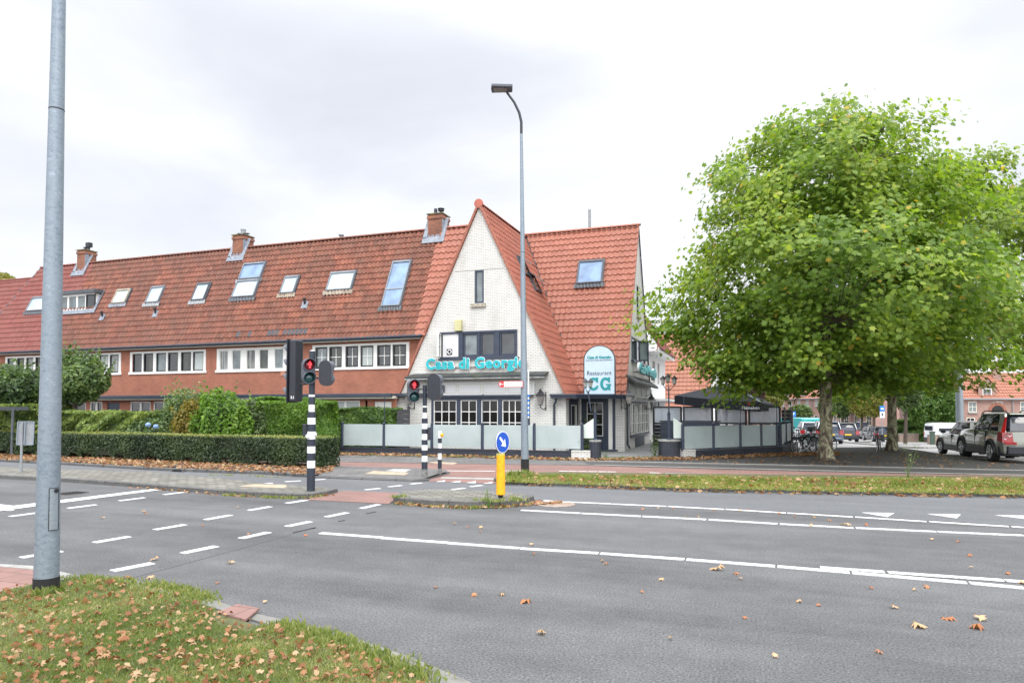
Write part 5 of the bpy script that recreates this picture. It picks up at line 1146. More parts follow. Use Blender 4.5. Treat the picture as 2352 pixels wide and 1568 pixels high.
m=MB(); m.torus((XN+.35,Y0n+1.5,2.02),(1,0,0),.2,.02,16,5); m.build('fan_guard',M['black_paint'],nb)
m=MB(); nf.box(m,Y0n+.05,Y1n,2.30,2.42,.0,1.0); m.build('shop_canopy',M['white_board'],nb)
# orange roof beyond
o2=thing('orange_roof_house','house with a wide bright orange tiled roof behind the black parasol','house',(-4,53,0)); YO=52.
xa_,xb_=PY(1500,850,YO).x,PY(1632,850,YO).x; zt_=PY(1580,775,YO).z+.6; zb_=2.0
m=MB(); m.box(xa_,xb_-.02,YO+.2,YO+9,0,zb_+.2); m.build('wall',M['white_board'],o2)
tiles('roof',(0,YO,zb_),(1,0,0),(0,.45,.89),[(xa_,0),(xb_,0),(xb_,(zt_-zb_)/.89),(xa_,(zt_-zb_)/.89)],M['roof_orange'],o2,tw=.30,tl=.36,amp=.04)
m=MB(); m.box(xb_+.02,xb_+1.3,YO+1.5,YO+9,0,PY(1640,820,YO+1.5).z); m.build('side_wing',M['white_board'],o2)
# ------------------------------------------------------------ lamp posts
def lamp_post(base,label,h=10.6,r0=.135,r1=.045,lean=(0,0),head=True,arm_dir=None,hatch=None,foot=.32,group=None):
    t=thing('lamp_post',label,'lamp post',base,0,group); m=MB()
    ax=Vector((lean[0],lean[1],1)); P=lambda z: ax*z
    zs=[.0,h*.2,h*.4,h*.6,h*.8,h*.93]; rs=[r0+(r1-r0)*min(1,(z/h)/.93) for z in zs]
    m.tube([P(z) for z in zs],rs,24); m.build('pole',M['galv'],t,smooth=True,world=False)
    m=MB(); m.tube([P(-.05),P(foot)],[r0*1.035,r0*1.03],24); m.build('pole_foot',M['rubber'],t,smooth=True,world=False)
    m=MB(); rr=lambda z:r0+(r1-r0)*(z/h)/.93
    for z in ((h*.60,) if head is True else (head,)): m.tube([P(z),P(z+.012)],[rr(z)*1.02+.001]*2,20)
    m.build('pole_joint',M['black_paint'],t,smooth=True,world=False)
    if arm_dir is not None:
        d=Vector((arm_dir[0],arm_dir[1],0)); z0=h*.93; m=MB()
        m.tube([P(z0-.02),P(z0)+Vector((0,0,.35)),P(z0)+d*.06+Vector((0,0,.62)),P(z0)+d*.20+Vector((0,0,.92)),P(z0)+d*.42+Vector((0,0,1.22))],[r1,r1*.98,r1*.95,r1*.9,r1*.85],12)
        m.build('arm',M['black_plastic'],t,smooth=True,world=False)
        c=P(z0)+d*.56+Vector((0,0,1.29)); s=Vector((-d.y,d.x,0)); u=Vector((0,0,1))
        up=(u+d*(-.12)).normalized(); L=.30; W=.21
        q=[c+d*a*L+s*b*W for a,b in ((-1,-.85),(1,-1),(1.05,0),(1,1),(-1,.85))]
        m=MB(); m.slab(q,up*.09); m.build('lamp_head',M['grey_plastic'],t,world=False,bevel=.02)
        m=MB(); m.slab([c+d*a*L+s*b*W-up*.012 for a,b in ((-.5,-.6),(.8,-.7),(.8,.7),(-.5,.6))],up*.011); m.build('lamp_lens',paint('lamp_lens',(.16,.12,.11),.25,var=.1),t,world=False)
    if hatch:
        a0,zc,hh=hatch; m=MB(); n=5; vs=[];w=.42
        for z in (zc-hh/2,zc+hh/2):
            for k in range(n+1):
                a=a0-w+2*w*k/n; r_=rr(z)*1.012+.004; vs.append(P(z)+Vector((math.cos(a)*r_,math.sin(a)*r_,0)))
        m.add(vs,[(k,k+1,n+2+k,n+1+k) for k in range(n)]); m.build('access_door',M['galv_fine'],t,world=False)
        m=MB()
        for (aa,za,ab,zb_) in ((-w,-hh/2,w,-hh/2),(-w,hh/2,w,hh/2),(-w,-hh/2,-w,hh/2),(w,-hh/2,w,hh/2)):
            pts=[]
            for k in range(6):
                a=a0+aa+(ab-aa)*k/5; z=zc+za+(zb_-za)*k/5; r_=rr(z)*1.012+.005; pts.append(P(z)+Vector((math.cos(a)*r_,math.sin(a)*r_,0)))
            m.tube(pts,.0035,5)
        r_=rr(zc+hh*.4)+.004; d=Vector((math.cos(a0+.15),math.sin(a0+.15),0)); m.disc(P(zc+hh*.43)+d*r_,d,.022,.006,12)
        m.build('door_seam',M['black_paint'],t,world=False)
    return t
b=G(106,1364); camdir=math.atan2(-b.y,-b.x)
HD=G(104,1362); hz=(HT(HD,1118)+HT(HD,1213))/2
lamp_post(b,'thick grey galvanised lamp post on the grass verge at the near left corner',11.5,.114,.022,lean=(-.0005,-.002),hatch=(camdir+R(28),.62*0+hz,HT(HD,1118)-HT(HD,1213)),foot=HT(HD,1322),head=HT(HD,258))
b=G(1206,1091,.0); dl=(G(1160,1091)-b).normalized()
hT=HT(b,268)
L1_=lamp_post(b+Vector((0,0,.09)),'tall slim grey lamp post with curved arm in front of the restaurant',hT/.93*0+10.4,.112,.040,lean=(-.010,-.003),arm_dir=(dl.x,dl.y),foot=.37)
# route sign and stickers on that post
pdir=(G(CX,1091)-b).normalized()
t=thing('direction_sign','white and red cycle route arrow sign on the slim lamp post','sign',(b.x,b.y,HT(b,882)))
sfc=Face((b.x-.03,b.y-.14,0),Vector((.985,.17,0)),Vector((.17,-.985,0)))
zt,zb_=HT(b,875),HT(b,889); wid=.70
m=MB(); m.slab([sfc.p(-wid,(zt+zb_)/2,0),sfc.p(-wid+.05,zb_,0),sfc.p(.02,zb_,0),sfc.p(.02,zt,0),sfc.p(-wid+.05,zt,0)],sfc.N*-.02); m.build('sign_plate',M['sign_red'],t)
m=MB(); m.slab([sfc.p(-wid+.17,zb_+.012,.003),sfc.p(.0,zb_+.012,.003),sfc.p(.0,zt-.012,.003),sfc.p(-wid+.17,zt-.012,.003)],sfc.N*-.002); 
m.obox(sfc.p(-wid+.035,(zt+zb_)/2,.004),sfc.p(-wid+.15,(zt+zb_)/2,.004),.004,.018); 
m.obox(sfc.p(-wid+.035,(zt+zb_)/2,.004),sfc.p(-wid+.08,(zt+zb_)/2+.045,.004),.004,.018); m.obox(sfc.p(-wid+.035,(zt+zb_)/2,.004),sfc.p(-wid+.08,(zt+zb_)/2-.045,.004),.004,.018)
m.build('sign_face',M['sign_white'],t)
text('Utrecht',.07,M['sign_red'],'sign_text',t,sfc,-wid+.19,zt-.075,.004,.002)
m=MB()
for k in range(5): a=.02*k; m.box(b.x+.085,b.x+.125,b.y-.03,b.y+.03,HT(b,955-k*11),HT(b,955-k*11-5))
t2=thing('cable_tag','blue and white striped tag strapped to the slim lamp post','tag',(b.x+.1,b.y,2)); m.build('blue_bands',M['sign_blue_light'],t2)
m=MB(); m.box(b.x+.09,b.x+.118,b.y-.025,b.y+.025,HT(b,960),HT(b,850)); m.build('band_strip',M['sign_white'],t2)
# ------------------------------------------------------------ striped posts and signals
def striped(t,h,r,n0,seg,r2=None,z0=.0,first='b'):
    """alternating bands; seg is a list of (z0,z1,colour,radius)"""
    for col,nm in (('w','white_band'),('b','black_band')):
        for (a,b_,c,rr) in seg:
            if c!=col: continue
            m=MB(); m.tube([(0,0,a),(0,0,b_)],[rr,rr],20); m.build(nm,M['pole_white'] if c=='w' else M['pole_black'],t,smooth=True,world=False)
def signal_head(parent,c,facing,lit_=None,s=1.,sign=None):
    """two-lamp pedestrian or cycle signal: rounded back plate, two deep round housings with lenses"""
    c=Vector(c); d=Vector((math.cos(facing),math.sin(facing),0)); sd_=Vector((-d.y,d.x,0)); u=Vector((0,0,1)); r=.115*s; g=.118*s
    m=MB(); out=[]
    for k in range(13): a=math.pi*k/12; out.append(c+sd_*(math.cos(a)*r)+u*(g+math.sin(a)*r))
    for k in range(13): a=math.pi+math.pi*k/12; out.append(c+sd_*(math.cos(a)*r)+u*(-g+math.sin(a)*r))
    m.slab(out,d*(-.10*s)); hd=m.build('signal_housing',M['grey_plastic'],parent,world=False,bevel=.012)
    m=MB(); m.slab([v-d*.104*s for v in out],d*(-.018*s)); m.build('back_plate',M['black_plastic'],hd,world=False)
    for q,z in enumerate((g,-g)):
        m=MB(); cc=c+u*z; n=20; L=.13*s; vs=[]
        for ring,(rr,dd) in enumerate(((r*.98,0),(r*.98,L),(r*.88,L),(r*.86,.01))):
            for k in range(n):
                a=2*math.pi*k/n; cut=(.55+.45*math.sin(a)) if dd>0.02 else 1
                vs.append(cc+sd_*math.cos(a)*rr+u*math.sin(a)*rr+d*dd*(max(.30,cut) if dd>.02 else 1))
        m.add(vs,[(i*n+k,i*n+(k+1)%n,(i+1)*n+(k+1)%n,(i+1)*n+k) for i in range(3) for k in range(n)])
        m.build('visor',M['grey_plastic'],hd,world=False,smooth=True)
        m=MB(); vs=[cc+d*.045*s]; 
        for ring in (1,2,3):
            for k in range(n): a=2*math.pi*k/n; vs.append(cc+(sd_*math.cos(a)+u*math.sin(a))*r*.84*ring/3+d*(.045*s*(1-(ring/3)**2)+.008))
        fs=[(0,1+k,1+(k+1)%n) for k in range(n)]+[(1+i*n+k,1+(i+1)*n+k,1+(i+1)*n+(k+1)%n,1+i*n+(k+1)%n) for i in range(2) for k in range(n)]
        m.add(vs,fs); on=(lit_==q)
        m.build('lens',MATS['lens_red'] if q==0 else MATS['lens_green'],hd,world=False,smooth=True)
        if on:
            m=MB(); f=d*.062*s; sc=s
            m.tube([cc+f+u*.062*sc,cc+f+u*.035*sc],[.018*sc,.020*sc],8); 
            m.slab([cc+f+sd_*a_*sc+u*b_*sc for a_,b_ in ((-.030,.036),(.030,.036),(.036,-.01),(.018,-.012),(.016,-.07),(-.016,-.07),(-.018,-.012),(-.036,-.01))],d*.006)
            m.build('lit_symbol',M['lit_red'],hd,world=False)
    return hd
paint('lens_red',(.16,.008,.012),.12,var=.1,coat=.8); paint('lens_green',(.006,.055,.055),.12,var=.1,coat=.8)
TOCAM=lambda p: math.atan2(-p[1],-p[0])
# main signal post
p=G(714,1127,.085); H_=lambda y: HT(p,y)-p.z
t=thing('traffic_light','tall black and white striped signal post with a big four-lamp housing on the median','traffic light',p)
ys=[(1125,1028,'b',.085),(1028-.1,1007,'b',.085)]
bands=[(1127,1071,'b'),(1071,1054,'w'),(1054,1042,'b')]
ed=[1127,1073.7,1057,1040,1023.8,1007,990.6,974,958.6,945.4,928.6,907.8,900,804]  # band edges down the post
ed=[1127,1074,1057,1040,1024.5,1008,990.5,974,959,945.5,929,911,906]
cols='bwbwbwbwbwbw'
seg=[]
for k in range(len(ed)-1):
    c='bwbwbwbwbwbw'[k]
    if k==len(ed)-2: c='w'
    rr=.088 if ed[k]>955 else .068
    seg.append((H_(ed[k]),H_(ed[k+1])-.0,c,rr))
seg.append((H_(906),H_(806),'b',.064))
striped(t,0,0,0,[(a,b_,c,r) for a,b_,c,r in seg])
m=MB(); m.tube([(0,0,H_(806)),(0,0,H_(804.5))],[.066,.03],16); m.build('post_cap',M['pole_white'],t,world=False)
tc_=TOCAM(p); rt=Vector((rx,ry,0)); fw=Vector((fx,fy,0))
# big four-lamp housing seen from behind and the side: it faces the traffic coming from the left
hc=PD(680,845,15.8); off=Vector((hc.x-p.x,hc.y-p.y,0)); zt,zb_=H_(770),H_(921)
dd=Vector((math.cos(tc_+R(-95)),math.sin(tc_+R(-95)),0))   # facing left
m=MB(); c0=off; w_=.17; dp=.13
fdir=(rt*-1+fw*.35).normalized(); sdv=Vector((-fdir.y,fdir.x,0))
qq=[c0+fdir*(.09)+sdv*.16,c0+fdir*.09-sdv*.16,c0-fdir*.09-sdv*.16,c0-fdir*.09+sdv*.16]
m.slab([v+Vector((0,0,zb_)) for v in qq],Vector((0,0,zt-zb_))); hs=m.build('signal_housing',M['black_plastic'],t,world=False,bevel=.035)
m=MB(); m.slab([c0+fdir*.10+sdv*a+Vector((0,0,z)) for a,z in ((-.20,zb_-.02),(.20,zb_-.02),(.20,zt+.02),(-.20,zt+.02))],fdir*.02); m.build('back_board',M['black_plastic'],hs,world=False)
for k in range(4):
    z=H_([804,836,878,884+28][k]) if False else zt-(zt-zb_)*(.155+.232*k)
    m=MB(); n=16; cc=c0+fdir*.12+Vector((0,0,z)); vs=[];r=.125
    for rr,dq in ((r,0),(r,.20),(r*.9,.20),(r*.9,.0)):
        for q in range(n):
            a=2*math.pi*q/n; vs.append(cc+sdv*math.cos(a)*rr+Vector((0,0,math.sin(a)*rr))+fdir*(dq*(.5+.5*math.sin(a)) if dq else 0))
    m.add(vs,[(i*n+q,i*n+(q+1)%n,(i+1)*n+(q+1)%n,(i+1)*n+q) for i in range(3) for q in range(n)]); m.build('visor',M['grey_plastic'],hs,world=False,smooth=True)
for z in (H_(858),H_(880)):
    m=MB(); m.tube([Vector((0,0,z)),off*.75+Vector((0,0,z))],.022,8); m.build('bracket',M['black_paint'],t,world=False)
bf=Face(p+off-fdir*.0-sdv*(.16 if (sdv.dot(fw)>0) else -.16),rt*1.,-fw); sgn=1
sN=sdv if sdv.dot(fw)<0 else -sdv
Uq=fdir if fdir.cross(Vector((0,0,1))).dot(sN)>0 else -fdir
bf=Face(p+off+sN*.162,Uq,sN); bf.O.z=0
text('3.1',.085,M['sign_white'],'number',hs,bf,-.06,zb_+.07,.004,.002) if False else None
tx=text('3.1',.085,M['sign_white'],'number',t,bf,-.02,p.z+zb_+.07,.003,.003,bold=.003)
hA=signal_head(t,Vector((0,0,H_(853)))+(-fw*.13)+rt*(-.03),tc_+R(14),0,1.2)
hB=signal_head(t,Vector((0,0,H_(857)))+rt*.34+fw*.0,tc_+R(155),None,1.2)
m=MB()
for z in (H_(845),H_(868)): m.tube([Vector((0,0,z)),Vector((0,0,z))+rt*.24],.02,8)
m.build('bracket',M['black_paint'],t,world=False)
m=MB(); m.slab([Vector((0,0,0))+rt*(-.155+a)+fw*b_+Vector((0,0,H_(1002))) for a,b_ in ((-.03,-.05),(.05,-.05),(.05,.05),(-.03,.05))],Vector((0,0,H_(973)-H_(1002)))); m.build('sounder_box',M['black_plastic'],t,world=False,bevel=.015)
m=MB(); bz=H_(1012)+.02
m.lathe(Vector((0,0,H_(999)-.02))+(-fw*.07)+rt*(-.05),[(.045,0),(.05,.03),(.03,.05),(.0,.055)],14,axis=-fw); m.lathe(Vector((0,0,H_(997)))+rt*.07,[(.045,0),(.04,.04)],12,axis=rt); m.build('push_button',M['pole_white'],t,world=False)
# second signal post, across the carriageway
p=G(975,1094,.05); H_=lambda y: HT(p,y)-p.z
t=thing('traffic_light','lower striped signal post with two heads on the grey corner pavement','traffic light',p)
ed=[1094,1076,1059,1042,1024.5,1011,993,978,967.5,955,943,932]
cs_='fbwbwbwbwbw'; 
m=MB(); m.tube([(0,0,0),(0,0,H_(1076))],[.082,.08],18); m.build('pole_foot',M['pole_foot'],t,smooth=True,world=False)
yv=[zG(0,v)[1] for v in (1385,1320,1245,1190,1140,1092,1045,990,945,895,848,795,748,733)]
cv='fbwbwbwbwbwbw'
seg=[]
for k in range(1,13): seg.append((H_(yv[k]),H_(yv[k+1]),cv[k],.080 if yv[k]>962 else .058))
seg.append((H_(yv[13]),H_(zG(0,545)[1]),'b',.056))
striped(t,0,0,0,seg)
tc_=TOCAM(p)
signal_head(t,Vector((0,0,H_(zG(0,596)[1])))+(-fw*.0)-rt*.30,tc_+R(12),0,1.35)
signal_head(t,Vector((0,0,H_(zG(0,563)[1])))+rt*.30-fw*.02,tc_+R(160),None,1.55)
m=MB()
for z in (H_(zG(0,580)[1]),H_(zG(0,625)[1])): m.tube([Vector((0,0,z))-rt*.28,Vector((0,0,z))+rt*.24],.022,8)
m.build('bracket',M['black_paint'],t,world=False)
m=MB(); m.slab([rt*(.115+a)+fw*b_+Vector((0,0,H_(zG(0,1048)[1]))) for a,b_ in ((-.03,-.05),(.04,-.05),(.04,.05),(-.03,.05))],Vector((0,0,H_(zG(0,930)[1])-H_(zG(0,1048)[1])))); m.build('sounder_box',M['black_plastic'],t,world=False,bevel=.015)
# push button post
p=G(1010,1088,.05); H_=lambda y: HT(p,y)-p.z
t=thing('push_button_post','short black and white striped post with yellow push button beside the lower signal post','post',p)
yv=[zG(0,v)[1] for v in (1360,1308,1225,1168,1122,1075,1030)]
m=MB(); m.tube([(0,0,0),(0,0,H_(yv[1]))],[.058,.057],16); m.build('pole_foot',M['pole_foot'],t,smooth=True,world=False)
striped(t,0,0,0,[(H_(yv[k]),H_(yv[k+1]),'bwbwb'[k-1],.056) for k in range(1,6)])
m=MB(); a=H_(yv[6]); m.tube([(0,0,a),(0,0,a+.17),(0,0,a+.20),(0,0,a+.21)],[.057,.057,.04,.005],16); m.build('post_cap',M['pole_white'],t,smooth=True,world=False)
m=MB(); m.lathe(Vector((0,0,a+.09))+rt*.04-fw*.02,[(.05,0),(.06,.03),(.04,.06),(.02,.065)],12,axis=rt-fw*.5); m.build('push_button',M['yellow'],t,world=False)
# yellow bollard with round blue arrow sign
p=G(1150,1143,.11); H_=lambda y: HT(p,y)-p.z
t=thing('traffic_bollard','yellow reflective bollard carrying a round blue arrow sign on the island','bollard',p)
m=MB(); a,b_=H_(zG(0,1555)[1]-2),H_(zG(0,1185)[1]); r=.088
m.tube([(0,0,.0),(0,0,.05),(0,0,.07)],[.05,.05,.085],16); m.build('foot',M['rubber'],t,world=False,smooth=True)
m=MB(); m.tube([(0,0,.07),(0,0,b_)],[r*1.03,r*.93],24); m.build('yellow_sleeve',M['yellow'],t,world=False,smooth=True)
m=MB(); m.tube([(0,0,b_),(0,0,b_+.03),(0,0,b_+.035)],[r*.97,r*.97,r*.5],24); m.build('sleeve_cap',M['yellow_light'],t,world=False,smooth=True)
m=MB(); m.tube([(0,0,b_),(0,0,b_+.42)],.022,10); m.build('sign_pole',M['zinc'],t,world=False)
fa=math.atan2(ry*-1-.0,-rx)  # facing roughly right of the camera
ang=TOCAM(p)+R(52); d=Vector((math.cos(ang),math.sin(ang),0)); sdv=Vector((-d.y,d.x,0)); cz=H_(1015)
R_=HT(p,990)-HT(p,1040); R_*=.5
c=Vector((0,0,cz))+d*.04
m=MB(); m.disc(c-d*.012,d,R_,.02,40); sp_=m.build('sign_plate',M['zinc'],t,world=False)
m=MB(); m.disc(c+d*.008,d,R_,.004,40); m.build('sign_border',M['sign_white'],sp_,world=False)
m=MB(); m.disc(c+d*.0125,d,R_*.93,.003,40); m.build('sign_face',M['sign_blue'],sp_,world=False)
# arrow pointing down to the right of the viewer
vr=sdv if sdv.dot(rt)>0 else -sdv
U2=(vr*.72-Vector((0,0,.70))).normalized(); W2=(vr*.70+Vector((0,0,.72))).normalized()
ar=[(-.72,.0+.14),(-.05,.14),(-.05,.42),(.66,0),(-.05,-.42),(-.05,-.14),(-.72,-.14)]
ar=[(-.70,.13),(-.02,.13),(-.22,.48),(.02,.56)] 
A=[(-.72,.13),(.10,.13),(-.12,.50),(.16,.56),(.64,.0),(.16,-.56),(-.12,-.50),(.10,-.13),(-.72,-.13)]
A=[(-.72,.12),(.08,.12),(-.08,.40),(.12,.52),(.66,.0),(.12,-.52),(-.08,-.40),(.08,-.12),(-.72,-.12)]
A=[(-.70,.13),(.02,.13),(.02,.46),(.68,0),(.02,-.46),(.02,-.13),(-.70,-.13)]
m=MB(); m.slab([c+d*.0165+U2*x*R_*.92+W2*y*R_*.92 for x,y in A],d*.002); m.build('arrow',M['sign_white'],sp_,world=False)
# the back of a small sign at the left
p=G(48,1083,.085); H_=lambda y: HT(p,y)-p.z
t=thing('road_sign','back of a grey rectangular sign on a short post, left on the median','sign',p)
m=MB(); m.tube([(0,0,0),(0,0,.17)],.045,12); m.tube([(0,0,.17),(0,0,H_(970))],.032,12); m.build('post',M['zinc'],t,world=False)
d=-fw; m=MB(); w=(73-36)/2/F*(p.x*fx+p.y*fy); c=rt*(.06)
zt,zb_=H_(968),H_(1021); lean=rt*.03
m.slab([c+rt*a+lean*(z-zb_)+fw*.05+Vector((0,0,z)) for a,z in ((-w,zb_),(w,zb_),(w,zt),(-w,zt))],fw*.015); m.build('sign_plate',M['zinc'],t,world=False,bevel=.0)
m=MB()
for a in (-w,w): m.obox(c+rt*a+fw*.045+Vector((0,0,zb_)),c+rt*a+lean*(zt-zb_)+fw*.045+Vector((0,0,zt)),.025,.03)
for z in (zb_,zt): m.obox(c-rt*w+fw*.045+lean*(z-zb_)+Vector((0,0,z)),c+rt*w+fw*.045+lean*(z-zb_)+Vector((0,0,z)),.03,.025)
m.obox(c+fw*.03+Vector((0,0,zb_)),c+fw*.03+lean*(zt-zb_)+Vector((0,0,zt)),.05,.03); m.build('sign_edge',M['galv_fine'],t,world=False)
# ------------------------------------------------------------ terrace: low wall, pillars, glass screens
TW0=G(775,1042.3); TW1=G(1356,1054.3)
def brickwall(name,label,a,b,h,w,mat,cat='wall',capm=None):
    a=Vector(a);b=Vector(b);d=(b-a).normalized(); s=Vector((-d.y,d.x,0))*w; t=thing(name,label,cat,a)
    m=MB(); m.prism([tuple(a[:2]),tuple(b[:2]),tuple((b+s)[:2]),tuple((a+s)[:2])],-.02,h); m.build('wall_body',mat,t)
    m=MB(); s2=s*.08; m.prism([tuple((a-s2)[:2]),tuple((b-s2)[:2]),tuple((b+s+s2)[:2]),tuple((a+s+s2)[:2])],h,h+.05); m.build('coping',capm or mat,t)
    return t
hw=HT(TW1,1036)-.05
Wx=G(1312,1053.5)
brickwall('low_wall','long low dark blue brick wall under the left glass terrace screens',TW0,Wx,hw,.22,M['dark_brick'])
brickwall('low_wall','short white painted end of the low wall beside the round dark pillar',Wx+Vector((.003,0,0)),TW1,hw+.02,.22,M['white_brick'])
def pillar(label,px,py,pyt,wpx):
    c=G(px,py); d=c.x*fx+c.y*fy; r=wpx/F*d/2; c=c+fw*r; h=HT(c,pyt)
    t=thing('pillar',label,'pillar',c); m=MB(); m.tube([(0,0,-.02),(0,0,h-.06)],[r,r],28); m.build('pillar_body',M['dark_brick'],t,world=False,smooth=True)
    # wrap the bricks round the drum
    me=t.children[0].data; uvl=me.uv_layers[0].data
    for pl in me.polygons:
        if abs(pl.normal.z)>.5: continue
        us=[]
        for li in pl.loop_indices:
            v=me.vertices[me.loops[li].vertex_index].co; a=math.atan2(v.y,v.x); us.append(a)
        if max(us)-min(us)>3: us=[a+2*math.pi if a<0 else a for a in us]
        for li,a in zip(pl.loop_indices,us): uvl[li].uv=(a*r,me.vertices[me.loops[li].vertex_index].co.z)
    m=MB(); m.tube([(0,0,h-.06),(0,0,h)],[r*1.06,r*1.04],28); m.build('coping',paint('pillar_cap%d'%px,(.28,.28,.27),.8,var=.3,scale=9),t,world=False)
    return c,h,r
PL=pillar('round dark brick pillar left of the restaurant entrance',1369,1054.5,1010,27)
PR=pillar('wide round dark brick pillar right of the restaurant entrance',1543,1052.5,1009,50)
Wr0=G(1572,1052.3); Wr1=G(1598,1051.3); Wr2=G(1797,1041); Wr3=G(1822,1033)
brickwall('low_wall','short white painted wall end beside the wide round pillar',Wr0,Wr1,HT(Wr0,1034)-.03,.22,M['white_brick'])
brickwall('low_wall','dark brick terrace wall running towards the parked bicycles',Wr1+Vector((.003,0,0)),Wr2,HT(Wr1,1034)-.05,.22,M['dark_brick'])
brickwall('low_wall','short dark return of the terrace wall behind the bicycles',Wr2+Vector((.003,0,0)),Wr3+Vector((.3,1.5,0)),HT(Wr1,1034)-.05,.22,M['dark_brick'])
def fpost(m,c,z0,z1,r=.05):
    c=Vector((c[0],c[1],0)); m.tube([c+Vector((0,0,z0)),c+Vector((0,0,z1-.10)),c+Vector((0,0,z1-.095))],[r,r*.95,r*.6],12)
    m.tube([c+Vector((0,0,z1-.10)),c+Vector((0,0,z1-.085)),c+Vector((0,0,z1-.05)),c+Vector((0,0,z1-.015)),c+Vector((0,0,z1))],[r*.5,r*.8,r*1.0,r*.7,.005],12)
def on_line(px,A,B,depth_off=.11):
    """point of the line A-B (ground) that is seen in column px"""
    A=Vector(A);B=Vector(B); r=ray(px,1000); # solve r*t = A+(B-A)s in xy
    dx,dy=B.x-A.x,B.y-A.y; det=r[0]*-dy-r[1]*-dx
    t=(A.x*-dy-A.y*-dx)/det; q=Vector((r[0]*t,r[1]*t,0)); n=Vector((-(dy),dx,0)).normalized()
    if n.dot(fw)<0: n=-n
    return q+n*depth_off
def glass_fence(label,A,B,cols,ytop,ybot,zpost,wallh,gm='frosted',rods=(),last_free=False,first=None):
    t=thing('glass_screen',label,'glass screen',on_line(cols[0],A,B))
    pts=[on_line(c,A,B) for c in cols]
    for q in pts:
        m=MB(); fpost(m,q,wallh+.02,zpost,.062); m.build('post',M['navy_paint'],t,smooth=True)
    for a,b in zip(pts,pts[1:]):
        d=(b-a); L=d.length; d.normalize(); z1=ytop;z0=ybot; m=MB(); m.obox(a+d*.06+Vector((0,0,(z0+z1)/2)),b-d*.06+Vector((0,0,(z0+z1)/2)),.012,z1-z0); m.build('glass_pane',M[gm],t)
    for px,yt,yb in rods:
        q=on_line(px,A,B); m=MB(); m.tube([q+Vector((0,0,zpost-.08)),q+Vector((0,0,HT(q,yt)))],.016,8); m.lathe(q+Vector((0,0,HT(q,yt)-.03)),[(.03,0),(.03,.03)],8); m.build('banner_rod',M['navy_paint'],t)
    return pts
gz=lambda q,y: HT(q,y)
q_=on_line(1106,TW0,TW1)
zt=HT(q_,975.5); zb_=HT(q_,1027); zp=HT(q_,970)
glass_fence('frosted glass screen with blue posts on the left low wall',TW0,TW1,[783,879,989.6,1106,1225.5,1336],zt,zb_,zp,hw,rods=((880,907,0),(1107,905,0)))
q_=on_line(1573,Wr1,Wr2); zt2=HT(q_,979); zb2=HT(q_,1031); zp2=HT(q_,972)
glass_fence('frosted glass screen with blue posts on the right terrace wall, bicycle seen behind its end',Wr0,Wr2,[1573,1643,1705,1753,1789],zt2,zb2,zp2,HT(Wr1,1034)-.02,rods=((1576,911,0),(1705.7,914,0),(1790,919,0)))
glass_fence('short frosted screen panels turning the terrace corner beside the bicycles',Wr2,Wr3+Vector((.0,.6,0)),[1799,1811,1823],zt2,zb2+.05,zp2,HT(Wr1,1034)-.02,rods=((1823,921,0),))
def wedge_glass(label,base,px0,px1,y00,y01,y10,y11,A):
    """slanted end pane between a tall and a short post"""
    a=on_line(px0,A,A+Vector((1,.1,0)),.0); b=on_line(px1,A,A+Vector((1,.1,0)),.0)
    t=thing('glass_screen',label,'glass screen',a)
    m=MB(); m.slab([(a.x,a.y,HT(a,y00)),(b.x,b.y,HT(b,y10)),(b.x,b.y,HT(b,y11)),(a.x,a.y,HT(a,y01))],(0,.012,0)); m.build('glass_pane',M['frosted_pale'],t)
M['frosted_pale']=paint('frosted_pale',(.62,.70,.64),.25,var=.04)
wedge_glass('slanted glass panel between the short post and the pillar left of the entrance',None,1339,1368,977,1005.8,957.5,1005.8,PL[0]+Vector((-.1,0,0)))
wedge_glass('slanted glass panel on the pillar right of the entrance',None,1547,1571,958.5,1005.8,975,1005.8,PR[0]+Vector((.0,0,0)))
def terrace_lamp(label,c,z0,px,ytop,n,spread,lean=(0,0),ypost=958):
    c=Vector((c[0],c[1],z0)); t=thing('terrace_lamp',label,'lamp',c); H_=lambda y: HT(c,y)-z0
    m=MB(); m.tube([(0,0,0),(0,0,.04),(0,0,.06),(0,0,H_(ypost))],[.09,.09,.055,.055],14); m.lathe((0,0,H_(ypost)),[(.075,0),(.075,.04),(.03,.05),(.06,.09),(.0,.14)],12); m.build('post',M['navy_paint'],t,world=False,smooth=True)
    zt=H_(ytop); lz=Vector((lean[0],lean[1],1)); m=MB(); m.tube([lz*(H_(ypost)+.1),lz*(zt)],.026,10); 
    o=m.build('stem',M['navy_paint'],t,world=False)
    top=lz*zt
    for k in range(n):
        a=spread*(k-(n-1)/2)/max(1,(n-1)/2) if n>1 else 0
        e=top+rt*a+fw*(.12 if k==1 and n==3 else 0)+Vector((0,0,.14+(.08 if k==1 and n==3 else 0)))
        m=MB(); m.tube([top-Vector((0,0,.1)),top+rt*a*.6-Vector((0,0,.02)),e-Vector((0,0,.02))],.014,6); m.build('arm',M['navy_paint'],t,world=False)
        lh=t
        b=MB(); b.tube([e,e+Vector((0,0,.19))],[.065,.105],6); b.build('lantern_glass',paint('lamp_glass',(.32,.33,.31),.2,var=.2) if 'lamp_glass' not in MATS else MATS['lamp_glass'],t,world=False)
        m=MB(); m.tube([e+Vector((0,0,.19)),e+Vector((0,0,.215)),e+Vector((0,0,.28)),e+Vector((0,0,.33))],[.135,.125,.05,.01],6); m2_=MB(); m2_.tube([e-Vector((0,0,.03)),e],[.04,.075],6); m2_.build('lantern_foot',M['black_paint'],t,world=False); m.build('lantern_cap',M['black_paint'],t,world=False)
terrace_lamp('leaning two-headed lamp on the round pillar in front of the entrance',PL[0],PL[1],1371,897,2,.19,lean=(-.145,0),ypost=951)
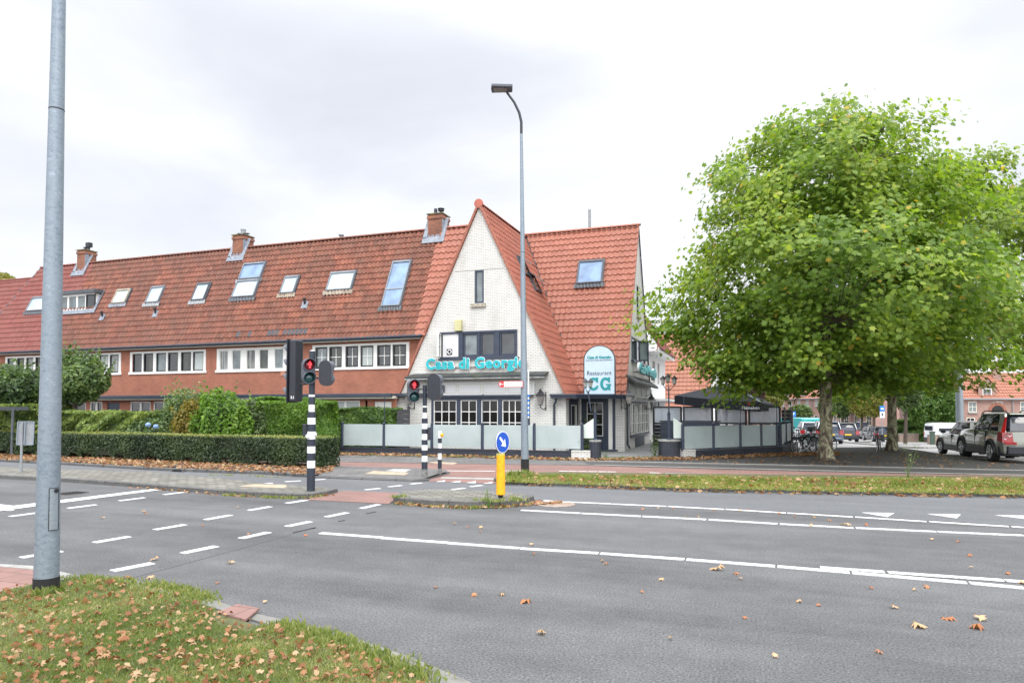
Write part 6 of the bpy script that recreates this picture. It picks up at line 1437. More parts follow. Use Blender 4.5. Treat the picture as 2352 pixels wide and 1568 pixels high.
terrace_lamp('three-headed lamp on the wide round pillar by the terrace',PR[0],PR[1],1541,890,3,.22,ypost=952)
# terrace floor and things standing on it
sheet('terrace_floor',[G(1380,1054),G(1520,1052),G(1572,1052)] and [(1375,1053.5),(1520,1052.5),(1590,1051.5),(1797,1041),(1822,1030),(1700,1016),(1500,1014),(1436,1038),(1330,1038)],.03,M['terrace'])
# upper wind screens at the back of the terrace
Yk=PD(1502,950,33.5); Yk2=PD(1792,950,33.0)
A,B=Vector((Yk.x,Yk.y,0)),Vector((Yk2.x,Yk2.y,0))
t=thing('wind_screen','row of dusty glass wind screens with painted sky sheen, in black frames at the back of the terrace','wind screen',A)
for (c0,c1) in ((1502,1565),(1571,1636.5),(1645,1714),(1721,1792)):
    a=on_line(c0,A,B,0);b=on_line(c1,A,B,0); d=(b-a).normalized(); z1,z0=HT(a,934.5),HT(a,972); zz0=HT(a,980); m=MB()
    for (p0,p1,w_,h_) in ((a+Vector((0,0,z1)),b+Vector((0,0,z1)),.06,.07),(a+Vector((0,0,z0)),b+Vector((0,0,z0)),.06,.09),):
        m.obox(p0,p1,w_,h_)
    for q in (a,b): m.obox(q+Vector((0,0,.0)),q+Vector((0,0,z1)),.09,.09,up=(1,0,0))
    fr=m.build('frame',M['black_paint'],t); m=MB(); m.obox(a+d*.03+Vector((0,0,(z0+z1)/2)),b-d*.03+Vector((0,0,(z0+z1)/2)),.01,z1-z0-.05); m.build('glass_pane',M['streaky'],fr)
t=thing('planter_fence','dark horizontal board fence under the dusty wind screens','fence',A); d=(B-A).normalized(); z1=HT(A,975)
a=on_line(1500,A,B,.05); b=on_line(1793,A,B,.05); 
for k in range(6): 
    m=MB(); m.obox(a+Vector((0,0,z1*(k+.5)/6)),b+Vector((0,0,z1*(k+.5)/6)),.04,z1/6-.012); m.build('board',M['black_plastic'],t)
A2=PD(1519,980,31.5); A2.z=0; t=thing('terrace_bench','dark slatted box bench on the terrace behind the wide round pillar','bench',A2); m=MB(); z1=HT(A2,968)
for k in range(4): m.box(A2.x-.05,A2.x+2.6,A2.y,A2.y+.5,z1*k/4,z1*(k+1)/4-.015)
m.build('slats',M['navy_paint'],t); m=MB(); m.box(A2.x-.09,A2.x+2.64,A2.y-.03,A2.y+.53,z1,z1+.05); m.build('seat',M['black_plastic'],t)
A3=PD(1795,950,33); A3.z=0; b=PD(1817,950,33.5)
t=thing('bin_shelter','dark slatted timber enclosure right of the wind screens','shed',A3); m=MB(); zt=HT(A3,940)
for k in range(10): m.box(A3.x,b.x,A3.y,A3.y+.04,zt*k/10,zt*(k+1)/10-.02)
m.build('boards',M['black_plastic'],t); m=MB(); m.box(b.x-.35,b.x-.28,A3.y-.05,A3.y+1,0,zt+.1); m.box(b.x-.02,b.x+.05,A3.y-.05,A3.y+1.5,0,zt+.1); m.build('posts',paint('timber_grey',(.18,.17,.15),.8,var=.3),t)
# parasol
Pk=PD(1668,881,33.5); corners=[PD(1549,908,33.0),PD(1748,924,30.6),PD(1778,928,35),PD(1612,908,37)]
pc=Vector((Pk.x,Pk.y,0)); t=thing('parasol','large black square parasol over the terrace','parasol',(Pk.x,Pk.y,0))
cloth=paint('parasol_cloth',(.024,.027,.038),.85,var=.12,scale=1.5); m=MB(); n=10; 
fs=[];vs=[]
for i in range(4):
    a,b=corners[i],corners[(i+1)%4]; base=len(vs)
    for r_ in range(n+1):
        f=r_/n
        for k in range(n+1):
            g=k/n; e=a.lerp(b,g); e=e+Vector((0,0,.06*math.sin(g*math.pi)*-.6)); q=Pk.lerp(e,f); sag=-.10*math.sin(f*math.pi)*(math.sin(g*math.pi)**2); vs.append(q+Vector((0,0,sag)))
    fs+=[(base+r_*(n+1)+k,base+r_*(n+1)+k+1,base+(r_+1)*(n+1)+k+1,base+(r_+1)*(n+1)+k) for r_ in range(n) for k in range(n)]
m.add(vs,fs); m.build('canopy',cloth,t,smooth=True)
m=MB()
for i in range(4):
    a,b=corners[i],corners[(i+1)%4]; k0=12
    for k in range(k0):
        f0,f1=k/k0,(k+1)/k0; A_,B_=a.lerp(b,f0),a.lerp(b,f1); z0=-.036*math.sin(f0*math.pi);z1=-.036*math.sin(f1*math.pi)
        dv=.42 if i==0 else .34
        m.quad(A_+Vector((0,0,z0-dv)),B_+Vector((0,0,z1-dv)),B_+Vector((0,0,z1)),A_+Vector((0,0,z0)))
m.build('valance',cloth,t)
m=MB(); m.tube([corners[1]+Vector((0,0,.02)),Pk+Vector((0,0,.03))],.035,6); m.build('pale_seam',paint('seam',(.42,.50,.48),.7),t)
m=MB(); m.tube([(Pk.x,Pk.y,0),(Pk.x,Pk.y,Pk.z)],.05,10); m.build('pole',M['alu'],t)
for k,c in enumerate(corners): m=MB(); m.tube([(Pk.x,Pk.y,Pk.z-.1),c-Vector((0,0,.05))],.018,6); m.build('rib',M['alu'],t)
a,b=corners[0],corners[1]; dU=Vector((b.x-a.x,b.y-a.y,0)).normalized(); vf=Face(Vector((a.x,a.y,0)),dU,Vector((dU.y,-dU.x,0)))
Lc=(Vector((b.x-a.x,b.y-a.y,0))).length
zv=lambda u: a.z+(b.z-a.z)*u/Lc
tx=text('Heineken',.21,M['sign_white'],'valance_text',t,vf,Lc*.79,zv(Lc*.86)-.36,.012,.004,bold=.004)
cx=Lc*.87; m=MB(); pts=[]
for k in range(10): r_=.085 if k%2==0 else .035; an=math.pi/2+k*math.pi/5; pts.append(vf.p(cx+r_*math.cos(an),zv(cx)-.10+r_*math.sin(an),.012))
m.slab(pts,vf.N*.004); m.build('star_emblem',M['sign_red'],t)
# ------------------------------------------------------------ leaves: many small faces built at once
MAPLE=np.array([(0,-.50),(.10,-.16),(.40,-.30),(.30,-.05),(.56,.06),(.26,.14),(.34,.40),(.12,.28),(0,.60),(-.12,.28),(-.34,.40),(-.26,.14),(-.56,.06),(-.30,-.05),(-.40,-.30),(-.10,-.16)])
MAPLE5=np.array([(0,-.45),(.42,-.28),(.28,.02),(.52,.20),(.16,.24),(0,.58),(-.16,.24),(-.52,.20),(-.28,.02),(-.42,-.28)])
OVAL=np.array([(0,-.5),(.26,-.12),(.22,.22),(0,.5),(-.22,.22),(-.26,-.12)])
BLADE=np.array([(-.10,-.5),(.10,-.5),(.05,.1),(0,.5),(-.05,.1)])
SPRAY=np.array([(0,-.5),(.16,-.2),(.30,.15),(.10,.12),(0,.5),(-.12,.15),(-.30,.10),(-.15,-.2)])
def leaf_mesh(name,P,Nn,size,shape,mat,parent=None,rnd=None,curl=.0,up=None,world=True,roll=None):
    """P: positions, Nn: leaf normals; one polygon per leaf with a per-leaf value in the attribute rnd"""
    n=len(P);k=len(shape); Nn=Nn/(np.linalg.norm(Nn,axis=1,keepdims=True)+1e-9)
    ref=rng.normal(size=(n,3)) if up is None else up+rng.normal(scale=.25,size=(n,3))
    T=np.cross(ref,Nn); T/=np.linalg.norm(T,axis=1,keepdims=True)+1e-9; B=np.cross(Nn,T)
    size=np.broadcast_to(np.asarray(size,dtype=float),(n,))
    sx=shape[:,0][None,:]*size[:,None]; sy=shape[:,1][None,:]*size[:,None]
    cz=curl*rng.uniform(.2,1.6,(n,1))*(shape[:,0]**2*1.4+shape[:,1]**2*.8)[None,:]*size[:,None]+.10*curl*size[:,None]*rng.normal(size=(n,k))
    V=P[:,None,:]+T[:,None,:]*sx[...,None]+B[:,None,:]*sy[...,None]-Nn[:,None,:]*cz[...,None]
    if parent is not None and world: V=V-np.array(wloc(parent))
    me=bpy.data.meshes.new(name); me.vertices.add(n*k); me.vertices.foreach_set('co',V.astype(np.float32).ravel())
    me.loops.add(n*k); me.loops.foreach_set('vertex_index',np.arange(n*k,dtype=np.int32))
    me.polygons.add(n); me.polygons.foreach_set('loop_start',np.arange(0,n*k,k,dtype=np.int32)); me.polygons.foreach_set('loop_total',np.full(n,k,dtype=np.int32))
    a=me.attributes.new('rnd','FLOAT','FACE'); a.data.foreach_set('value',(rng.random(n) if rnd is None else np.clip(rnd,0,1)).astype(np.float32))
    me.materials.append(mat); me.update(calc_edges=True); 
    o=bpy.data.objects.new(name,me); COL.objects.link(o); o.parent=parent; return o
def smooth_noise(P,s,seed=0):
    r=np.random.default_rng(seed); out=np.zeros(len(P))
    for k in range(6):
        w=r.normal(size=3)*s*(1+.5*k); out+=np.sin(P@w+r.uniform(0,6.28))/(1+.35*k)
    return out/2.2
def branch_tubes(m,a,b,r0,r1,bend=.12,seg=6,n=4):
    a=np.array(a);b=np.array(b); L=np.linalg.norm(b-a); off=rng.normal(size=3)*bend*L; off[2]=abs(off[2])*.6
    pts=[a+(b-a)*t+off*math.sin(math.pi*t) for t in np.linspace(0,1,n+1)]
    m.tube([Vector(p) for p in pts],[r0+(r1-r0)*t for t in np.linspace(0,1,n+1)],seg,cap=False); return [np.array(p) for p in pts]
def plane_tree(label,base,prof,zt,trunk_r,ncl,nleaf,mat,seed,shift=(0,0),lsz=.20,cut=None,ztr=4.2,group=None,extra=()):
    """prof: list of (height, crown radius); limbs run from the trunk out to leaf clusters"""
    global rng; rng=np.random.default_rng(seed)
    t=thing('plane_tree',label,'tree',base,0,group); base=np.array(base)
    zs=np.array([p[0] for p in prof]);rs=np.array([p[1] for p in prof])
    sh=lambda z: np.outer(np.clip((z-3)/8,0,1),np.array(shift))
    # cluster centres
    C=[]
    while len(C)<ncl:
        z=rng.uniform(zs[0],zs[-1]); r=np.interp(z,zs,rs)
        if rng.random()>(r/rs.max())**1.3+.12: continue
        a=rng.uniform(0,6.283); q=rng.random()**.42
        ru=r*(1+.16*math.sin(3*a+z*1.1+seed)+.10*math.sin(7*a-z*1.7)+.08*math.sin(z*4+a*2))
        p=np.array([math.cos(a)*ru*q,math.sin(a)*ru*q,z+rng.normal()*.25]); C.append(np.append(p,q))
    C=np.array(C); q=C[:,3]; C=C[:,:3]; C[:,:2]+=sh(C[:,2])
    keep=smooth_noise(C,.9,seed)>-.62; C=C[keep]; q=q[keep]
    if len(extra): E=np.array([tuple(e) for e in extra])-base; C=np.concatenate([C,E]); q=np.concatenate([q,np.ones(len(E))])
    # trunk and limbs
    top=np.array([shift[0]*.9,shift[1]*.9,zs[-1]-1.2]); m=MB()
    tp=[(0,0,-.05,1.55),(0,0,.12,1.28),(0,0,.45,1.05),(0.02,0,1.2,.93),(.03,.0,2.4,.86),(.02,.02,3.6,.82)]
    pts=[Vector(p[:3]) for p in tp]+[Vector(tuple(np.array([.0,0,3.6])*(1-f)+top*f+np.array([.15*math.sin(f*7),.12*math.cos(f*5),0])*(1-f)*f*4)) for f in (.2,.4,.6,.8,1)]
    rr=[trunk_r*p[3] for p in tp]+[trunk_r*v for v in (.70,.52,.36,.2,.06)]
    seg=18; vs=[];m2=MB(); m2.tube(pts,rr,seg)
    # buttressed foot
    for i in range(seg):
        for ring in (0,1):
            k=ring*seg+i; v=Vector(m2.v[k]); a=math.atan2(v.y,v.x); f=1+(.22 if ring==0 else .09)*math.sin(a*5+seed); m2.v[k]=(v.x*f,v.y*f,v.z)
    m2.build('trunk',M['bark'],t,smooth='all',world=False)
    limbs=[]; nl=13
    for k in range(nl):
        f=k/(nl-1); z0=3.0+ (zs[-1]-5.6)*f; ax=np.array([top[0]*f,top[1]*f,z0]); z1=z0+1.6+1.0*f; a=k*2.4+seed; r=np.interp(z1,zs,rs)*.66
        e=np.array([math.cos(a)*r,math.sin(a)*r,z1]); e[:2]+=sh(np.array([z1]))[0]; limbs.append(branch_tubes(m,ax,e,trunk_r*(.34-.2*f),.022,.07,7,5))
    LP=np.concatenate(limbs)
    for c,qq in zip(C,q):
        d=np.linalg.norm(LP-c,axis=1)+np.maximum(0,LP[:,2]-c[2])*1.5; j=d.argmin()
        if d[j]<3.2: branch_tubes(m,LP[j],c,.020,.006,.10,4,3)
    m.build('branches',M['bark_dark'],t,smooth='all',world=False,uv=False)
    # leaves: each cluster is a flat drooping spray
    per=np.maximum(8,(nleaf/len(C)*rng.uniform(.6,1.4,len(C))).astype(int)); idx=np.repeat(np.arange(len(C)),per); n=len(idx)
    g=rng.normal(size=(n,3))*np.array([.44,.44,.26]); g*=(.75+.25*rng.random((n,1)))
    P=C[idx]+g; P[:,2]-=.16*(g[:,0]**2+g[:,1]**2)
    if cut is not None: kk=P[:,2]>cut; P=P[kk];g=g[kk];idx=idx[kk];n=len(P)
    outd=P.copy(); outd[:,:2]-=sh(P[:,2]); outd[:,2]=0; outd/=np.linalg.norm(outd,axis=1,keepdims=True)+1e-6
    Nn=np.array([0,0,.75])+outd*.75+rng.normal(size=(n,3))*.50
    hue=.34+.16*smooth_noise(C,.7,seed+5)[idx]+rng.normal(size=n)*.15+.05*(P[:,2]-7)/5
    hue=np.where(rng.random(n)<.012,.97,np.clip(hue,0,.86))
    leaf_mesh('crown',P,Nn,lsz*rng.uniform(.55,1.25,n),MAPLE5,mat,t,hue,curl=.35,world=False)
    return t
T1=G(1897,1056); T2=G(2049,1035)
plane_tree('big green plane tree with a thick mottled trunk beside the parked bicycles',T1,[(2.9,3.6),(3.5,5.0),(4.8,5.8),(5.9,5.8),(7.3,5.4),(8.7,4.7),(9.9,4.2),(11.0,3.7),(11.9,3.0),(12.5,1.6)],12.7,.235,620,68000,M['leaf_plane'],11,shift=(.1,0),lsz=.185,extra=[PD(x,y,24.3+.25*(i%4)) for i,(x,y) in enumerate([(1690,888),(1668,866),(1715,868),(1650,842),(1625,815),(1600,792),(1575,770),(1700,848),(1760,872),(1800,884),(1740,850),(1555,745),(1680,905),(1840,882),(1880,872),(1930,880)])])
plane_tree('second plane tree standing further back with a bicycle against its trunk',T2,[(3.0,4.8),(3.8,6.6),(5.4,6.9),(7.3,6.7),(8.8,6.2),(10.0,5.2),(11.1,3.8),(11.9,2.2),(12.4,.8)],12.4,.205,520,50000,M['leaf_plane_b'],23,shift=(1.9,-.6),lsz=.20)
# ------------------------------------------------------------ generic shrubs and hedges
def blob_points(n,c,rad,shell=.75,noise=.18,seed=0,zmin=None):
    v=rng.normal(size=(n,3)); v/=np.linalg.norm(v,axis=1,keepdims=True); r=shell+(1-shell)*rng.random(n)**.5
    r*=1+noise*smooth_noise(v*2.2,1.5,seed); P=np.array(c)+v*r[:,None]*np.array(rad)
    if zmin is not None: k=P[:,2]>zmin; return P[k],v[k]
    return P,v
def shrub(name,label,cat,c,rad,n,size,shape,mat,seed,core=True,spikes=0,jit=.6,group=None,zmin=.05,trunk=None,up=None,cmat=None,droop=0.):
    global rng; rng=np.random.default_rng(seed); c=Vector(c); t=thing(name,label,cat,(c.x,c.y,0),0,group)
    P1,v1=blob_points(int(n*.72),c,rad,.72,.2,seed,zmin); P2,v2=blob_points(int(n*.28),c,np.array(rad)*.92,.35,.1,seed+1,zmin); P=np.concatenate([P1,P2]); v=np.concatenate([v1,v2])
    if spikes:
        k=spikes; b,bv=blob_points(k,c,np.array(rad)*.95,.95,.2,seed,c.z+.1*rad[2]); L=[]; 
        for p_,d_ in zip(b,bv):
            dd=d_*.5+np.array([0,0,.8])+rng.normal(size=3)*.2; ln=rng.uniform(.15,.5)
            for q in np.linspace(0,1,7): L.append(p_+dd*ln*q+rng.normal(size=3)*.03)
        L=np.array(L); P=np.concatenate([P,L]); v=np.concatenate([v,rng.normal(size=L.shape)])
    nn=v*.7+np.array([0,0,.35])+rng.normal(size=v.shape)*jit
    m_=len(P); hue=.45+.25*smooth_noise(P,1.6,seed)+rng.normal(size=m_)*.2
    leaf_mesh('foliage',P,nn,size*rng.uniform(.6,1.3,m_),shape,mat,t,hue,curl=.3,up=up)
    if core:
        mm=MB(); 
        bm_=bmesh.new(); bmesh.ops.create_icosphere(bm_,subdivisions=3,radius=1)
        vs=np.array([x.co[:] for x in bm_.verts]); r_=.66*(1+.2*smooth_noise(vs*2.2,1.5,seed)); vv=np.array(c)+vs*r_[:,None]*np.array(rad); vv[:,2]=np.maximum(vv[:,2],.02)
        mm.add(vv.tolist(),[[x.index for x in f.verts] for f in bm_.faces]); bm_.free(); mm.build('twig_core',cmat or M['twig_core'],t,smooth='all')  # solid dark core added behind the leaves to block the view through
    if trunk: mm=MB(); mm.tube([(c.x,c.y,0),(c.x+.04,c.y,trunk[0]*.5),(c.x,c.y,trunk[0])],[trunk[1],trunk[1]*.85,trunk[1]*.8],10); mm.build('trunk',M['bark_dark'],t,smooth=True)
    return t
M['twig_core']=paint('twig_core',(.020,.026,.012),.95,var=.5,scale=14,bump=1.,bscale=25)  # dark fill for the added solid cores, also used on stems
def hedge(label,a,b,depth,h,n,size,shape,mat,topmat,seed,wob=.06,skirt=0.12,group=None,name='hedge',topn=.25,stems=True):
    global rng; rng=np.random.default_rng(seed); a=Vector(a);b=Vector(b);d=(b-a);L=d.length;d.normalize();nv=Vector((-d.y,d.x,0))
    if nv.dot(fw)<0: nv=-nv
    t=thing(name,label,'hedge',a,0,group); A=np.array(a);D=np.array(d);Nv=np.array(nv); Z=np.array([0,0,1.])
    nf=int(n*(1-topn)); u=rng.random(nf)*L; z=skirt+(h-skirt)*rng.random(nf)**.9; w=np.abs(rng.normal(size=nf))*.07
    wv=smooth_noise(np.stack([u*.9,z*1.5,z*0],1),1.3,seed)*wob*1.4
    gap=(z<skirt+.22)&(smooth_noise(np.stack([u*2.2,u*0,z*0],1),1.,seed+3)>.1)
    P=A+np.outer(u,D)+np.outer(w+wv-.02,Nv)+np.outer(z,Z); P=P[~gap]; nn=-Nv*.9+Z*.25+rng.normal(size=P.shape)*.5
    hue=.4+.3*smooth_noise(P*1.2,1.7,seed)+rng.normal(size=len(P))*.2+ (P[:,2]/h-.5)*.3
    # right end
    ne=int(nf*depth/L*1.2); ue=rng.random(ne)*depth; ze=skirt+(h-skirt)*rng.random(ne); Pe=A+D*L+np.outer(ue,Nv)+np.outer(ze,Z)+np.outer(-np.abs(rng.normal(size=ne))*.06+.02*wob,D)
    P=np.concatenate([P,Pe]); nn=np.concatenate([nn,D*.9+Z*.2+rng.normal(size=Pe.shape)*.5]); hue=np.concatenate([hue,.4+rng.normal(size=ne)*.2])
    leaf_mesh('foliage',P,nn,size*rng.uniform(.6,1.35,len(P)),shape,mat,t,hue,curl=.2)
    nt_=int(n*topn); u=rng.random(nt_)*L; w=rng.random(nt_)*depth; wz=smooth_noise(np.stack([u*.8,w,w*0],1),1.1,seed+2)*wob*.5
    P=A+np.outer(u,D)+np.outer(w,Nv)+np.outer(h+wz+rng.normal(size=nt_)*.02,Z); leaf_mesh('hedge_top',P,Z*.7-Nv*.3+rng.normal(size=P.shape)*.55,size*.8*rng.uniform(.6,1.3,nt_),shape,topmat,t,.4+.3*smooth_noise(P,2.,seed)+rng.normal(size=nt_)*.2,curl=.2)
    m=MB(); c0=.10+wob*1.3*(wob>.1)
    q=[a+nv*c0+d*.02,b+nv*c0-d*c0,b+nv*(depth-c0*.5)-d*c0,a+nv*(depth-c0*.5)+d*.02]; m.prism([tuple(v[:2]) for v in q],skirt+.16,h-.06)  # solid dark core box added inside the hedge, blocks the view through
    if stems:
        for k in range(int(L/.42)):
            p=a+d*(.2+.42*k+rng.random()*.15)+nv*(depth*.35); m.tube([p,p+Vector((rng.normal()*.05,0,.2)),p+Vector((rng.normal()*.1,0,.45))],[.025,.02,.02],5)
    m.build('stems',M['twig_core'],t); return t  # core box and any stem tubes in one mesh
HA,HB=G(-420,1040),G(735,1079)
HA=G(0,1048)+(G(0,1048)-G(720,1080)).normalized()*7.5; HB=G(735,1079.5)
hd_=(HB-HA); 
hh=HT(G(341,1063),999)
hedge('long clipped dark yew hedge with yellow-green top running along the road',HA,HB,1.0,hh,40000,.085,SPRAY,M['leaf_yew'],M['leaf_yew_top'],5,skirt=.05)
# thuja hedges and garden shrubs behind it
def atd(px,d): p=PD(px,1000,d); return Vector((p.x,p.y,0))
def hgt(px,y,d): return PD(px,y,d).z
UPZ=np.array([0,0,1.])
# thuja block right
p0,p1=atd(585,24.0),atd(785,22.6); hh2=hgt(690,922,26.6)
hedge('tall bright green conifer hedge behind the striped signal post',atd(585,25.6),atd(775,27.4),1.3,hh2,17000,.16,SPRAY,M['leaf_thuja'],M['leaf_thuja'],31,wob=.30,skirt=.02,stems=False)
shrub('conifer_bush','rounded bright green conifer bush left of the tall conifer hedge','shrub',atd(508,25.0)+Vector((0,0,1.1)),(1.35,1.0,1.35),9000,.16,SPRAY,M['leaf_thuja'],32,spikes=60)
shrub('golden_bush','yellow-brown conifer bush squeezed beside the bright green one','shrub',atd(446,25.2)+Vector((0,0,1.0)),(.8,.7,1.25),4500,.13,SPRAY,M['leaf_gold'],33,spikes=40)
shrub('grey_green_shrub','loose grey-green shrub with thin shoots rising above the lower gutter','shrub',atd(425,26.0)+Vector((0,0,1.15)),(1.15,.9,1.5),6500,.11,OVAL,M['leaf_grey'],34,spikes=170)
hedge('mixed yellow-green garden hedge behind the yew hedge left of the grey shrub',atd(118,26.6),atd(395,25.6),1.0,hgt(250,945,26.),12000,.12,OVAL,M['leaf_mixed'],M['leaf_mixed'],35,wob=.35,skirt=.02,stems=False)
shrub('garden_shrub','dull green hydrangea shrub in front of the mixed hedge','shrub',atd(330,26.0)+Vector((0,0,.75)),(1.7,.6,.85),5000,.13,OVAL,M['leaf_grey'],36)
for px,py,lb in ((340,975,'left blue hydrangea flower head above the yew hedge'),(358,979,'right blue hydrangea flower head above the yew hedge')):
    p=PD(px,py,24.9); t=thing('hydrangea_flower',lb,'flower',(p.x,p.y,0)); rng=np.random.default_rng(int(px)); P,v=blob_points(160,p,(.10,.10,.08),.9,.05,1); leaf_mesh('petals',P,v,.05,OVAL,leafmat('petal%d'%px,[(.20,.34,.75),(.42,.55,.9)],.2),t)
    m=MB(); m.tube([(p.x,p.y,0),(p.x,p.y,p.z)],.012,5); m.build('stalk',M['leaf_stem'] if 'leaf_stem' in M else M['twig_core'],t)
shrub('garden_shrub','light green loose shrub filling the gap between the two conifers','shrub',atd(572,25.4)+Vector((0,0,1.0)),(.8,.6,1.15),3200,.11,OVAL,M['leaf_bg'],37,spikes=80)
hedge('dense dark evergreen garden hedge at the left behind the lamp post',atd(-260,29.5),atd(110,27.4),1.2,hgt(60,930,28)+.05,12000,.14,OVAL,M['leaf_mixed'],M['leaf_mixed'],38,wob=.3,skirt=.02,stems=False)
# ivy-covered fence right of the conifers
i0,i1=atd(782,24.9),atd(925,24.9)
hedge('fence overgrown with bright ivy in front of the brick row beside the restaurant',atd(770,29.4),atd(922,29.4),.35,hgt(850,938,29.4),9000,.12,OVAL,M['leaf_ivy'],M['leaf_ivy'],39,wob=.16,skirt=.02,stems=False,name='ivy_fence')
p=atd(926,29.2); q=atd(938,29.2); t=thing('board_fence','dark timber fence end between the ivy and the white restaurant wall','fence',p); m=MB(); zt=hgt(930,940,29.2)
for k in range(9): m.obox(p+Vector((-.3,0,zt*(k+.5)/9)),q+Vector((0,0,zt*(k+.5)/9)),.03,zt/9-.012)
m.build('boards',paint('old_boards',(.055,.055,.06),.9,var=.4,scale=9),t); m=MB(); m.tube([q,q+Vector((0,0,zt+.12)),q+Vector((0,0,zt+.2))],[.06,.06,.01],4); m.build('post',MATS['old_boards'],t)
# pleached lime trees in the gardens at the left
def lime(label,px,d,rx_,zc,rz,n,seed,tr=(2.2,.10)):
    c=atd(px,d); t=shrub('lime_tree',label,'tree',c+Vector((0,0,zc)),(rx_,rx_*.8,rz),n,.155,OVAL,M['leaf_lime'],seed,spikes=190,jit=.5,zmin=1.2,trunk=(tr[0],tr[1]),group='clipped lime trees in the front gardens')
    t.children[0].name='crown'; return t
lime('clipped lime tree right of the thick lamp post, its shoots against the upper windows',170,28.2,1.35,3.1,1.05,7500,41)
lime('clipped lime tree left of the thick lamp post above the small carport',34,29.2,1.55,2.65,1.0,8000,42)
lime('clipped lime tree at the left edge of the picture',-75,30.5,1.6,2.8,1.1,6000,43)
# carport edge and brick garden wall at the far left
p=atd(-60,27); q=atd(28,26.2); t=thing('carport','flat black carport roof on a thin post at the left edge','carport',p); z=hgt(0,938,26.4); m=MB(); m.obox(p+Vector((0,0,z)),q+Vector((0,0,z)),1.2,.14); m.build('roof',M['dark_lead'],t); m=MB(); m.tube([q,q+Vector((0,0,z))],.05,8); m.build('post',M['dark_lead'],t)
brickwall('garden_wall','low brown brick garden wall under the black carport',atd(-80,29.),atd(60,28.6),hgt(20,971,28.7),.2,M['garden_brick'],cat='wall')
# background tree above the roofs at far left
shrub('background_tree','small yellow-green treetop showing over the roof at the left edge','tree',PD(2,648,75),(1.6,1.6,1.1),1500,.5,OVAL,M['leaf_yellowish'],45,core=False,zmin=2.,trunk=None)
# ------------------------------------------------------------ grass, weeds, fallen leaves
def in_poly(P,poly):
    x,y=P[:,0],P[:,1]; ins=np.zeros(len(P),bool); n=len(poly); j=n-1
    for i in range(n):
        xi,yi=poly[i];xj,yj=poly[j]; c=((yi>y)!=(yj>y))&(x<(xj-xi)*(y-yi)/(yj-yi+1e-12)+xi); ins^=c; j=i
    return ins
def scatter(poly,n,dens_near=None):
    """poly in world xy"""
    poly=np.array(poly); lo,hi=poly.min(0),poly.max(0); out=[];tot=0
    while tot<n:
        P=rng.uniform(lo,hi,(n*2,2)); P=P[in_poly(P,poly)]
        if dens_near: 
            d=np.hypot(P[:,0],P[:,1]); P=P[rng.random(len(P))<np.clip((dens_near/d)**1.6,0,1)]
        out.append(P); tot+=len(P)
    return np.concatenate(out)[:n]
def turf(name,poly,n,h,z,mat,seed,near=None,w=.10):
    global rng; rng=np.random.default_rng(seed); XY=scatter(poly,n,near); XY=XY[~in_poly(XY,[g2(p_) for p_ in [(488,1412),(545,1388),(606,1402),(604,1440),(570,1462),(500,1440)]])]; N_=len(XY)
    P=np.column_stack([XY,np.full(N_,z)]); s=h*rng.uniform(.45,1.5,N_)*(1+.4*smooth_noise(P,1.6,seed)); P[:,2]+=s*.42
    a=rng.uniform(0,6.283,N_); nn=np.stack([np.cos(a),np.sin(a),rng.uniform(-.1,.9,N_)],1)
    lean=rng.normal(scale=.45,size=(N_,3)); lean[:,2]=1
    hue=.38+.30*smooth_noise(P,2.3,seed+1)+rng.normal(size=N_)*.22
    nn/=np.linalg.norm(nn,axis=1,keepdims=True)
    T=np.cross(lean,nn); T/=np.linalg.norm(T,axis=1,keepdims=True)+1e-9; B=lean/np.linalg.norm(lean,axis=1,keepdims=True)
    k=3; sh=np.array([(-.5,-.5),(.5,-.5),(0,.5)])
    o=leaf_mesh(name,P,nn,s,BLADE[[0,1,3]]*np.array([w/.10*.9,1]),mat,None,hue,curl=.0,up=lean)
    o['kind']='stuff'; return o
vgw=[g2(p,.060) for p in [(-260,1400),(0,1352),(75,1336),(165,1323),(250,1331),(330,1343),(400,1358),(470,1382),(560,1417),(640,1438),(740,1463),(830,1496),(900,1526),(985,1562),(1090,1612),(1250,1700),(1100,2000),(-500,2000),(-500,1500)]]
turf('grass',vgw,150000,.029,.03,M['grass'],51,near=4.2)
gsw=[g2(p,.085) for p in gs_near+gs_far]
gsw=[p for p in gsw if p[0]<14]
gsw=[g2(p,.085) for p in [(1140,1106),(1174,1107.5),(1354,1113.5),(1555.6,1121),(1782,1126),(2420,1137.5),(2420,1101),(1924,1099),(1555.6,1095),(1283,1091),(1200,1092.5),(1160,1096)]]
turf('grass',gsw,52000,.06,.085,M['grass_dry'],52,w=.16)
def litter(name,poly,n,size,z,seed,mat='leaf_dead',near=None,tilt=.35,shape=None,zj=.02,col=None):
    global rng; rng=np.random.default_rng(seed); XY=scatter(poly,n,near) if not isinstance(poly,np.ndarray) else poly
    N_=len(XY); P=np.column_stack([XY,z+rng.random(N_)*zj]); nn=np.array([0,0,1.])+rng.normal(size=(N_,3))*tilt
    o=leaf_mesh(name,P,nn,size*rng.uniform(.5,1.3,N_),MAPLE if shape is None else shape,M[mat],None,rng.random(N_) if col is None else col,curl=.75); o['kind']='stuff'; return o
IRR=np.array([(0,-.5),(.3,-.35),(.22,-.1),(.5,.05),(.2,.2),(.12,.5),(-.15,.28),(-.42,.30),(-.3,.0),(-.45,-.28)])
litter('leaf_litter',vgw,520,.060,.05,61,near=5.,zj=.03,tilt=.5)
litter('leaf_litter',vgw,2300,.050,.05,161,near=5.,zj=.03,shape=IRR,tilt=.6)
litter('leaf_litter',gsw,750,.11,.11,62,zj=.05)
